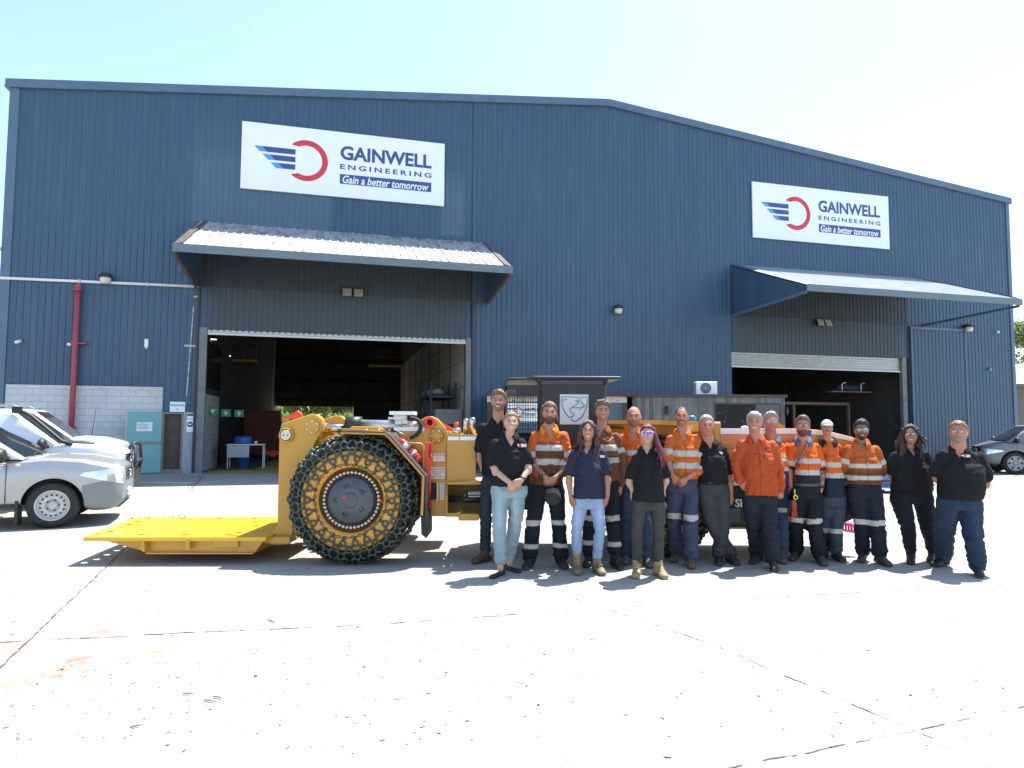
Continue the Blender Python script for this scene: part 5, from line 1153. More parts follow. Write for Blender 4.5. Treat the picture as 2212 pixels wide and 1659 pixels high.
    # --- wheels
    for ax in (0,-wb):
        for s in (-1,1):
            y=s*(W2-.01); wt=t; M=MB(); M.lathe([(R_*.64,0),(R_*.68,-.012),(R_*.90,-.008),(R_*.985,.02),(R_,.06),(R_,.17),(R_*.97,.22),(R_*.6,.23)],(ax,y,R_),(0,-s,0),n=40,cap=False); w_=M.build('wheel',M_tyre,t)
            M=MB(); M.lathe([(R_*.68,.0),(R_*.665,-.012),(R_*.62,.0),(R_*.60,.04),(R_*.52,.045),(R_*.40,.015),(R_*.30,.012),(R_*.27,.05),(R_*.19,.05),(R_*.18,.01),(0,.008)],(ax,y,R_),(0,-s,0),n=36,cap=False); rm=M.build('rim',P.get('rim',mat('steel_rim',(.48,.48,.46),.4)),w_)
            M=MB()
            for k in range(P.get('holes',15)): a=2*PI*k/P.get('holes',15); c=Vector((ax+R_*.46*math.cos(a),y-s*.026,R_+R_*.46*math.sin(a))); M.lathe([(0,-.012),(P.get('hr',.014),-.012),(P.get('hr',.014),.004),(0,.004)],c,(0,-s,0),n=10)
            for k in range(5): a=2*PI*k/5; c=Vector((ax+R_*.23*math.cos(a),y-s*.046,R_+R_*.23*math.sin(a))); M.lathe([(0,-.02),(.010,-.02),(.010,.004),(0,.004)],c,(0,-s,0),n=8)
            M.build('rim_holes',M_plastic,rm)
    # --- details
    xf_=P['st'][-1][0]; L=P.get('lamps',(.52,.78,.30,.11))
    for s in (-1,1):
        M=MB(); M.ball((P['cab'][3]-.26,s*(W2+.13),P['cab'][4]+.11),.075,.15,.11,14,10); M.bar((P['cab'][3]-.20,s*(W2-.05),P['cab'][4]+.05),(P['cab'][3]-.21,s*(W2+.08),P['cab'][4]+.10),.03); M.build('mirror',P.get('mirror',M_plastic),t)
    g0,g1=P['grille']; M=MB(); M.box((xf_-.13,-.42,g0),(xf_+.012,.42,g1)); gr=M.build('grille',M_plastic,t,bev=.01)
    M=MB()
    for k in range(3): z=lerp(g0,g1,(k+.5)/3); M.box((xf_+.012,-.40,z-.010),(xf_+.022,.40,z+.010))
    M.ring((xf_+.026,0,(g0+g1)/2),(1,0,0),.06,.010,18,5,ex=1.3); M.build('grille_bars',mat('chrome',(.6,.6,.6),.15,metal=1),gr)
    M=MB(); M.box((xf_+.0,-.18,P['plate']-.055),(xf_+.03,.18,P['plate']+.055)); M.build('number_plate',M_wst,t)
    for s in (-1,1):
        M=MB(); M.lathe([(.05,0),(.055,.012),(.03,.02),(0,.02)],(xf_-.14,s*W2*.78,P['plate']-.05),(.8,s*.6,0),n=14); M.build('fog_lamp',M_lite,t)
    # door shut lines and handles
    for s in (-1,1):
        for xd in P['doors']:
            M=MB(); M.box((xd,s*(W2*.99),P['sill']+.03),(xd+.009,s*(W2+.004),P['cab'][4]-.03)); M.build('door_gap',M_plastic,body)
        for xd in P['handles']:
            M=MB(); M.bar((xd,s*(W2+.02),P['cab'][4]-.17),(xd+.17,s*(W2+.02),P['cab'][4]-.165),.025); M.build('door_handle',P.get('hand',M_plastic),body,bev=.005)
    return t
silver=paint('silver_paint',(.36,.37,.37)); white=paint('white_paint',(.72,.73,.73),0.); greyp=mat('grey_paint',(.155,.16,.165),.38,coat=.15); lbl=paint('pale_blue_white',(.60,.70,.78),.1)
grey_b=mat('grey_bumper',(.19,.21,.22),.5)
YAW=math.radians(24); q=G(110,1142); hd=Vector((math.cos(YAW),math.sin(YAW),0)); lf=Vector((-math.sin(YAW),math.cos(YAW),0))
def stn(xr,xf,sill,belt,cowl,hood,front,bump,wrear=.97):
    return [(xr,sill+.08,belt,wrear),(xr+.15,sill,belt,.99),(-.95,sill,belt,1.),(-.52,sill,belt+.01,1.),(-.10,sill,cowl,1.),(.35,sill-.03,lerp(cowl,hood,.55),1.),(xf-.42,sill-.10,hood,.995),(xf-.24,sill-.10,lerp(hood,front,.45),.97),(xf-.11,sill-.08,lerp(hood,front,.85),.92),(xf-.03,sill-.03,front-.02,.85),(xf,sill+.05,front-.10,.80)]
W_=1.78
P1=dict(paint=silver,bumper=grey_b,w=W_,r=.335,wb=3.05,st=stn(-3.9,.88,.33,.99,1.05,.99,.90,.5),bz=.60,sill=.33,cab=(-1.95,-1.78,-1.08,-.36,.97,1.52,1.02),win=[(.10,.62,.60,.16),(.66,.86,.70,.64)],grille=(.66,.84),plate=.44,lz=(.64,.87),doors=[-.58,-1.85],handles=[-1.68],lamps=(.5,.77,.3,.105))
o=q-lf*.0; c0=o+lf*(W_/2)
u1=car('parked_ute','silver single cab ute with grey bumper nearest the camera at the left edge','ute',tuple(c0),YAW,P1)
# tray behind the cab, livery on its door
M=MB(); M.box((-3.95,-.9,1.0),(-1.8,.9,1.08)); M.box((-1.84,-.9,1.08),(-1.78,.9,1.5)); M.box((-3.95,-.9,1.08),(-1.8,-.86,1.28)); M.box((-3.95,.86,1.08),(-1.8,.9,1.28)); M.build('tray',mat('chrome_dull',(.4,.4,.4),.4,metal=.6),u1)
M_livery=mat('livery_navy',(.03,.03,.12),.5)
yl=-W_/2-.006
def rtext(s,xr,z,sz,m,bold=.03,sp=1.,sh=0.,h=None):
    M=MB(); M.text(s,(0,yl,0),(1,0,0),(0,0,1),sz,bold=bold,sp=sp,shear=sh,align='RIGHT'); M.v=[(a+xr,yl,c+z) for a,b,c in M.v]; return M.build('livery_text',m,u1)
rtext('GAINWELL',-.80,.775,.115,M_livery); rtext('ENGINEERING',-.80,.70,.052,M_livery,.015,1.6)
M=MB(); M.add([(-1.45,yl,.62),(-.81,yl,.62),(-.81,yl,.675),(-1.45,yl,.675)],[(0,1,2,3)]); M.build('livery_band',M_livery,u1); rtext('Gain a better tomorrow',-.83,.632,.042,M_white,.012,1.,.25)
u1.children[-1].location.y=-.003
M=MB(); M.box((-.80,yl-.004,.955),(-.58,yl,.975)); M.box((-.76,yl-.004,.925),(-.60,yl,.942)); M.box((-.72,yl-.004,.885),(-.62,yl,.900)); M.build('door_badge',mat('chrome',(.6,.6,.6),.15,metal=1),u1)
M=MB(); M.ball((-.44,yl+.0,.93),.035,.012,.022,12,8); M.build('side_repeater',mat('amber_clear',(.6,.55,.45),.2),u1)
M=MB(); M.box((-.46,-W_/2+.02,.05),(-.42,-W_/2+.28,.42)); M.build('mud_flap',M_plastic,u1)
# second: white four wheel drive with bull bar and snorkel
c2=at(303,1050,14.3)-hd*1.02-lf*.9; c2.z=0
P2=dict(paint=white,bumper=M_plastic,mirror=M_plastic,w=1.84,r=.39,wb=2.8,st=stn(-3.75,.88,.42,1.10,1.18,1.12,1.02,.6),bz=.78,sill=.42,cab=(-3.6,-3.3,-.95,-.12,1.06,1.80,1.12),win=[(.05,.30,.32,.09),(.34,.62,.60,.36),(.66,.90,.73,.64)],grille=(.74,.96),plate=.52,lz=(.78,1.0),doors=[-.62,-1.75],handles=[-1.5],rim=mat('alloy_rim',(.32,.33,.34),.35),holes=6,hr=.035,lamps=(.5,.86,.3,.10))
u2=car('parked_wagon','white four wheel drive with black bull bar and snorkel, middle of the three parked vehicles','four wheel drive',tuple(c2),YAW,P2)
M=MB()
for s in (-1,1): M.tube([(.98,s*.62,.42),(1.05,s*.60,.80),(1.02,s*.56,1.10),(.98,s*.45,1.16)],.032,8); M.tube([(.95,s*.88,.55),(1.02,s*.80,.82),(1.0,s*.62,1.02)],.026,8)
M.tube([(.98,-.46,1.16),(1.0,0,1.17),(.98,.46,1.16)],.032,8); M.tube([(1.04,-.62,.82),(1.07,0,.82),(1.04,.62,.82)],.03,8); M.build('bull_bar',M_plastic,u2)
M=MB(); M.box((.75,-.93,.36),(1.02,.93,.66)); M.build('steel_bumper',M_plastic,u2,bev=.04)
M=MB(); M.tube([(.05,-.86,1.16),(-.12,-.88,1.22),(-.62,-.80,1.68),(-.82,-.78,1.78)],.036,8); M.box((-.90,-.84,1.72),(-.76,-.73,1.84)); M.build('snorkel',M_plastic,u2)
M=MB(); M.ball((.02,-.55,1.17),.34,.07,.05,12,8); M.build('bonnet_scoop',M_plastic,u2)
# third: white wagon by the block wall
c3=at(292,975,17.3)-hd*.95-lf*.6; c3.z=0
P3=dict(paint=lbl,mirror=white,w=1.9,r=.40,wb=2.85,st=stn(-3.9,.90,.42,1.15,1.24,1.18,1.08,.6),bz=.2,sill=.42,cab=(-3.8,-3.45,-1.05,-.15,1.11,1.88,1.18),win=[(.05,.30,.32,.09),(.34,.62,.60,.36),(.66,.90,.73,.64)],grille=(.80,1.02),plate=.55,lz=(.84,1.06),doors=[-.62,-1.75],handles=[-1.5],rim=mat('alloy_rim',(.32,.33,.34),.35),holes=6,hr=.035,lamps=(.5,.92,.32,.11))
u3=car('parked_wagon','large white wagon with roof rails farthest back, parked along the block wall','wagon',tuple(c3),YAW,P3)
for s in (-1,1): M=MB(); M.tube([(-3.2,s*.72,1.90),(-3.1,s*.72,1.95),(-1.4,s*.72,1.96),(-1.25,s*.72,1.90)],.018,8); M.build('roof_rail',mat('rail_grey',(.25,.25,.26),.4,metal=.5),u3)
M=MB(); M.tube([(-.05,.75,1.0),(-.05,.75,1.2),(.02,.76,1.95)],[.012,.008,.004],6); M.build('aerial',M_plastic,u3)
# right: grey dual cab ute facing left
YQ=23.5; q=at(2142,0,YQ); hdv=Vector((-.95,.30,0)).normalized()
P4=dict(paint=greyp,mirror=M_plastic,w=1.82,r=.37,wb=3.0,st=stn(-4.0,.85,.40,1.06,1.10,1.02,.9,.6),bz=.2,sill=.42,cab=(-2.85,-2.55,-.62,.25,1.04,1.68,1.08),win=[(.06,.42,.40,.10),(.47,.84,.66,.46)],grille=(.7,.92),plate=.5,doors=[-.45,-1.35],handles=[-1.22,-2.05],rim=mat('alloy_rim',(.32,.33,.34),.35),holes=6,hr=.035,hand=mat('chrome',(.6,.6,.6),.15,metal=1))
u4=car('grey_dual_cab_ute','grey dual cab ute with black roof tray parked by the right corner of the warehouse','ute',(q.x-.2,YQ,0),math.atan2(hdv.y,hdv.x),P4)
u4.name='parked_ute'
M=MB(); 
for y in (-.62,.62): M.box((-2.5,y-.02,1.80),(-.9,y+.02,1.87))
for x in (-2.4,-1.95,-1.5,-1.05): M.box((x,-.65,1.84),(x+.08,.65,1.865))
M.box((-2.5,-.66,1.80),(-2.46,.66,1.91)); M.box((-.92,-.66,1.80),(-.88,.66,1.91))
for x in (-2.2,-1.2):
    for y in (-.6,.6): M.box((x,y-.02,1.66),(x+.05,y+.02,1.82))
M.build('roof_tray',M_plastic,u4)
for s in (-1,1): M=MB(); M.tube([(-.5,s*.96,.38),(-2.6,s*.96,.38)],.035,8); M.build('side_step',M_plastic,u4)
# ================================================================ people
def organic(M, vox, smooth=2):
    me=bpy.data.meshes.new('t'); me.from_pydata([tuple(v) for v in M.v],[],M.f); me.update()
    ob=bpy.data.objects.new('t',me); COL.objects.link(ob)
    r=ob.modifiers.new('r','REMESH'); r.mode='VOXEL'; r.voxel_size=vox
    if smooth: s=ob.modifiers.new('s','SMOOTH'); s.iterations=smooth; s.factor=.6
    dg=bpy.context.evaluated_depsgraph_get(); e=bpy.data.meshes.new_from_object(ob.evaluated_get(dg))
    n=len(e.vertices); co=np.empty(n*3,dtype=np.float32); e.vertices.foreach_get('co',co); co=co.reshape(-1,3).astype(float)
    no=np.empty(n*3,dtype=np.float32); e.vertex_normals.foreach_get('vector',no); no=no.reshape(-1,3).astype(float)
    fs=[tuple(p.vertices) for p in e.polygons]
    bpy.data.objects.remove(ob); bpy.data.meshes.remove(me); bpy.data.meshes.remove(e)
    return co,no,fs
def vnoise(co,sc,seed=0.):
    s=np.asarray(sc,float)
    return np.array([noise.noise(Vector((a*s[0]+seed,b*s[1],c*s[2]))) for a,b,c in co])
def sst(x,a,b): t=np.clip((x-a)/(b-a),0,1); return t*t*(3-2*t)
def npobj(name,co,fs,cols,m,parent,smooth=True):
    me=bpy.data.meshes.new(name); base=np.array(parent['_b']); me.from_pydata((co-base).tolist(),[],fs); me.update()
    if cols is not None:
        ca=me.color_attributes.new('Col','FLOAT_COLOR','POINT'); arr=np.ones((len(co),4),dtype=np.float32); arr[:,:3]=cols; ca.data.foreach_set('color',arr.ravel())
    me.polygons.foreach_set('use_smooth',[smooth]*len(fs)); me.materials.append(m)
    o=bpy.data.objects.new(name,me); COL.objects.link(o); o.parent=parent; o['_b']=tuple(base); return o
def loft(M,rings,n=28,e=2.4,sm=True):
    if sm and len(rings)>2:
        R_=[np.array(r,float) for r in rings]; o=[]
        for i in range(len(R_)-1):
            for k in range(4): o.append(R_[i]*(1-k/4)+R_[i+1]*(k/4))
        o.append(R_[-1])
        for _ in range(5): o=[o[0]]+[(o[i-1]+o[i]*2+o[i+1])/4 for i in range(1,len(o)-1)]+[o[-1]]
        rings=[tuple(r) for r in o]
    vs=[];fs=[]
    for cx,cy,cz,rx,ry in rings:
        for j in range(n):
            t=2*PI*j/n; c,s=math.cos(t),math.sin(t)
            vs.append((cx+rx*abs(c)**(2/e)*(1 if c>0 else -1),cy+ry*abs(s)**(2/e)*(1 if s>0 else -1),cz))
    k=len(rings)
    for i in range(k-1):
        for j in range(n): fs.append((i*n+j,(i+1)*n+j,(i+1)*n+(j+1)%n,i*n+(j+1)%n))
    fs+=[tuple(range(n)),tuple((k-1)*n+j for j in range(n-1,-1,-1))]
    return M.add(vs,fs,None,True)
def limb(M,pts,rs,n=16,sub=4):
    # smooth tapered limb through joints
    P=[Vector(p) for p in pts]; out=[];rr=[]
    for i in range(len(P)-1):
        a=P[max(i-1,0)];b=P[i];c=P[i+1];d=P[min(i+2,len(P)-1)]
        for k in range(sub):
            t=k/sub; q=.5*((2*b)+(c-a)*t*.6+(2*a-5*b+4*c-d)*0+0*t*b) if False else b.lerp(c,t)
            out.append(q); rr.append(lerp(rs[i],rs[i+1],t))
    out.append(P[-1]); rr.append(rs[-1])
    for _ in range(2): out=[out[0]]+[(out[i-1]+out[i]*2+out[i+1])/4 for i in range(1,len(out)-1)]+[out[-1]]
    M.tube(out,rr,n); M.ball(P[0],rs[0]*.98,n=12,m=8); M.ball(P[-1],rs[-1]*.98,n=12,m=8); return M
# ---- head
NT,NP=54,76
_th=np.linspace(0.02,PI-.02,NT)[:,None]*np.ones((1,NP)); _ph=np.linspace(0,2*PI,NP,endpoint=False)[None,:]*np.ones((NT,1))
# concentrate columns on the face (ph = -90 deg)
_ph=_ph-.38*np.sin(_ph+PI/2+PI)*1.0 if False else _ph
UX=(np.sin(_th)*np.cos(_ph)).ravel(); UY=(np.sin(_th)*np.sin(_ph)).ravel(); UZ=np.cos(_th).ravel()
HF=[(i*NP+j,(i+1)*NP+j,(i+1)*NP+(j+1)%NP,i*NP+(j+1)%NP) for i in range(NT-1) for j in range(NP)]+[tuple(range(NP)),tuple((NT-1)*NP+j for j in range(NP-1,-1,-1))]
def g(x,s): return np.exp(-(x/s)**2)
def head_co(wide=1.,fat=0.):
    x=UX*.080*wide; y=UY*.099; z=UZ*.120
    low=sst(-UZ,.05,.95)
    x=x*(1-(.215-.10*fat)*low); 
    back=UY>0
    y=np.where(back,y*(1-.42*low),y*(1-.10*low))
    front=sst(-UY,.15,.8)
    y=y+front*.006*sst(UZ,-.2,.4)                                  # flatten the brow slightly
    y=y-front*(.0085*g(z-.034,.011)*g(x,.05))                       # brow ridge
    for s in (-1,1):
        y=y+front*.0145*g(x-s*.031,.015)*g(z-.014,.013)            # eye sockets
        y=y-front*.005*g(x-s*.040,.022)*g(z+.024,.020)             # cheek bones
    nz=np.clip((.018-z)/.046,0,1); nose=g(x,.0095+.006*nz)*np.where((z<.022)&(z>-.034),nz**.8,0)*sst(z,-.036,-.026)
    y=y-front*.029*nose
    y=y-front*.0045*g(z+.054,.009)*g(x,.022)                        # lips
    y=y+front*.0035*g(z+.0545,.0022)*g(x,.024)
    y=y-front*.008*g(z+.098,.020)*g(x,.026)                         # chin
    x=x+np.sign(x)*.004*fat*g(z+.05,.04)
    return np.stack([x,y,z],1)
def azim(): return np.abs(np.arctan2(UX,-UY))                        # 0 = face, pi = nape
AZM=azim()
def person(spec):
    zf=spec['z']; name_label=spec['label']; R=random.Random(spec.get('seed',1)); sd=spec.get('seed',1)*3.7
    ft=[G(*zf(*spec['legA'][2])), G(*zf(*spec['legB'][2]))]
    Yb=(ft[0].y+ft[1].y)/2+.10+spec.get('dY',0); root=thing('person',name_label,'person',((ft[0].x+ft[1].x)/2,Yb,0),spec.get('group','people lined up in front of the machine'))
    def J(x,y,dy=0.): q=at(*zf(x,y),Yb+dy); return q
    px=abs(J(100,0).x-J(0,0).x)/100
    cx,top,chin,turn,tilt=spec['head']; 
    ht=J(cx,top); hb=J(cx,chin); hh=(ht.z-hb.z)-spec.get('hairh',.012); s=hh/.240*1.0; hc=Vector((ht.x,Yb-.035+spec.get('hdy',0),hb.z+.120*s))
    w=spec.get('wide',1.); s2=s
    look=-math.atan2(hc.x,hc.y); RM=Matrix.Rotation(math.radians(turn)+look*.92,3,'Z')@Matrix.Rotation(math.radians(spec.get('roll',0)),3,'Y')@Matrix.Rotation(math.radians(tilt),3,'X')
    RN=np.array(RM); hcn=np.array(hc)
    def toW(c): return (c*s2)@RN.T+hcn
    skin=np.array(spec['skin']); hair=np.array(spec['hair'])
    # ---------- body: head, neck, trunk, arms, hands, legs as one mesh
    Ax,Ay,Bx,By=spec['sh']; SA_=J(Ax,Ay,.0)+Vector((.012,0,-.028)); SB_=J(Bx,By,.0)+Vector((-.012,0,-.028))
    sc=(SA_+SB_)/2; sw=(SB_-SA_).length/2
    nb=Vector((lerp(sc.x,hc.x,.4),Yb+.01,sc.z+.078))
    BM=MB(); nr=(.048 if spec.get('bust') else .057)*spec.get('neck',1.)*s
    hjA=J(spec['hip'][0],spec['hip'][1]); hjB=J(spec['hip'][2],spec['hip'][1]); hc_=(hjA+hjB)/2
    limb(BM,[nb-Vector((0,0,.10)),nb,Vector(hc)+Vector((0,.018,-.05))],[nr*1.25,nr*1.12,nr],16)
    loft(BM,[(sc.x,Yb+.01,sc.z+.035,sw*.55,.05),(sc.x,Yb+.01,sc.z-.02,sw*.85,.075),(sc.x,Yb,sc.z-.22,sw*.78,.09),(hc_.x,Yb,hc_.z+.12,sw*.72,.085),(hc_.x,Yb,hc_.z-.02,sw*.75,.085)],20)
    arms={}
    for k,S0 in (('A',SA_),('B',SB_)):
        a=spec['arm'+k]; E_=J(*a[0]); Wr=J(*a[1]); Tp=J(*a[2]); arms[k]=(S0,E_,Wr,Tp)
        f=spec.get('armf',1.); limb(BM,[S0,E_,Wr],[.047*f,.037*f,.0255*f],14)
        lm=lerp(E_,Wr,.25); BM.ball(lm,.042*f,.042*f,.055*f,12,8)
    legs={}
    for k,H0 in (('A',hjA),('B',hjB)):
        lg=spec['leg'+k]; ftp=ft[0] if k=='A' else ft[1]; yf=ftp.y+.14
        Kn=at(*zf(*lg[0]),lerp(Yb,yf,.5)-.03+(lg[3] if len(lg)>3 else 0)); An=at(*zf(*lg[1]),yf); An.z=max(An.z,.09); legs[k]=(H0,Kn,An,ftp)
        limb(BM,[H0,Kn,Vector((An.x,An.y,.07))],[.062,.045,.034],12)
    co,no,fs=organic(BM,.0105,3)
    n0=len(co)
    hco=head_co(w,spec.get('fat',0.)); L=hco.copy()
    cols=np.tile(skin,(n0,1)); nz_=vnoise(co,(14,14,14),sd); cols=cols*(1+.06*nz_[:,None])
    if spec.get('tattoo'):
        for k in spec['tattoo']:
            S0,E_,Wr,Tp=arms[k]; a=np.array(E_); b=np.array(Wr); d=b-a; u=((co-a)@d)/(d@d); dist=np.linalg.norm(co-(a+np.clip(u,0,1)[:,None]*d),axis=1)
            m=(u>-.25)&(u<1.0)&(dist<.07); t=vnoise(co,(38,38,38),9.)
            ink=np.where(m&(t>.02),.72,0.); cols=cols*(1-ink[:,None])+np.array((.04,.05,.055))*ink[:,None]
    hc0=np.tile(skin,(len(L),1)); x,z=L[:,0],L[:,2]; fr=UY<-.1
    hc0*= (1+.05*vnoise(L,(40,40,40),sd)[:,None])
    red=fr*(.30*g(np.abs(x)-.042,.018)*g(z+.022,.018)+.35*g(x,.012)*g(z+.022,.012)+.15*g(z-.05,.03))*spec.get('ruddy',1.)
    hc0=hc0*(1-red[:,None]*np.array((.0,.30,.34)))
    def paint(mask,c): 
        nonlocal hc0; hc0=hc0*(1-mask[:,None])+np.array(c)*mask[:,None]
    brow=fr*g(z-.0335-.004*g(np.abs(x)-.032,.012),.0052)*sst(np.abs(x),.011,.017)*(1-sst(np.abs(x),.045,.053)); paint(np.clip(brow*1.3*spec.get('browa',.9),0,1),spec.get('brow',hair*.6))
    eye=fr*g(z-.0145,.0062)*g(np.abs(x)-.0305,.0135); paint(np.clip(eye*1.3,0,1)*.62,skin*.25)
    iris=fr*g(z-.0135,.0042)*g(np.abs(x)-.0305,.0052); paint(np.clip(iris*1.5,0,1),(.025,.018,.015))
    wh=fr*g(z-.0130,.0030)*(g(np.abs(x)-.0225,.0035)+g(np.abs(x)-.0385,.0035)); paint(np.clip(wh,0,1)*.35,(.42,.38,.34))
    bc=np.array(spec.get('beardc',hair*.7))
    if spec.get('stubble'):
        st=fr*sst(-z,.028,.045)*(1-.75*g(x,.020)*g(z+.054,.010)); st=np.maximum(st,fr*g(z+.043,.007)*g(x,.026)); paint(np.clip(st*spec['stubble'],0,1),bc)
    sm=spec.get('smile',.5); mz=-.0545+(x/.028)**2*.0065*sm; mw=.021+.006*sm
    lip=fr*g(z-mz,.0066)*sst(mw+.004-np.abs(x),0,.006); paint(np.clip(lip*1.1,0,1)*.75,skin*np.array((.82,.42,.42)))
    if sm>.6: paint(np.clip(fr*g(z-mz-.0004,.0036)*sst(mw-.003-np.abs(x),0,.004)*1.3,0,1),(.72,.70,.66))
    else: paint(np.clip(fr*g(z-mz,.0019)*sst(mw-np.abs(x),0,.004),0,1)*.8,skin*.25)
    nost=fr*g(np.abs(x)-.008,.004)*g(z+.0345,.0035); paint(np.clip(nost,0,1)*.7,skin*.3)
    EM=MB()
    for e in (-1,1): EM.ball((e*.0765*w,.010,-.004),.0085,.019,.031,12,8)
    eco=np.array(EM.v); ef=[tuple(i+n0+len(L) for i in f) for f in EM.f]
    co=np.vstack([co,toW(L),toW(eco)]); cols=np.vstack([cols,hc0,np.tile(skin*np.array((.98,.8,.78)),(len(eco),1))])
    fs=fs+[tuple(i+n0 for i in f) for f in HF]+ef
    # hands
    HM=MB()
    def hand(Wr,Tp,side,curl,pn):
        d=(Tp-Wr); Lh=d.length; d.normalize(); Lh=min(max(Lh,.15),.19)*spec.get('handf',1.); n_=Vector(pn); n_=(n_-d*n_.dot(d)).normalized(); lt=d.cross(n_)*side
        for a,b,r in ((-.01,.035,.026),(.03,.085,.030)):
            vs=[]
            HM.tube([Wr+d*a,Wr+d*b],[r,r*1.05],12,ratio=1.35,up=tuple(n_)) if False else None
        rg=[(-.015,.025,.021),(.02,.030,.019),(.055,.041,.0165),(.088,.042,.0145),(.100,.036,.010)]; o=len(HM.v); vs=[];f_=[]; m_=14
        for h,rx,ry in rg:
            for j in range(m_):
                t=2*PI*j/m_; vs.append(Wr+d*h*Lh/.18+lt*rx*math.cos(t)+n_*ry*math.sin(t))
        for i in range(len(rg)-1):
            for j in range(m_): f_.append((i*m_+j,i*m_+(j+1)%m_,(i+1)*m_+(j+1)%m_,(i+1)*m_+j))
        f_+=[tuple(range(m_-1,-1,-1)),tuple((len(rg)-1)*m_+j for j in range(m_))]; HM.add(vs,f_,None,True)
        for q,(off,ln) in enumerate(((-.030,.072),(-.010,.080),(.010,.075),(.029,.058))):
            p=Wr+d*.088*Lh/.18+lt*off; pts=[p-d*.01]; ang=0; dd=d.copy(); ln*=Lh/.18
            for sgm,fr_ in enumerate((.46,.30,.24)):
                ang+=curl*(.45+.5*sgm)*(1+.12*q); v=(d*math.cos(ang)+n_*math.sin(ang)); pts.append(pts[-1]+v*ln*fr_*1.05)
            HM.tube(pts,[.0100,.0096,.0088,.0072],8); HM.ball(pts[-1],.0072,n=8,m=6)
        p=Wr+d*.025-lt*.026; t1=p+(d*.65-lt*.5+n_*.35).normalized()*.042; t2=t1+(d*.85-lt*.12+n_*.5*(.4+curl)).normalized()*.036; HM.tube([p-d*.01,p,t1,t2],[.012,.0135,.0115,.0085],8); HM.ball(t2,.0085,n=8,m=6)
    for k,side in (('A',1),('B',-1)):
        S0,E_,Wr,Tp=arms[k]; mode=spec.get('hand'+k,'hang')
        if mode=='hang': hand(Wr,Tp,side,.45,((1 if k=='A' else -1)*.75,.55,0))
        elif mode=='clasp': hand(Wr,Tp,side*1,.75,(.0,1.,.15))
        elif mode=='fist': hand(Wr,Tp,side,1.3,((1 if k=='A' else -1)*.4,.8,0))
        else: hand(Wr,Tp,side,.6,(0,-1,0))
    hv=np.array(HM.v); nA=len(co); co=np.vstack([co,hv]); cols=np.vstack([cols,np.tile(skin*np.array((1,.90,.88)),(len(hv),1))]); fs=fs+[tuple(i+nA for i in f) for f in HM.f]
    npobj('body',co,fs,np.clip(cols,0,1),vmat('skin_tone',.58,bump=.25,bscale=150,sss=.06,spec=.3),root)
    # ---------- hair and beard
    hs=spec.get('style','short')
    def shell(name,mask,th,colr,nsc=28.,namp=.35,extra=None,rough=.6,mt='hair_strands',sink=.010):
        c=hco.copy(); nrm=np.stack([UX,UY*.85,UZ*.75],1); nrm/=np.linalg.norm(nrm,axis=1)[:,None]
        nn=vnoise(c,(nsc,nsc,nsc*.6),sd+2); off=mask*(th*((.30+.70*sst(UZ,-.1,.65)) if name=='hair' else 1.)*(1+namp*nn+.35*vnoise(c,(75,75,75),sd)))-(1-mask)*sink; 
        c=c+nrm*off[:,None]
        if extra is not None: c=extra(c,mask)
        cc=np.tile(np.array(colr),(len(c),1))*(1+.7*vnoise(c,(120,70,22),sd+5)[:,None]+.15*nn[:,None])
        return toW(c),list(HF),np.clip(cc,0,1)
    lines={'short':([0,.5,.85,1.15,1.35,1.5,1.75,2.1,3.2],[.60,.60,.50,.30,-.05,.08,-.05,-.35,-.48]),
           'receding':([0,.35,.6,.9,1.2,1.38,1.5,1.75,2.1,3.2],[.78,.80,.88,.62,.25,-.08,.08,-.05,-.35,-.48]),
           'bald':([0,1.0,1.25,1.4,1.55,1.8,2.2,3.2],[.99,.97,.70,.05,.15,.05,-.25,-.42]),
           'pulled':([0,.5,.85,1.15,1.35,1.5,1.75,2.1,3.2],[.62,.60,.48,.25,.02,.1,-.1,-.35,-.5]),
           'long':([0,.12,.5,.8,1.0,1.2,1.5,3.2],[.80,.72,.60,.22,-.25,-.60,-.8,-.9])}
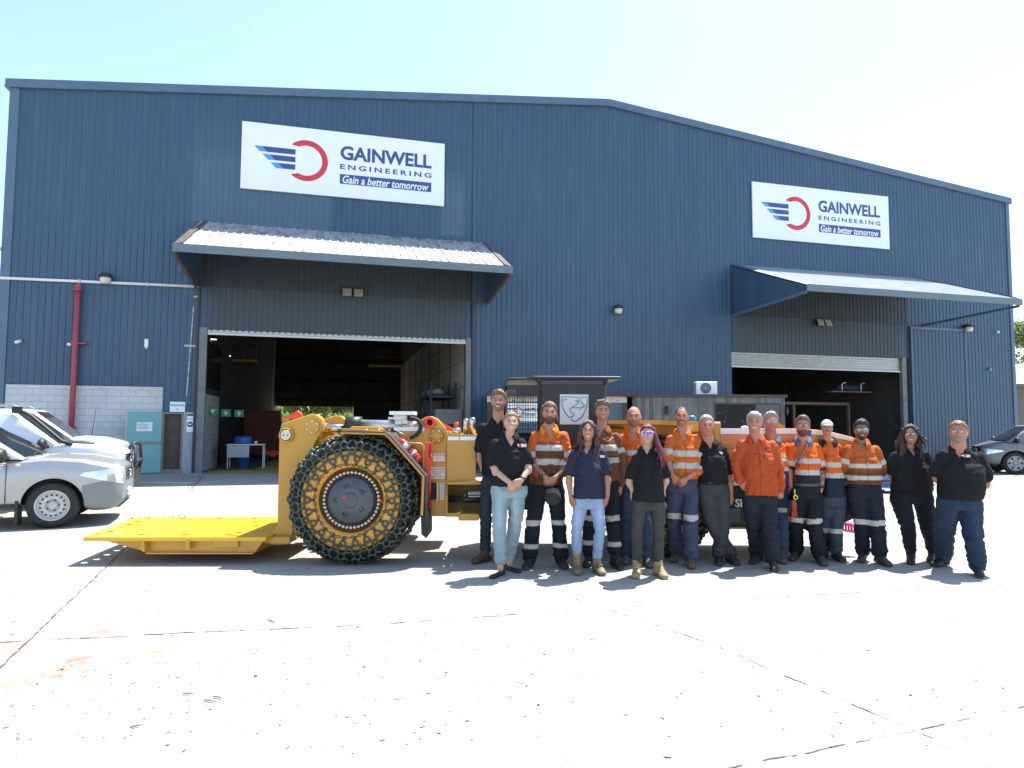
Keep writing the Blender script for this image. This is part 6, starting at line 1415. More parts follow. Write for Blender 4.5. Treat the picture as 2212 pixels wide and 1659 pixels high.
    if hs!='cap':
        xp,fp_=lines.get(hs,lines['short']); hl=np.interp(AZM,xp,fp_)+.03*vnoise(hco,(45,45,45),sd); mk=sst(UZ-hl+.05*vnoise(hco,(110,110,110),sd),-.06,.16)
        th=spec.get('hth',.016); 
        def ex(c,m):
            c=c.copy(); c[:,2]+=m*spec.get('quiff',.0)*sst(UZ,.35,.9)*sst(-UY,-.3,.6); return c
        hcx,hf,hcol=shell('hair',mk,th,hair,spec.get('nsc',48.),spec.get('namp',.55),ex)
        if 'locks' in spec:
            LM=MB(); lk=spec['locks']
            for i in range(lk['n']):
                u=i/(lk['n']-1) ; side=-1 if i%2 else 1
                if 'side' in lk: side=lk['side']
                a=lk.get('a0',1.15)+ (lk.get('a1',3.1)-lk.get('a0',1.15))*R.random()
                st=np.array([math.sin(a)*side*.078,-math.cos(a)*.095,.03+.06*R.random()]); stw=Vector(tuple(toW(st[None,:])[0]))
                ex_=J(lk['x']+side*lk.get('w',40)*R.uniform(.35,1.),lk['y']+R.uniform(-lk.get('jy',30),10)); ex_.y=Yb+lk.get('dy',-.06)+R.uniform(-.03,.05) if R.random()<lk.get('front',.6) else Yb+.11
                m1=Vector((stw.x+side*.018,lerp(stw.y,ex_.y,.35),lerp(stw.z,ex_.z,.35))); m2=Vector((lerp(stw.x,ex_.x,.75)+side*.015,lerp(stw.y,ex_.y,.8),lerp(stw.z,ex_.z,.7)))
                pts=[]; C=[stw,m1,m2,ex_]; K=14
                for q in range(K+1):
                    t=q/K; b0=(1-t)**3;b1=3*t*(1-t)**2;b2=3*t*t*(1-t);b3=t**3
                    p=C[0]*b0+C[1]*b1+C[2]*b2+C[3]*b3; wv=lk.get('wave',.008)*math.sin(t*lk.get('freq',9)+i*1.7)*t; pts.append(p+Vector((wv,wv*.6,0)))
                rr=lk.get('r',.017); LM.tube(pts,[rr*(1-.65*(q/K)**2) for q in range(K+1)],7)
            c2,n2,f2=organic(LM,.007,1); nn=vnoise(c2,(70,70,18),sd); c2=c2+n2*(.004*nn)[:,None]
            k0=len(hcx); hcx=np.vstack([hcx,c2]); hf=hf+[tuple(i+k0 for i in f) for f in f2]
            tip=np.array(lk.get('tip',hair)); dz=np.clip((hcn[2]-c2[:,2])/.35,0,1)[:,None]
            hcol=np.vstack([hcol,np.clip((hair*(1-dz)+tip*dz)*(1+.5*vnoise(c2,(110,60,16),sd+5)[:,None]),0,1)])
        npobj('hair',hcx,hf,hcol,vmat('hair_strands',.5,bump=.5,bscale=220,spec=.45),root)
    if 'beard' in spec:
        x,z=hco[:,0],hco[:,2]; fr2=UY<.12
        jaw=fr2*sst(-z,.036,.056)*(1-sst(np.abs(x),.062,.075)*0)*(1-.95*g(x,.019)*g(z+.053,.0075))
        mus=(UY<-.2)*g(z+.0425,.0065)*sst(.030-np.abs(x),0,.008)
        kind=spec['beard']; 
        if kind=='goatee': jaw=jaw*np.clip(1.25*g(x,.033),0,1)*sst(-z,.058,.078)
        if kind=='moustache': jaw=jaw*0; mus=(UY<-.2)*g(z+.0425+.004*(x/.03)**2,.0075)*sst(.036-np.abs(x),0,.006)
        mk=np.clip(np.maximum(jaw,mus*1.2),0,1)
        c_,f_,k_=shell('beard',mk,spec.get('bth',.010),spec.get('beardc',hair*.7),60.,.5,None,sink=.006)
        npobj('beard',c_,f_,k_,vmat('hair_strands',.5,bump=.5,bscale=220,spec=.45),root)
    # ---------- shirt
    T=spec['tor']; sh=spec['shirt']; SM=MB(); dep=spec.get('dep',.12)
    rings=[(nb.x,Yb+.016,sc.z+.112,.060,.050),(lerp(nb.x,sc.x,.3),Yb+.014,sc.z+.095,.072,.060),(lerp(nb.x,sc.x,.6),Yb+.012,sc.z+.072,sw*.56,.070),(sc.x,Yb+.010,sc.z+.040,sw*.86,.084),(sc.x,Yb+.008,sc.z-.005,sw*1.03,.098),(sc.x,Yb+.004,sc.z-.08,sw*1.02,.115)]
    for (y,xl,xr,dp) in T:
        a=J(xl,y); b=J(xr,y); rings.append(((a.x+b.x)/2,Yb-max(0,dp-.12)*.6,a.z,(b.x-a.x)/2,dp))
    loft(SM,rings,32,2.3)
    hemz=rings[-1][2]
    if spec.get('bust'):
        for e in (-1,1): SM.ball((sc.x+e*sw*.46,Yb-.075,sc.z-.165),.07,.075,.075,14,10)
    slv={}
    for k in 'AB':
        S0,E_,Wr,Tp=arms[k]; kd=spec.get('sl'+k,sh.get('sl','short')); f=spec.get('armf',1.)*spec.get('sleevef',1.)
        if kd=='short': e=lerp(S0,E_,.80); limb(SM,[S0,lerp(S0,E_,.45),e],[.057*min(f,1.1),.059*f,.061*f],16); slv[k]=e
        elif kd=='roll': e=lerp(E_,Wr,.30); limb(SM,[S0,E_,e],[.060*f,.058*f,.056*f],16); slv[k]=e
        else: e=lerp(E_,Wr,.96); limb(SM,[S0,E_,e],[.060*f,.056*f,.040*f],16); SM.tube([lerp(E_,Wr,.84),e],[.044*f,.042*f],14); slv[k]=e
    co,no,fs=organic(SM,.0095,3)
    nn=vnoise(co,(9,9,14),sd)+.6*vnoise(co,(24,24,16),sd+4); fold=vnoise(co,(30,8,7),sd+8); cr=sh.get('crease',1.)
    low=np.clip((sc.z-co[:,2])/.5,0,1)
    rid=.5-np.abs(vnoise(co+.03*no,(11,11,19),sd+1))*2; rid2=.5-np.abs(vnoise(co,(21,14,9),sd+17))*2
    co=co+no*((.0045*nn+.0035*fold*low+.0068*rid+.0060*rid2*(.35+low))*cr)[:,None]
    base=np.array(sh['col']); cols=np.tile(base,(len(co),1))
    if 'low' in sh:   # second colour below a height
        zl=J(0,sh['lowy']).z; blend=sh.get('blend',.004); m=sst(zl-co[:,2]+.02*vnoise(co,(6,6,6),sd)*(1 if blend>.02 else 0),-blend,blend)
        nearT=np.ones(len(co))
        for k in 'AB':
            if sh.get('armlow',False): continue
            S0,E_,Wr,Tp=arms[k]; a=np.array(S0); d=np.array(E_)-a; u=np.clip(((co-a)@d)/(d@d),0,1.2); dist=np.linalg.norm(co-(a+u[:,None]*d),axis=1); d2=np.array(Wr)-np.array(E_); u2=np.clip(((co-np.array(E_))@d2)/(d2@d2),0,1); dist2=np.linalg.norm(co-(np.array(E_)+u2[:,None]*d2),axis=1)
            xin=np.abs(co[:,0]-sc.x)<sw*.8
            nearT=np.where((np.minimum(dist,dist2)<.075)&~xin,0,nearT)
        m=m*nearT; cols=cols*(1-m[:,None])+np.array(sh['low'])*m[:,None]
    if sh.get('cot') and not sh.get('nopocket'):
        for e in (-1,1):
            px0=sc.x+e*sw*.50; hw_=.058; z0_,z1_=sc.z-.205,sc.z-.085; ax_=np.abs(co[:,0]-px0); fr_=co[:,1]<Yb-.03
            edge=fr_&(((np.abs(ax_-hw_)<.0045)&(co[:,2]>z0_)&(co[:,2]<z1_))|((ax_<hw_)&((np.abs(co[:,2]-z0_)<.0045)|(np.abs(co[:,2]-z1_)<.005)|(np.abs(co[:,2]-(z1_-.032-.02*(1-ax_/hw_)))<.0045))))
            cols[edge]*=.74
            inn=fr_&(ax_<hw_)&(co[:,2]>z0_)&(co[:,2]<z1_); co[inn]+=no[inn]*.004
    if sh.get('dirt'):
        dn=sst(vnoise(co,(5,5,5),sd+11)+.5*vnoise(co,(14,14,14),sd),.0,.5)*sh['dirt']; cols=cols*(1-dn[:,None])+np.array(sh.get('dirtc',(.16,.06,.03)))*dn[:,None]
    tape=np.array((.47,.46,.40))
    armd={}
    for k in 'AB':
        S0,E_,Wr,Tp=arms[k]; a=np.array(S0); d=np.array(E_)-a; Ld=np.linalg.norm(d); u=((co-a)@d)/(d@d); dist=np.linalg.norm(co-(a+np.clip(u,0,1)[:,None]*d),axis=1); armd[k]=(u,dist,Ld)
    isarm=np.zeros(len(co),bool)
    for k,e in (('A',-1),('B',1)):
        u,dist,Ld=armd[k]; isarm|=(dist<.072)&((co[:,0]-sc.x)*e>sw*.80)&(u>.12)
    for (y0,y1) in sh.get('tapes',[]):
        za,zb_=J(0,y1).z,J(0,y0).z; wv=.006*vnoise(co,(8,8,2),sd); m=(co[:,2]+wv>za)&(co[:,2]+wv<zb_)&~isarm; cols[m]=tape*(1+.12*vnoise(co[m],(30,30,30),sd)[:,None])
    if 'armtape' in sh:
        for k in 'AB':
            u,dist,Ld=armd[k]; m=isarm&(u>sh['armtape'])&(u<sh['armtape']+.055/Ld)&(dist<.075); cols[m]=tape
    # V neck opening
    vx,vy0,vy1,vw=spec.get('vee',(cx,0,0,0))
    if vw:
        t0=J(vx,vy0); t1=J(vx,vy1); zz=(t0.z-co[:,2])/(t0.z-t1.z); half=(vw*px*1.25+.012)*np.clip(1-zz,0,1); m=(zz>-1.6)&(zz<1)&(np.abs(co[:,0]-t0.x)<half)&(co[:,1]<Yb); cols[m]=skin*np.array((1,.92,.9))
    m=(co[:,2]>nb.z+.024)&(((co[:,0]-nb.x)**2+(co[:,1]-Yb)**2)<.05**2); cols[m]=skin
    if sh.get('placket'):
        t0=J(vx,vy1); m=(np.abs(co[:,0]-lerp(t0.x,sc.x,.3)-.0)<.0035)&(co[:,1]<Yb-.03)&(co[:,2]<t0.z)&(co[:,2]>(hemz if sh.get('placket')==2 else t0.z-.05)); cols[m]*=.55
    if sh.get('cuff') is not None:
        for k in 'AB':
            S0,E_,Wr,Tp=arms[k]; e=np.array(slv[k]); ax=np.array((E_-S0) if spec.get('sl'+k,sh.get('sl','short'))=='short' else (Wr-E_)); ax/=np.linalg.norm(ax); m=(np.abs((co-e)@ax)<.055)&(((co-e)@ax)>-.02)&(np.linalg.norm(co-e,axis=1)<.09)&((co-e)@ax>.005); cols[m]=np.array(sh['cuff'])
    shp=npobj('shirt',co,fs,np.clip(cols*(1+.05*nn[:,None]),0,1),vmat('cloth_rough' if sh.get('cot') else 'cloth_knit',.85,bump=.3,bscale=260,spec=.15),root)
    # collar
    CM=MB(); cc=sh.get('collar',base*1.05); K=22
    if sh.get('collar') is not False:
        vs=[];fs=[]
        for i in range(K+1):
            t=lerp(-.93,.93,i/K); a=PI/2+t*PI*.93; fwd=max(0,-math.sin(a)); rr=.063+.010*fwd
            fa=1+.45*fwd; a=a+look*.6; p=Vector((nb.x+rr*math.cos(a),Yb+.012+rr*.95*math.sin(a),sc.z+.128-.058*fwd)); q=Vector((nb.x+(rr+.030)*math.cos(a)*fa,Yb+.010+(rr+.024)*math.sin(a)*1.05,sc.z+.098-.100*fwd))
            mid=(p+q)/2+Vector((0.0,-.010*fwd,.012)); vs+=[p+Vector((0,0,-.03)),p+Vector((0,0,.004)),mid,q]
            if i:
                for j in range(3): fs.append(((i-1)*4+j,i*4+j,i*4+j+1,(i-1)*4+j+1))
        CM.add(vs,fs,tuple(cc),True)
        if sh.get('stripe'):
            for i in range(K):
                pass
        pass
        c=CM.build('collar',vmat('cloth_knit',.85,bump=.3,bscale=260,spec=.15),shp)
        md=c.modifiers.new('s','SOLIDIFY'); md.thickness=.004
    # chest badge
    if 'badge' in spec:
        bx,by,bw,bh,bc1,bc2=spec['badge']; q=J(bx,by,-.14)
        best=None
        cc_=co; dd=(cc_[:,0]-J(bx,by).x)**2+(cc_[:,2]-J(bx,by).z)**2; fm=cc_[:,1]<Yb-.02; dd=np.where(fm,dd,9); yy=cc_[np.argmin(dd),1]
        q=at(*zf(bx,by),yy-.006); bb=MB(); w_=bw*px; h_=bh*px
        bb.add([(q.x-w_*.5,q.y,q.z+h_*.2),(q.x-w_*.05,q.y,q.z-h_*.5),(q.x+w_*.5,q.y,q.z-h_*.4),(q.x+w_*.5,q.y,q.z+h_*.3),(q.x,q.y,q.z+h_*.5)],[(0,1,2,3,4)],bc1)
        bb.add([(q.x-w_*.12,q.y-.001,q.z-h_*.5),(q.x+w_*.06,q.y-.001,q.z-h_*.5),(q.x+w_*.06,q.y-.001,q.z+h_*.45),(q.x-w_*.12,q.y-.001,q.z+h_*.45)],[(0,1,2,3)],bc2)
        bb.build('chest_badge',vmat('print_paint',.6),shp)
    # ---------- trousers
    tr=spec['tr']; TM=MB(); (hy,hxl,hxr)=spec['hips']; a=J(hxl,hy); b=J(hxr,hy); hw=(b.x-a.x)/2; hcx_=(a.x+b.x)/2; wz=max(hemz+.03,J(0,spec.get('waisty',0)).z if spec.get('waisty') else 0)
    dpt=spec.get('hdep',.115); tw=rings[-1]
    ww=min(hw*.96,tw[3]*.96); cz=hjA.z-.07
    loft(TM,[(tw[0],Yb,wz,ww,min(dpt,tw[4]*.93)),(hcx_,Yb,a.z,hw,dpt),(hcx_,Yb,lerp(a.z,cz,.6),hw*.98,dpt*.98),(hcx_,Yb,cz,hw*.82,dpt*.8)],28,2.4)
    rt,rk,ra=tr['r']
    for k in 'AB':
        H0,Kn,An,fp2=legs[k]; o=Vector((0,0,0)); H2=Vector((H0.x,H0.y,H0.z)); An2=Vector((An.x,An.y,max(An.z,tr.get('minz',.10))))
        limb(TM,[H2,lerp(H2,Kn,.5),Kn,lerp(Kn,An2,.5),An2],[rt,lerp(rt,rk,.45),rk,lerp(rk,ra,.45)*1.02,ra],18,4)
        if tr.get('bunch'): TM.ring(An2+Vector((0,0,.02)),(0,0,1),ra*.85,.026,14,8); TM.ring(An2+Vector((0,0,.07)),(0,.2,1),ra*.8,.024,14,8)
    co,no,fs=organic(TM,.0100,3)
    nn=vnoise(co,(10,10,12),sd+21); cr=tr.get('crease',1.); kz=legs['A'][1].z; lowf=.4+1.0*g(co[:,2]-kz,.12)+1.2*sst(-co[:,2],-.30,-.10)
    co=co+no*((.005*nn+.0080*lowf*vnoise(co,(8,8,24),sd+3)+.003*vnoise(co,(26,26,40),sd+6)+(.0085*(.5-2*np.abs(vnoise(co,(10,10,20),sd+13))))*np.clip(lowf,.4,1.6))*cr)[:,None]
    cols=np.tile(np.array(tr['col']),(len(co),1)); 
    if tr.get('fade'):
        legc=np.where(np.abs(co[:,0]-legs['A'][1].x)<np.abs(co[:,0]-legs['B'][1].x),legs['A'][1].x,legs['B'][1].x)
        m=g(co[:,0]-legc,.035)*(co[:,1]<Yb)*g(co[:,2]-(kz+.16),.22)*tr['fade']; cols=cols*(1-m[:,None])+np.clip(np.array(tr['col'])*1.9+.03,0,1)*m[:,None]
    cols*= (1+.10*nn+.08*vnoise(co,(60,60,60),sd))[:,None]
    for (y0,y1) in tr.get('tapes',[]):
        za,zb_=J(0,y1).z,J(0,y0).z; wv=.012*vnoise(co,(6,6,2),sd); m=(co[:,2]+wv>za)&(co[:,2]+wv<zb_); cols[m]=tape
    if tr.get('belt'):
        za=J(0,tr['belt'][1]).z; zb_=J(0,tr['belt'][0]).z; m=(co[:,2]>za)&(co[:,2]<zb_); cols[m]=np.array(tr.get('beltc',(.03,.03,.03)))
    tro=npobj('trousers',co,fs,np.clip(cols,0,1),vmat('cloth_rough',.8,bump=.4,bscale=220,spec=.2),root)
    if tr.get('buckle'):
        bx,by=tr['buckle']; q=J(bx,by); dd=(co[:,0]-q.x)**2+(co[:,2]-q.z)**2+np.where(co[:,1]>Yb,9,0); yy=co[np.argmin(dd),1]; q=at(*zf(bx,by),yy-.006)
        b_=MB(); b_.box((q.x-.03,q.y-.008,q.z-.017),(q.x+.03,q.y,q.z+.017)); b_.build('buckle',M_alu,tro,bev=.003)
    # ---------- boots
    bo=spec['boot']
    for k in 'AB':
        H0,Kn,An,fp2=legs[k]; gx=Vector((An.x,An.y,0)); toe=Vector((fp2.x,fp2.y,0)); d=toe-gx
        if d.length<.05: d=Vector((0,-1,0))
        d.normalize(); Lf=bo.get('len',.27); heel=gx-d*.06; S=Vector((-d.y,d.x,0)); FM=MB()
        secs=[(-.02,.028,.030),(.02,.036,.052),(.09,.037,.062),(.14,.038,.050),(.19,.043,.036),(.235,.041,.031),(.262,.028,.022)]
        if bo.get('flat'): secs=[(-.01,.024,.026),(.02,.030,.032),(.09,.030,.022),(.14,.033,.020),(.19,.036,.020),(.225,.032,.018),(.245,.018,.012)]
        vs=[];f_=[];m_=16
        for (u,hw_,hh_) in secs:
            c=heel+d*(u*Lf/.27); zc_=hh_
            for j in range(m_):
                t=2*PI*j/m_; vs.append(c+S*hw_*math.cos(t)*1.12+Vector((0,0,max(zc_+hh_*math.sin(t)*1.0,.006))))
        for i in range(len(secs)-1):
            for j in range(m_): f_.append((i*m_+j,i*m_+(j+1)%m_,(i+1)*m_+(j+1)%m_,(i+1)*m_+j))
        f_+=[tuple(range(m_-1,-1,-1)),tuple((len(secs)-1)*m_+j for j in range(m_))]; FM.add(vs,f_,None,True)
        if not bo.get('flat'): limb(FM,[gx+d*.01+Vector((0,0,.05)),Vector((An.x,An.y,max(bo.get('h',.16),.1)))],[.047,bo.get('rs',.048)],14)
        co,no,fs=organic(FM,.008,2)
        co=co+no*(.0025*vnoise(co,(30,30,30),sd+k.count('A')))[:,None]; co[:,2]=np.maximum(co[:,2],.004)
        cols=np.tile(np.array(bo['col']),(len(co),1))*(1+.25*vnoise(co,(14,14,14),sd)[:,None]); 
        if not bo.get('flat'): m=co[:,2]<.024; cols[m]=np.array(bo.get('sole',(.05,.045,.04)))
        b=npobj('shoe' if bo.get('flat') else 'boot',co,fs,np.clip(cols,0,1),vmat('leather',.45 if bo.get('flat') else .6,bump=.3,bscale=120),root)
        if bo.get('lace'):
            LM=MB()
            for q in range(5):
                c=gx+d*(.115-.019*q)+Vector((0,0,.098+.017*q)); LM.tube([c-S*.022,c+Vector((0,0,.006))+d*.01,c+S*.022],.0035,5)
            LM.build('laces',mat('lace_pale',(.45,.36,.2),.8),b)
    # ---------- things worn on the head
    def hp(x,y,z): return Vector(tuple(toW(np.array([[x,y,z]]))[0]))
    if 'glasses' in spec:
        gl=spec['glasses']; GM=MB(); fc=gl.get('col',(.02,.02,.02)); rx,rz=gl.get('size',(.0235,.017)); rr=gl.get('t',.0022)
        for e in (-1,1):
            pts=[hp(e*.0315+rx*math.cos(t)*(abs(math.cos(t))**-.25 if abs(math.cos(t))>.05 else 1),-.108+.10*abs(e*.0315+rx*math.cos(t))**1.6*2,.013+rz*math.sin(t)*(abs(math.sin(t))**-.25 if abs(math.sin(t))>.05 else 1)) for t in [2*PI*i/20 for i in range(20)]]
            GM.tube(pts,rr,6,closed=True); GM.tube([hp(e*.058,-.092,.018),hp(e*.079,-.03,.016),hp(e*.081,.02,.006)],rr,6)
        GM.tube([hp(-.009,-.109,.015),hp(0,-.112,.018),hp(.009,-.109,.015)],rr,6)
        go=GM.build('glasses',mat('frame_%d%d'%(int(fc[0]*99),int(fc[2]*99)),fc,.3),root)
        LM=MB()
        for e in (-1,1):
            pts=[hp(e*.0315+rx*.95*math.cos(t),-.107,.013+rz*.95*math.sin(t)) for t in [2*PI*i/20 for i in range(20)]]; LM.add(pts,[tuple(range(20)) if e>0 else tuple(range(20))])
        LM.build('lens',mat('clear_lens',(.9,.92,.95),.05,spec=.9,alpha=.22),go)
    if spec.get('shades'):
        GM=MB(); o_=[(-.067,.032),(.067,.032),(.058,-.014),(.018,-.016),(0,.002),(-.018,-.016),(-.058,-.014)]
        def yy(x): return -.112+8.0*x*x
        n=len(o_); V=[]
        for dy in (0,.006):
            for x,z in o_: V.append(hp(x,yy(x)+dy,z+.012))
        GM.add(V,[tuple(range(n)),tuple(range(2*n-1,n-1,-1))]+[(i,n+i,n+(i+1)%n,(i+1)%n) for i in range(n)])
        for e in (-1,1): GM.bar(hp(e*.067,-.075,.036),hp(e*.082,.01,.022),.006,.010)
        go=GM.build('sunglasses',mat('white_frame',(.75,.75,.78),.35),root)
        GM=MB(); o2=[(-.060,.026),(.060,.026),(.053,-.009),(.020,-.011),(.004,.009),(-.004,.009),(-.020,-.011),(-.053,-.009)]
        GM.add([hp(x,yy(x)-.0035-.004*(abs(x)<.01),z+.012) for x,z in o2],[tuple(range(8))]); GM.build('lens',mat('violet_lens',(.22,.10,.42),.12,metal=.7),go)
    if hs=='cap':
        xp,fp_=lines['short']; hl=np.interp(AZM,xp,fp_); mk=sst(UZ-hl,-.05,.07)*(UZ<.45); c_,f_,k_=shell('hair',mk,.008,hair); npobj('hair',c_,f_,k_,vmat('hair_strands',.5,bump=.5,bscale=220,spec=.45),root)
        mk=sst(UZ-.36+.10*(UY>0),-.02,.03); c=hco.copy(); nrm=np.stack([UX,UY,UZ*.9],1); c=c+nrm*(mk*.017-(1-mk)*.01)[:,None]; c[:,2]+=mk*.006
        cp=npobj('cap',toW(c),list(HF),np.tile(np.array((.56,.53,.44)),(len(c),1)),vmat('cloth_knit',.85,bump=.3,bscale=260,spec=.15),root)
        VM=MB(); vs=[];f_=[]
        for i in range(17):
            t=lerp(-1.15,1.15,i/16); x=.082*math.sin(t)*1.02; y0=-.098*math.cos(t)-.002; ln=.062*math.cos(t*1.2)**.7 if math.cos(t*1.2)>0 else 0
            for dz in (0,-.005): vs+=[hp(x*.95,y0+.01,.052+dz),hp(x*1.0,y0-ln,.030+dz+.018*(1-math.cos(t)))]
            if i: b0=(i-1)*4; f_+= [(b0,b0+1,b0+5,b0+4),(b0+2,b0+6,b0+7,b0+3),(b0+1,b0+3,b0+7,b0+5)]
        VM.add(vs,f_,None,True); VM.build('visor',mat('cap_cream',(.56,.53,.44),.85),cp)
    root['_p']=1
    return root,dict(J=J,arms=arms,sc=sc,Yb=Yb,px=px,hp=hp,shirt=shp,trousers=tro,zf=zf)
SK_L=(.46,.26,.18); SK_M=(.40,.205,.13); SK_R=(.44,.19,.125); SK_T=(.24,.125,.072); SK_P=(.50,.30,.225)
ORG=(.56,.115,.014); ORG2=(.42,.068,.018); BRN=(.13,.045,.020); NVY=(.020,.028,.048); BLK=(.014,.014,.016); TAPE=[]
WHT=(.7,.7,.7); BDG=((.62,.60,.58),(.5,.03,.05)); BB=(.045,.035,.028)
POLO=dict(col=BLK,sl='short',placket=1,crease=.8)
CAST=[]
def C(**k): k['seed']=len(CAST)+1; CAST.append(k)
C(z=z3,label='tall man in black polo and dark jeans at the left end, hand in pocket',head=(332,214,385,-4,0),sh=(212,478,440,478),vee=(325,425,470,16),
  tor=[(560,200,452,.125),(700,208,448,.12),(850,206,440,.12)],shirt=dict(POLO,stripe=WHT),armA=[(183,690,.02),(222,835,-.02),(250,880,-.03)],armB=[(460,660,.02),(445,810,-.02),(440,860,-.02)],
  handA='pocket',handB='pocket',hip=(250,915,360),hips=(900,198,400),legA=[(238,1150),(235,1385),(150,1496)],legB=[(345,1150),(335,1385),(330,1480)],skin=SK_M,hair=(.15,.075,.035),style='short',hth=.018,quiff=.02,hairh=.025,smile=.9,stubble=.35,
  tr=dict(col=(.022,.032,.045),r=(.085,.066,.062),fade=.1),boot=dict(col=(.085,.045,.025),h=.17,rs=.055),dY=.05)
C(z=z3,label='woman in black polo and light blue cropped jeans with hands clasped, wearing flat black shoes',head=(423,374,536,6,0),roll=2,sh=(302,598,505,592),vee=(425,560,630,26),bust=1,
  tor=[(660,285,540,.125),(760,295,535,.12),(850,275,545,.125),(918,270,548,.13)],shirt=dict(POLO),armA=[(277,785,-.03),(412,898,-.19),(462,975,-.20)],armB=[(562,775,-.03),(500,880,-.18),(425,925,-.21)],
  handA='clasp',handB='clasp',hip=(345,960,470),hips=(965,272,548),legA=[(335,1210),(345,1475),(280,1602)],legB=[(450,1210),(412,1455),(492,1562)],skin=SK_P,hair=(.22,.13,.065),style='pulled',hth=.012,smile=.9,ruddy=1.2,
  tr=dict(col=(.24,.31,.34),r=(.092,.072,.062),fade=.35,minz=.16),boot=dict(col=(.02,.02,.022),flat=1),armf=1.08,badge=(492,625,85,26,*BDG),locks=dict(n=10,x=425,w=62,y=520,jy=60,dy=.03,front=.4,r=.010,a0=1.3))
C(z=z3,label='long haired bearded man in dirty orange work shirt, tattooed arms, holding a dark cap',head=(703,304,468,2,3),sh=(590,540,812,540),vee=(712,480,585,36),
  tor=[(640,572,830,.13),(740,585,822,.13),(850,560,808,.14),(905,560,800,.14)],shirt=dict(col=ORG,sl='roll',low=BRN,lowy=600,blend=.05,tapes=[(617,658),(718,758)],armtape=.62,cot=1,placket=2,dirt=.35,collar=(.75,.20,.02)),
  armA=[(570,745,-.04),(672,855,-.20),(728,930,-.21)],armB=[(848,745,-.04),(752,858,-.19),(690,905,-.22)],slA='short',slB='roll',handA='clasp',handB='clasp',tattoo='AB',hip=(625,950,750),hips=(950,548,818),
  legA=[(585,1190),(562,1440),(530,1536)],legB=[(768,1190),(788,1440),(815,1532)],skin=SK_M,hair=(.13,.075,.04),style='pulled',hth=.014,beard='full',bth=.012,smile=.1,
  locks=dict(n=12,x=708,w=72,y=455,jy=60,dy=.02,front=.3,r=.013,a0=1.5),tr=dict(col=(.014,.017,.024),r=(.098,.082,.078),tapes=[(1163,1200),(1338,1370)],bunch=1),boot=dict(col=(.03,.025,.022),h=.14))
C(z=z3,label='woman in navy polo, pale blue jeans and tan boots with long wavy dark hair',head=(985,440,600,-3,0),sh=(880,672,1092,668),vee=(968,615,690,26),bust=1,
  tor=[(750,880,1100,.125),(850,888,1095,.115),(930,880,1105,.125),(1008,876,1112,.13)],shirt=dict(POLO,col=(.028,.031,.052)),armA=[(843,850,-.01),(860,1000,-.05),(890,1100,-.07)],armB=[(1130,850,-.01),(1128,1000,-.05),(1098,1100,-.07)],
  hip=(935,1040,1045),hips=(1050,866,1116),legA=[(902,1240),(905,1450),(912,1572)],legB=[(1075,1240),(1050,1450),(1085,1576)],skin=SK_M,hair=(.055,.026,.02),style='long',hth=.014,smile=.95,
  locks=dict(n=30,x=980,w=92,y=720,jy=150,dy=-.09,front=.55,wave=.014,freq=13,r=.015,a0=1.05,a1=2.6,tip=(.10,.035,.025)),tr=dict(col=(.25,.32,.47),r=(.082,.060,.048),fade=.35,minz=.15),
  boot=dict(col=(.20,.145,.075),sole=(.13,.09,.05),h=.21,rs=.048,lace=1),badge=(1072,705,70,22,*BDG),dY=0)
C(z=z4,label='curly haired young man in brown work shirt with silver tape, behind the woman in navy',head=(112,286,455,8,0),sh=(8,545,222,550),vee=(85,480,560,34),
  tor=[(640,2,240,.13),(760,10,232,.125),(880,20,228,.13)],shirt=dict(col=(.17,.065,.028),sl='long',tapes=[(618,662),(712,752)],armtape=.46,cot=1,placket=2,dirt=.4,dirtc=(.12,.05,.03)),
  armA=[(-25,720,0),(-20,870,-.02),(-10,960,-.03)],armB=[(258,735,0),(250,920,-.03),(238,1015,-.05)],hip=(60,920,180),hips=(920,10,245),legA=[(20,1170),(15,1400),(0,1520)],legB=[(190,1160),(203,1400),(245,1536)],
  skin=SK_M,hair=(.12,.075,.04),style='short',hth=.024,namp=.8,nsc=60.,quiff=.015,hairh=.03,smile=.75,tr=dict(col=(.016,.018,.024),r=(.095,.078,.072),tapes=[(1130,1168),(1315,1350)],bunch=1),boot=dict(col=(.03,.025,.022),h=.14),dY=.08)
C(z=z4,label='bald man in bright orange shirt with short goatee, standing half hidden in the back row',head=(340,344,500,-2,0),sh=(258,560,440,560),vee=(335,510,600,34),
  tor=[(650,250,448,.13),(760,262,440,.13),(862,265,440,.13)],shirt=dict(col=(.62,.11,.015),sl='long',tapes=[(655,690)],cot=1,placket=2),armA=[(240,740,.02),(262,880,0),(275,960,0)],armB=[(462,740,.02),(470,880,0),(470,960,0)],
  hip=(290,930,400),hips=(940,245,450),legA=[(285,1180),(290,1430),(285,1500)],legB=[(430,1180),(440,1440),(465,1522)],skin=SK_R,hair=(.16,.10,.06),style='bald',hth=.003,stubble=.55,smile=.2,hairh=0.,
  tr=dict(col=(.032,.045,.075),r=(.095,.078,.072)),boot=dict(col=(.10,.09,.085),h=.13),dY=.12)
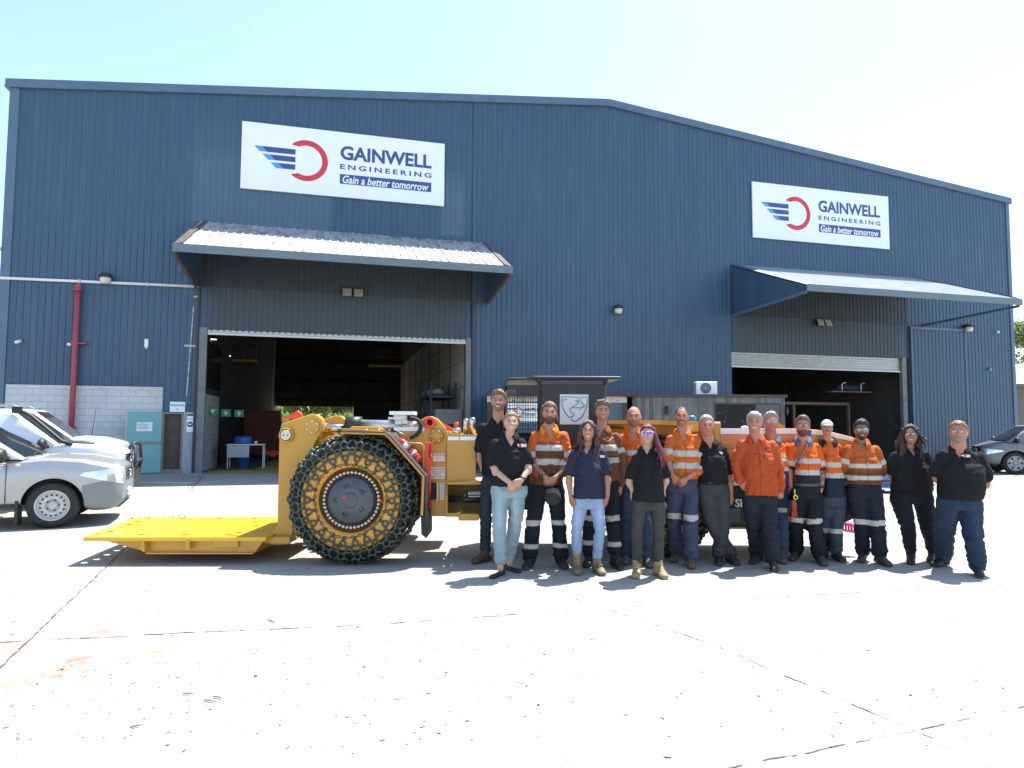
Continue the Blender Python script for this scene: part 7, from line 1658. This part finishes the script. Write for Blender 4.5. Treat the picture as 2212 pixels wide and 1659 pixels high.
C(z=z4,label='woman with long dark red hair, white framed violet sunglasses, black polo and grey jeans',head=(438,466,626,4,0),sh=(362,700,540,700),vee=(432,640,690,18),bust=1,
  tor=[(780,352,556,.115),(860,358,550,.11),(950,340,566,.12),(1032,332,572,.125)],shirt=dict(POLO),armA=[(305,870,.05),(338,965,.02),(350,1010,.05)],armB=[(584,860,.05),(560,955,.03),(548,1000,.06)],handA='pocket',handB='pocket',
  hip=(390,1050,515),hips=(1070,322,590),legA=[(368,1255),(370,1475),(362,1598)],legB=[(530,1255),(523,1475),(562,1600)],skin=SK_P,hair=(.11,.022,.028),style='pulled',hth=.013,smile=.15,shades=1,
  locks=dict(n=26,x=505,w=48,y=800,jy=130,dy=-.115,front=.85,side=1,r=.014,a0=.95,a1=2.2,wave=.007,tip=(.17,.02,.04)),tr=dict(col=(.045,.047,.046),r=(.086,.062,.050),fade=.12,minz=.15),
  boot=dict(col=(.30,.21,.11),sole=(.30,.22,.12),h=.17,rs=.048,lace=1))
C(z=z4,label='man with dark moustache and cropped hair in orange shirt, hands clasped over faded navy trousers',head=(690,345,492,-4,0),sh=(610,568,806,568),vee=(700,490,580,34),
  tor=[(650,592,822,.13),(740,600,815,.125),(820,600,812,.135),(866,598,815,.14)],shirt=dict(col=(.54,.125,.018),sl='long',tapes=[(655,700),(745,787)],armtape=.46,cot=1,placket=2,dirt=.25,dirtc=(.42,.11,.03)),slA='short',slB='roll',
  armA=[(592,740,-.04),(630,850,-.17),(700,920,-.20)],armB=[(845,790,-.05),(730,870,-.19),(650,925,-.22)],handA='clasp',handB='clasp',sleevef=1.15,hip=(645,930,760),hips=(940,575,822),
  legA=[(640,1180),(652,1390),(635,1482)],legB=[(760,1180),(765,1440),(768,1528)],skin=SK_R,hair=(.05,.032,.022),style='receding',hth=.005,hairh=.004,beard='moustache',beardc=(.045,.022,.015),bth=.010,stubble=.25,smile=.85,
  tr=dict(col=(.055,.062,.098),r=(.095,.082,.080),tapes=[(1118,1158)],crease=1.2,bunch=1),boot=dict(col=(.12,.075,.035),h=.14),dY=.05)
C(z=z4,label='grey haired man in black pocket polo with ankles crossed and a silver belt buckle',head=(870,400,566,4,0),sh=(822,632,1000,640),vee=(890,575,650,22),dep=.14,
  tor=[(700,812,1012,.135),(800,815,1020,.15),(890,815,1030,.145)],shirt=dict(POLO,stripe=WHT),armA=[(800,760,.03),(790,900,.03),(800,960,.03)],armB=[(1043,850,.0),(1058,985,-.02),(1066,1055,-.03)],handA='pocket',
  hip=(880,950,985),hips=(950,815,1042),legA=[(905,1180,),(1052,1420),(1092,1502)],legB=[(1000,1200,),(965,1430),(970,1506)],skin=SK_R,hair=(.27,.25,.22),style='short',hth=.008,hairh=.006,smile=.3,brow=(.25,.2,.16),
  tr=dict(col=(.05,.052,.056),r=(.098,.082,.072),belt=(875,905),beltc=(.02,.02,.02),buckle=(915,890),waisty=868),boot=dict(col=(.025,.025,.026),h=.12),armf=1.05,badge=(968,680,58,20,*BDG),dY=.0)
C(z=z5,label='white haired smiling man in plain red orange long sleeved shirt, hand in left pocket',head=(258,294,470,-3,0),sh=(172,540,412,548),vee=(262,490,545,26),dep=.15,
  tor=[(650,158,428,.135),(760,172,430,.145),(870,180,440,.15),(940,185,445,.15)],shirt=dict(col=ORG2,sl='long',cot=1,placket=2,crease=1.3),armA=[(112,700,.02),(160,845,-.06),(190,880,-.05)],armB=[(462,745,.0),(474,910,-.03),(468,1000,-.05)],handA='pocket',
  handB='fist',hip=(240,960,370),hips=(980,178,448),legA=[(272,1200),(290,1420),(250,1490)],legB=[(388,1190),(412,1425),(422,1542)],skin=SK_R,hair=(.31,.285,.25),style='short',hth=.014,namp=.4,hairh=.012,smile=1.,brow=(.10,.08,.06),
  tr=dict(col=(.018,.021,.030),r=(.105,.092,.085),crease=1.1),boot=dict(col=(.03,.026,.022),h=.13),armf=1.05,badge=(342,585,45,18,(.10,.02,.05),(.6,.03,.03)))
C(z=z5,label='ruddy grey haired man with clear glasses peering from behind the white haired man',head=(385,294,462,6,0),sh=(320,560,520,548),vee=(395,480,520,20),dep=.14,
  tor=[(660,330,540,.14),(760,335,535,.14),(860,335,530,.14)],shirt=dict(col=(.64,.14,.016),low=(.03,.045,.08),lowy=745,sl='short',tapes=[(640,680),(725,752)],armtape=.56,cot=1,collar=(.10,.12,.18)),armA=[(300,760,.03),(310,900,.03),(320,960,.03)],
  armB=[(556,775,.0),(550,915,-.02),(548,985,-.04)],handB='fist',hip=(390,940,490),hips=(960,340,540),legA=[(385,1180),(390,1380),(385,1470)],legB=[(480,1190),(478,1390),(492,1482)],ruddy=.6,skin=(.44,.195,.14),hair=(.27,.21,.16),style='short',hth=.012,quiff=.01,
  hairh=.012,smile=.4,brow=(.2,.14,.1),glasses=dict(col=(.35,.30,.27),t=.0012),tr=dict(col=(.03,.05,.09),r=(.092,.078,.072),tapes=[(1035,1068)]),boot=dict(col=(.10,.065,.04),h=.14),dY=.12)
C(z=z5,label='bearded man in glasses and lanyard, orange and navy shirt with dark cuffs, tattooed forearm',head=(626,324,490,2,0),hdy=-.02,sh=(560,560,758,560),vee=(640,500,600,24),
  tor=[(660,572,775,.13),(760,582,768,.13),(850,585,765,.13)],shirt=dict(col=(.64,.11,.014),low=(.018,.024,.04),lowy=783,sl='short',tapes=[(657,694),(748,784)],armtape=.55,cot=1,placket=2,collar=(.10,.13,.19),cuff=(.015,.018,.03)),
  armA=[(535,745,.05),(550,880,.03),(555,960,.03)],armB=[(793,765,-.0),(790,895,-.04),(768,1012,-.06)],tattoo='B',hip=(610,930,730),hips=(950,575,785),legA=[(590,1180),(592,1400),(560,1462)],legB=[(730,1180),(772,1400),(805,1496)],
  skin=SK_R,hair=(.12,.075,.045),style='short',hth=.016,namp=.6,quiff=.022,hairh=.022,beard='full',beardc=(.11,.045,.022),bth=.009,smile=.3,glasses=dict(col=(.03,.015,.02),t=.0022),
  tr=dict(col=(.013,.014,.020),r=(.095,.082,.080),tapes=[(1118,1155)],belt=(848,872),beltc=(.10,.095,.085),waisty=842,bunch=1),boot=dict(col=(.05,.045,.04),h=.13))
C(z=z5,label='young man in cream cap with thin moustache, orange and navy shirt, slate trousers',head=(820,360,490,0,-8),sh=(790,565,918,565),vee=(815,500,510,4),
  tor=[(680,788,945,.12),(790,795,955,.12),(890,795,965,.12),(960,800,975,.125)],shirt=dict(col=(.60,.12,.022),low=(.018,.026,.045),lowy=806,sl='long',tapes=[(683,722),(770,806)],cot=1,collar=(.015,.018,.035)),slA='short',slB='short',
  armA=[(770,760,.06),(800,850,.12),(850,880,.16)],armB=[(945,760,.08),(930,850,.14),(880,880,.17)],handA='back',handB='back',hip=(830,990,925),hips=(1000,790,978),legA=[(812,1190),(830,1350),(815,1440)],legB=[(905,1190),(900,1390),(945,1468)],
  skin=SK_M,hair=(.04,.025,.018),style='cap',hairh=.014,stubble=0,beard='moustache',beardc=(.05,.03,.02),bth=.0045,smile=.1,tr=dict(col=(.045,.055,.082),r=(.088,.074,.070),tapes=[(1203,1240)],bunch=1),boot=dict(col=(.03,.028,.028),h=.12),dY=-.12)
C(z=z5,label='dark haired man with safety glasses and goatee, orange shirt browned below, hands behind back',head=(1085,358,522,6,0),sh=(990,575,1212,580),vee=(1090,530,605,32),
  tor=[(670,985,1240,.13),(760,990,1238,.135),(820,990,1245,.14),(862,1000,1240,.135)],shirt=dict(col=(.42,.10,.02),low=BRN,lowy=735,blend=.05,sl='long',tapes=[(692,728),(784,820)],armtape=.46,cot=1,placket=2,armlow=True,dirt=.35),
  armA=[(955,745,.04),(1020,840,.14),(1080,860,.18)],armB=[(1270,755,.04),(1215,840,.14),(1150,860,.18)],handA='back',handB='back',hip=(1060,920,1190),hips=(920,1000,1258),legA=[(1100,1180),(1112,1380),(1100,1474)],legB=[(1228,1180),(1240,1395),(1300,1502)],
  skin=SK_T,hair=(.018,.015,.014),style='short',hth=.020,quiff=.02,hairh=.022,namp=.5,beard='goatee',beardc=(.012,.010,.010),stubble=.6,bth=.004,smile=.7,glasses=dict(col=(.55,.5,.48),t=.0014,size=(.027,.016)),
  tr=dict(col=(.014,.018,.030),r=(.100,.080,.078),tapes=[(1128,1168)],bunch=1),boot=dict(col=(.05,.038,.03),h=.14))
C(z=z6,label='woman with long curly black hair and round glasses, black polo and black jeans',head=(430,398,556,-2,0),roll=-3,sh=(318,628,560,625),vee=(438,575,640,20),bust=1,
  tor=[(720,300,590,.13),(800,310,600,.13),(870,300,605,.14),(912,296,606,.14)],shirt=dict(POLO),armA=[(275,775,.05),(350,830,.14),(420,850,.18)],armB=[(622,790,.05),(560,830,.14),(480,850,.18)],handA='back',handB='back',armf=1.1,
  hip=(365,960,540),hips=(950,292,616),legA=[(420,1180),(447,1375),(448,1488)],legB=[(580,1190),(615,1375),(600,1478)],skin=(.34,.185,.12),hair=(.020,.013,.013),style='long',hth=.018,smile=.9,
  locks=dict(n=44,x=447,w=100,y=700,jy=170,dy=-.08,front=.5,wave=.016,freq=16,r=.018,a0=1.05,a1=2.6,tip=(.07,.035,.025)),glasses=dict(col=(.015,.012,.015),t=.0024,size=(.026,.020)),
  tr=dict(col=(.011,.013,.019),r=(.115,.080,.062),minz=.14),boot=dict(col=(.02,.019,.02),h=.18,rs=.055))
C(z=z6,label='stout man in glasses with grey goatee, black polo and blue jeans at the right end',head=(797,366,548,-5,0),sh=(690,615,975,632),vee=(785,570,650,28),dep=.18,wide=1.06,fat=.7,neck=1.25,
  tor=[(720,655,1002,.15),(830,660,990,.175),(920,655,982,.18),(972,668,968,.17)],shirt=dict(POLO,stripe=(.30,.30,.33)),armA=[(625,790,.05),(720,870,.16),(790,890,.2)],armB=[(1050,840,.05),(965,900,.15),(880,900,.2)],handA='back',handB='back',armf=1.2,
  hip=(740,1010,910),hips=(1030,660,990),legA=[(712,1240),(700,1450),(555,1518)],legB=[(930,1250),(965,1480),(985,1592)],skin=SK_R,hair=(.20,.10,.045),style='short',hth=.013,hairh=.012,beard='goatee',beardc=(.22,.19,.16),bth=.008,stubble=.55,smile=.5,
  glasses=dict(col=(.03,.025,.03),t=.0018,size=(.026,.015)),tr=dict(col=(.020,.038,.068),r=(.120,.095,.085),fade=.25,crease=1.1),boot=dict(col=(.018,.018,.02),h=.12),badge=(872,642,75,24,*BDG),hdep=.15)
PEOPLE=[person(k) for k in CAST]
# ---- things people hold or wear
r_,d_=PEOPLE[2]; q=d_['J'](728,1005,-.26)
t=thing('black_cap','dark cloth cap held upside down in front by the tattooed long haired man','cap',tuple(q))
M=MB(); M.ball(q,.088,.055,.088,20,12); M.build('crown',mat('cap_cloth',(.02,.02,.023),.9,bump=.4,bscale=200),t)
M=MB(); p=[Vector((q.x+.07*math.cos(a),q.y-.05-.01*math.sin(a),q.z+.095-.02*abs(math.cos(a))+.03*math.sin(a)*0)) for a in [PI*i/12 for i in range(13)]]; M.tube(p,.010,6); M.build('brim',mat('cap_cloth',(.02,.02,.023),.9),t)
r_,d_=PEOPLE[11]; J=d_['J']
t=thing('lanyard','grey lanyard with keys round the neck of the man in dark framed glasses','lanyard',tuple(J(640,600,-.15)))
M=MB(); M.tube([J(600,540,-.10),J(606,620,-.15),J(602,690,-.165)],.006,5,ratio=2.); M.tube([J(672,548,-.10),J(650,610,-.155),J(604,690,-.165)],.006,5,ratio=2.); M.build('strap',mat('lanyard_grey',(.12,.13,.17),.7),t)
M=MB(); 
for k in range(4): q=J(596+k*6,705+8*(k%2),-.17); M.ball(q,.012,.008,.02,8,6)
M.build('keys',mat('key_black',(.02,.02,.02),.5),t)
t=thing('work_gloves','black and red work gloves hanging at the hip of the bearded man','gloves',tuple(J(560,1040,-.05)))
for k,(dx,c) in enumerate(((0,(.02,.02,.02)),(26,(.35,.05,.03)))):
    M=MB(); q0=J(548+dx,985,-.10-.03*k); q1=J(552+dx,1075,-.10-.03*k); M.tube([q0,lerp(q0,q1,.5),q1],[.022,.045-.012*k,.035-.01*k],10,ratio=.5)
    for j in range(4): a=q1+Vector(((-.03+.02*j)*(1-.3*k),0,.01)); M.tube([a,a+Vector((.004*(j-1.5),0,-.07))],.010,6)
    M.build('glove',mat('glove_%d'%k,c,.8),t)
M=MB(); q=J(588,965,-.12); M.ring(q,(0,1,0),.022,.006,14,6); M.tube([J(580,900,-.12),J(583,950,-.12)],.007,6); M.build('clip',mat('hi_vis_yellow',(.75,.75,.10),.5),t)
r_,d_=PEOPLE[1]; a=d_['arms']['B']; w_=lerp(a[1],a[2],.90); M=MB(); M.tube([lerp(a[1],a[2],.86),lerp(a[1],a[2],.97)],[.031,.029],14); o=M.build('wristwatch',mat('strap_black',(.015,.015,.015),.5),None,off=tuple(w_)); tag(o,'black smart watch on the wrist of the woman with clasped hands','watch')
r_,d_=PEOPLE[11]; a=d_['arms']['B']; w_=a[2]; M=MB(); M.ring(lerp(a[1],a[2],.93),a[2]-a[1],.031,.006,16,6); M.ring(lerp(a[1],a[2],.97),a[2]-a[1],.030,.005,16,6); o=M.build('bracelet',mat('strap_black',(.015,.015,.015),.5),None,off=tuple(w_)); tag(o,'black bead bracelets on the tattooed wrist of the man with the lanyard','bracelet')
for (i,x,y) in ((4,172,595),):
    r_,d_=PEOPLE[i]; J=d_['J']; q=J(x,y,-.155); M=MB(); M.ring(q,(0,1,0),.022,.003,14,5,ex=.6); M.ring(q+Vector((-.03,0,.02)),(0,1,0),.02,.003,14,5); M.tube([q+Vector((-.08,0,.03)),q+Vector((-.03,-.01,-.01)),q+Vector((.03,0,.04))],.004,5)
    o=M.build('hanging_glasses',mat('cord_orange',(.55,.25,.10),.5),None,off=tuple(q)); tag(o,'safety glasses on an orange cord hooked to the brown work shirt','safety glasses')
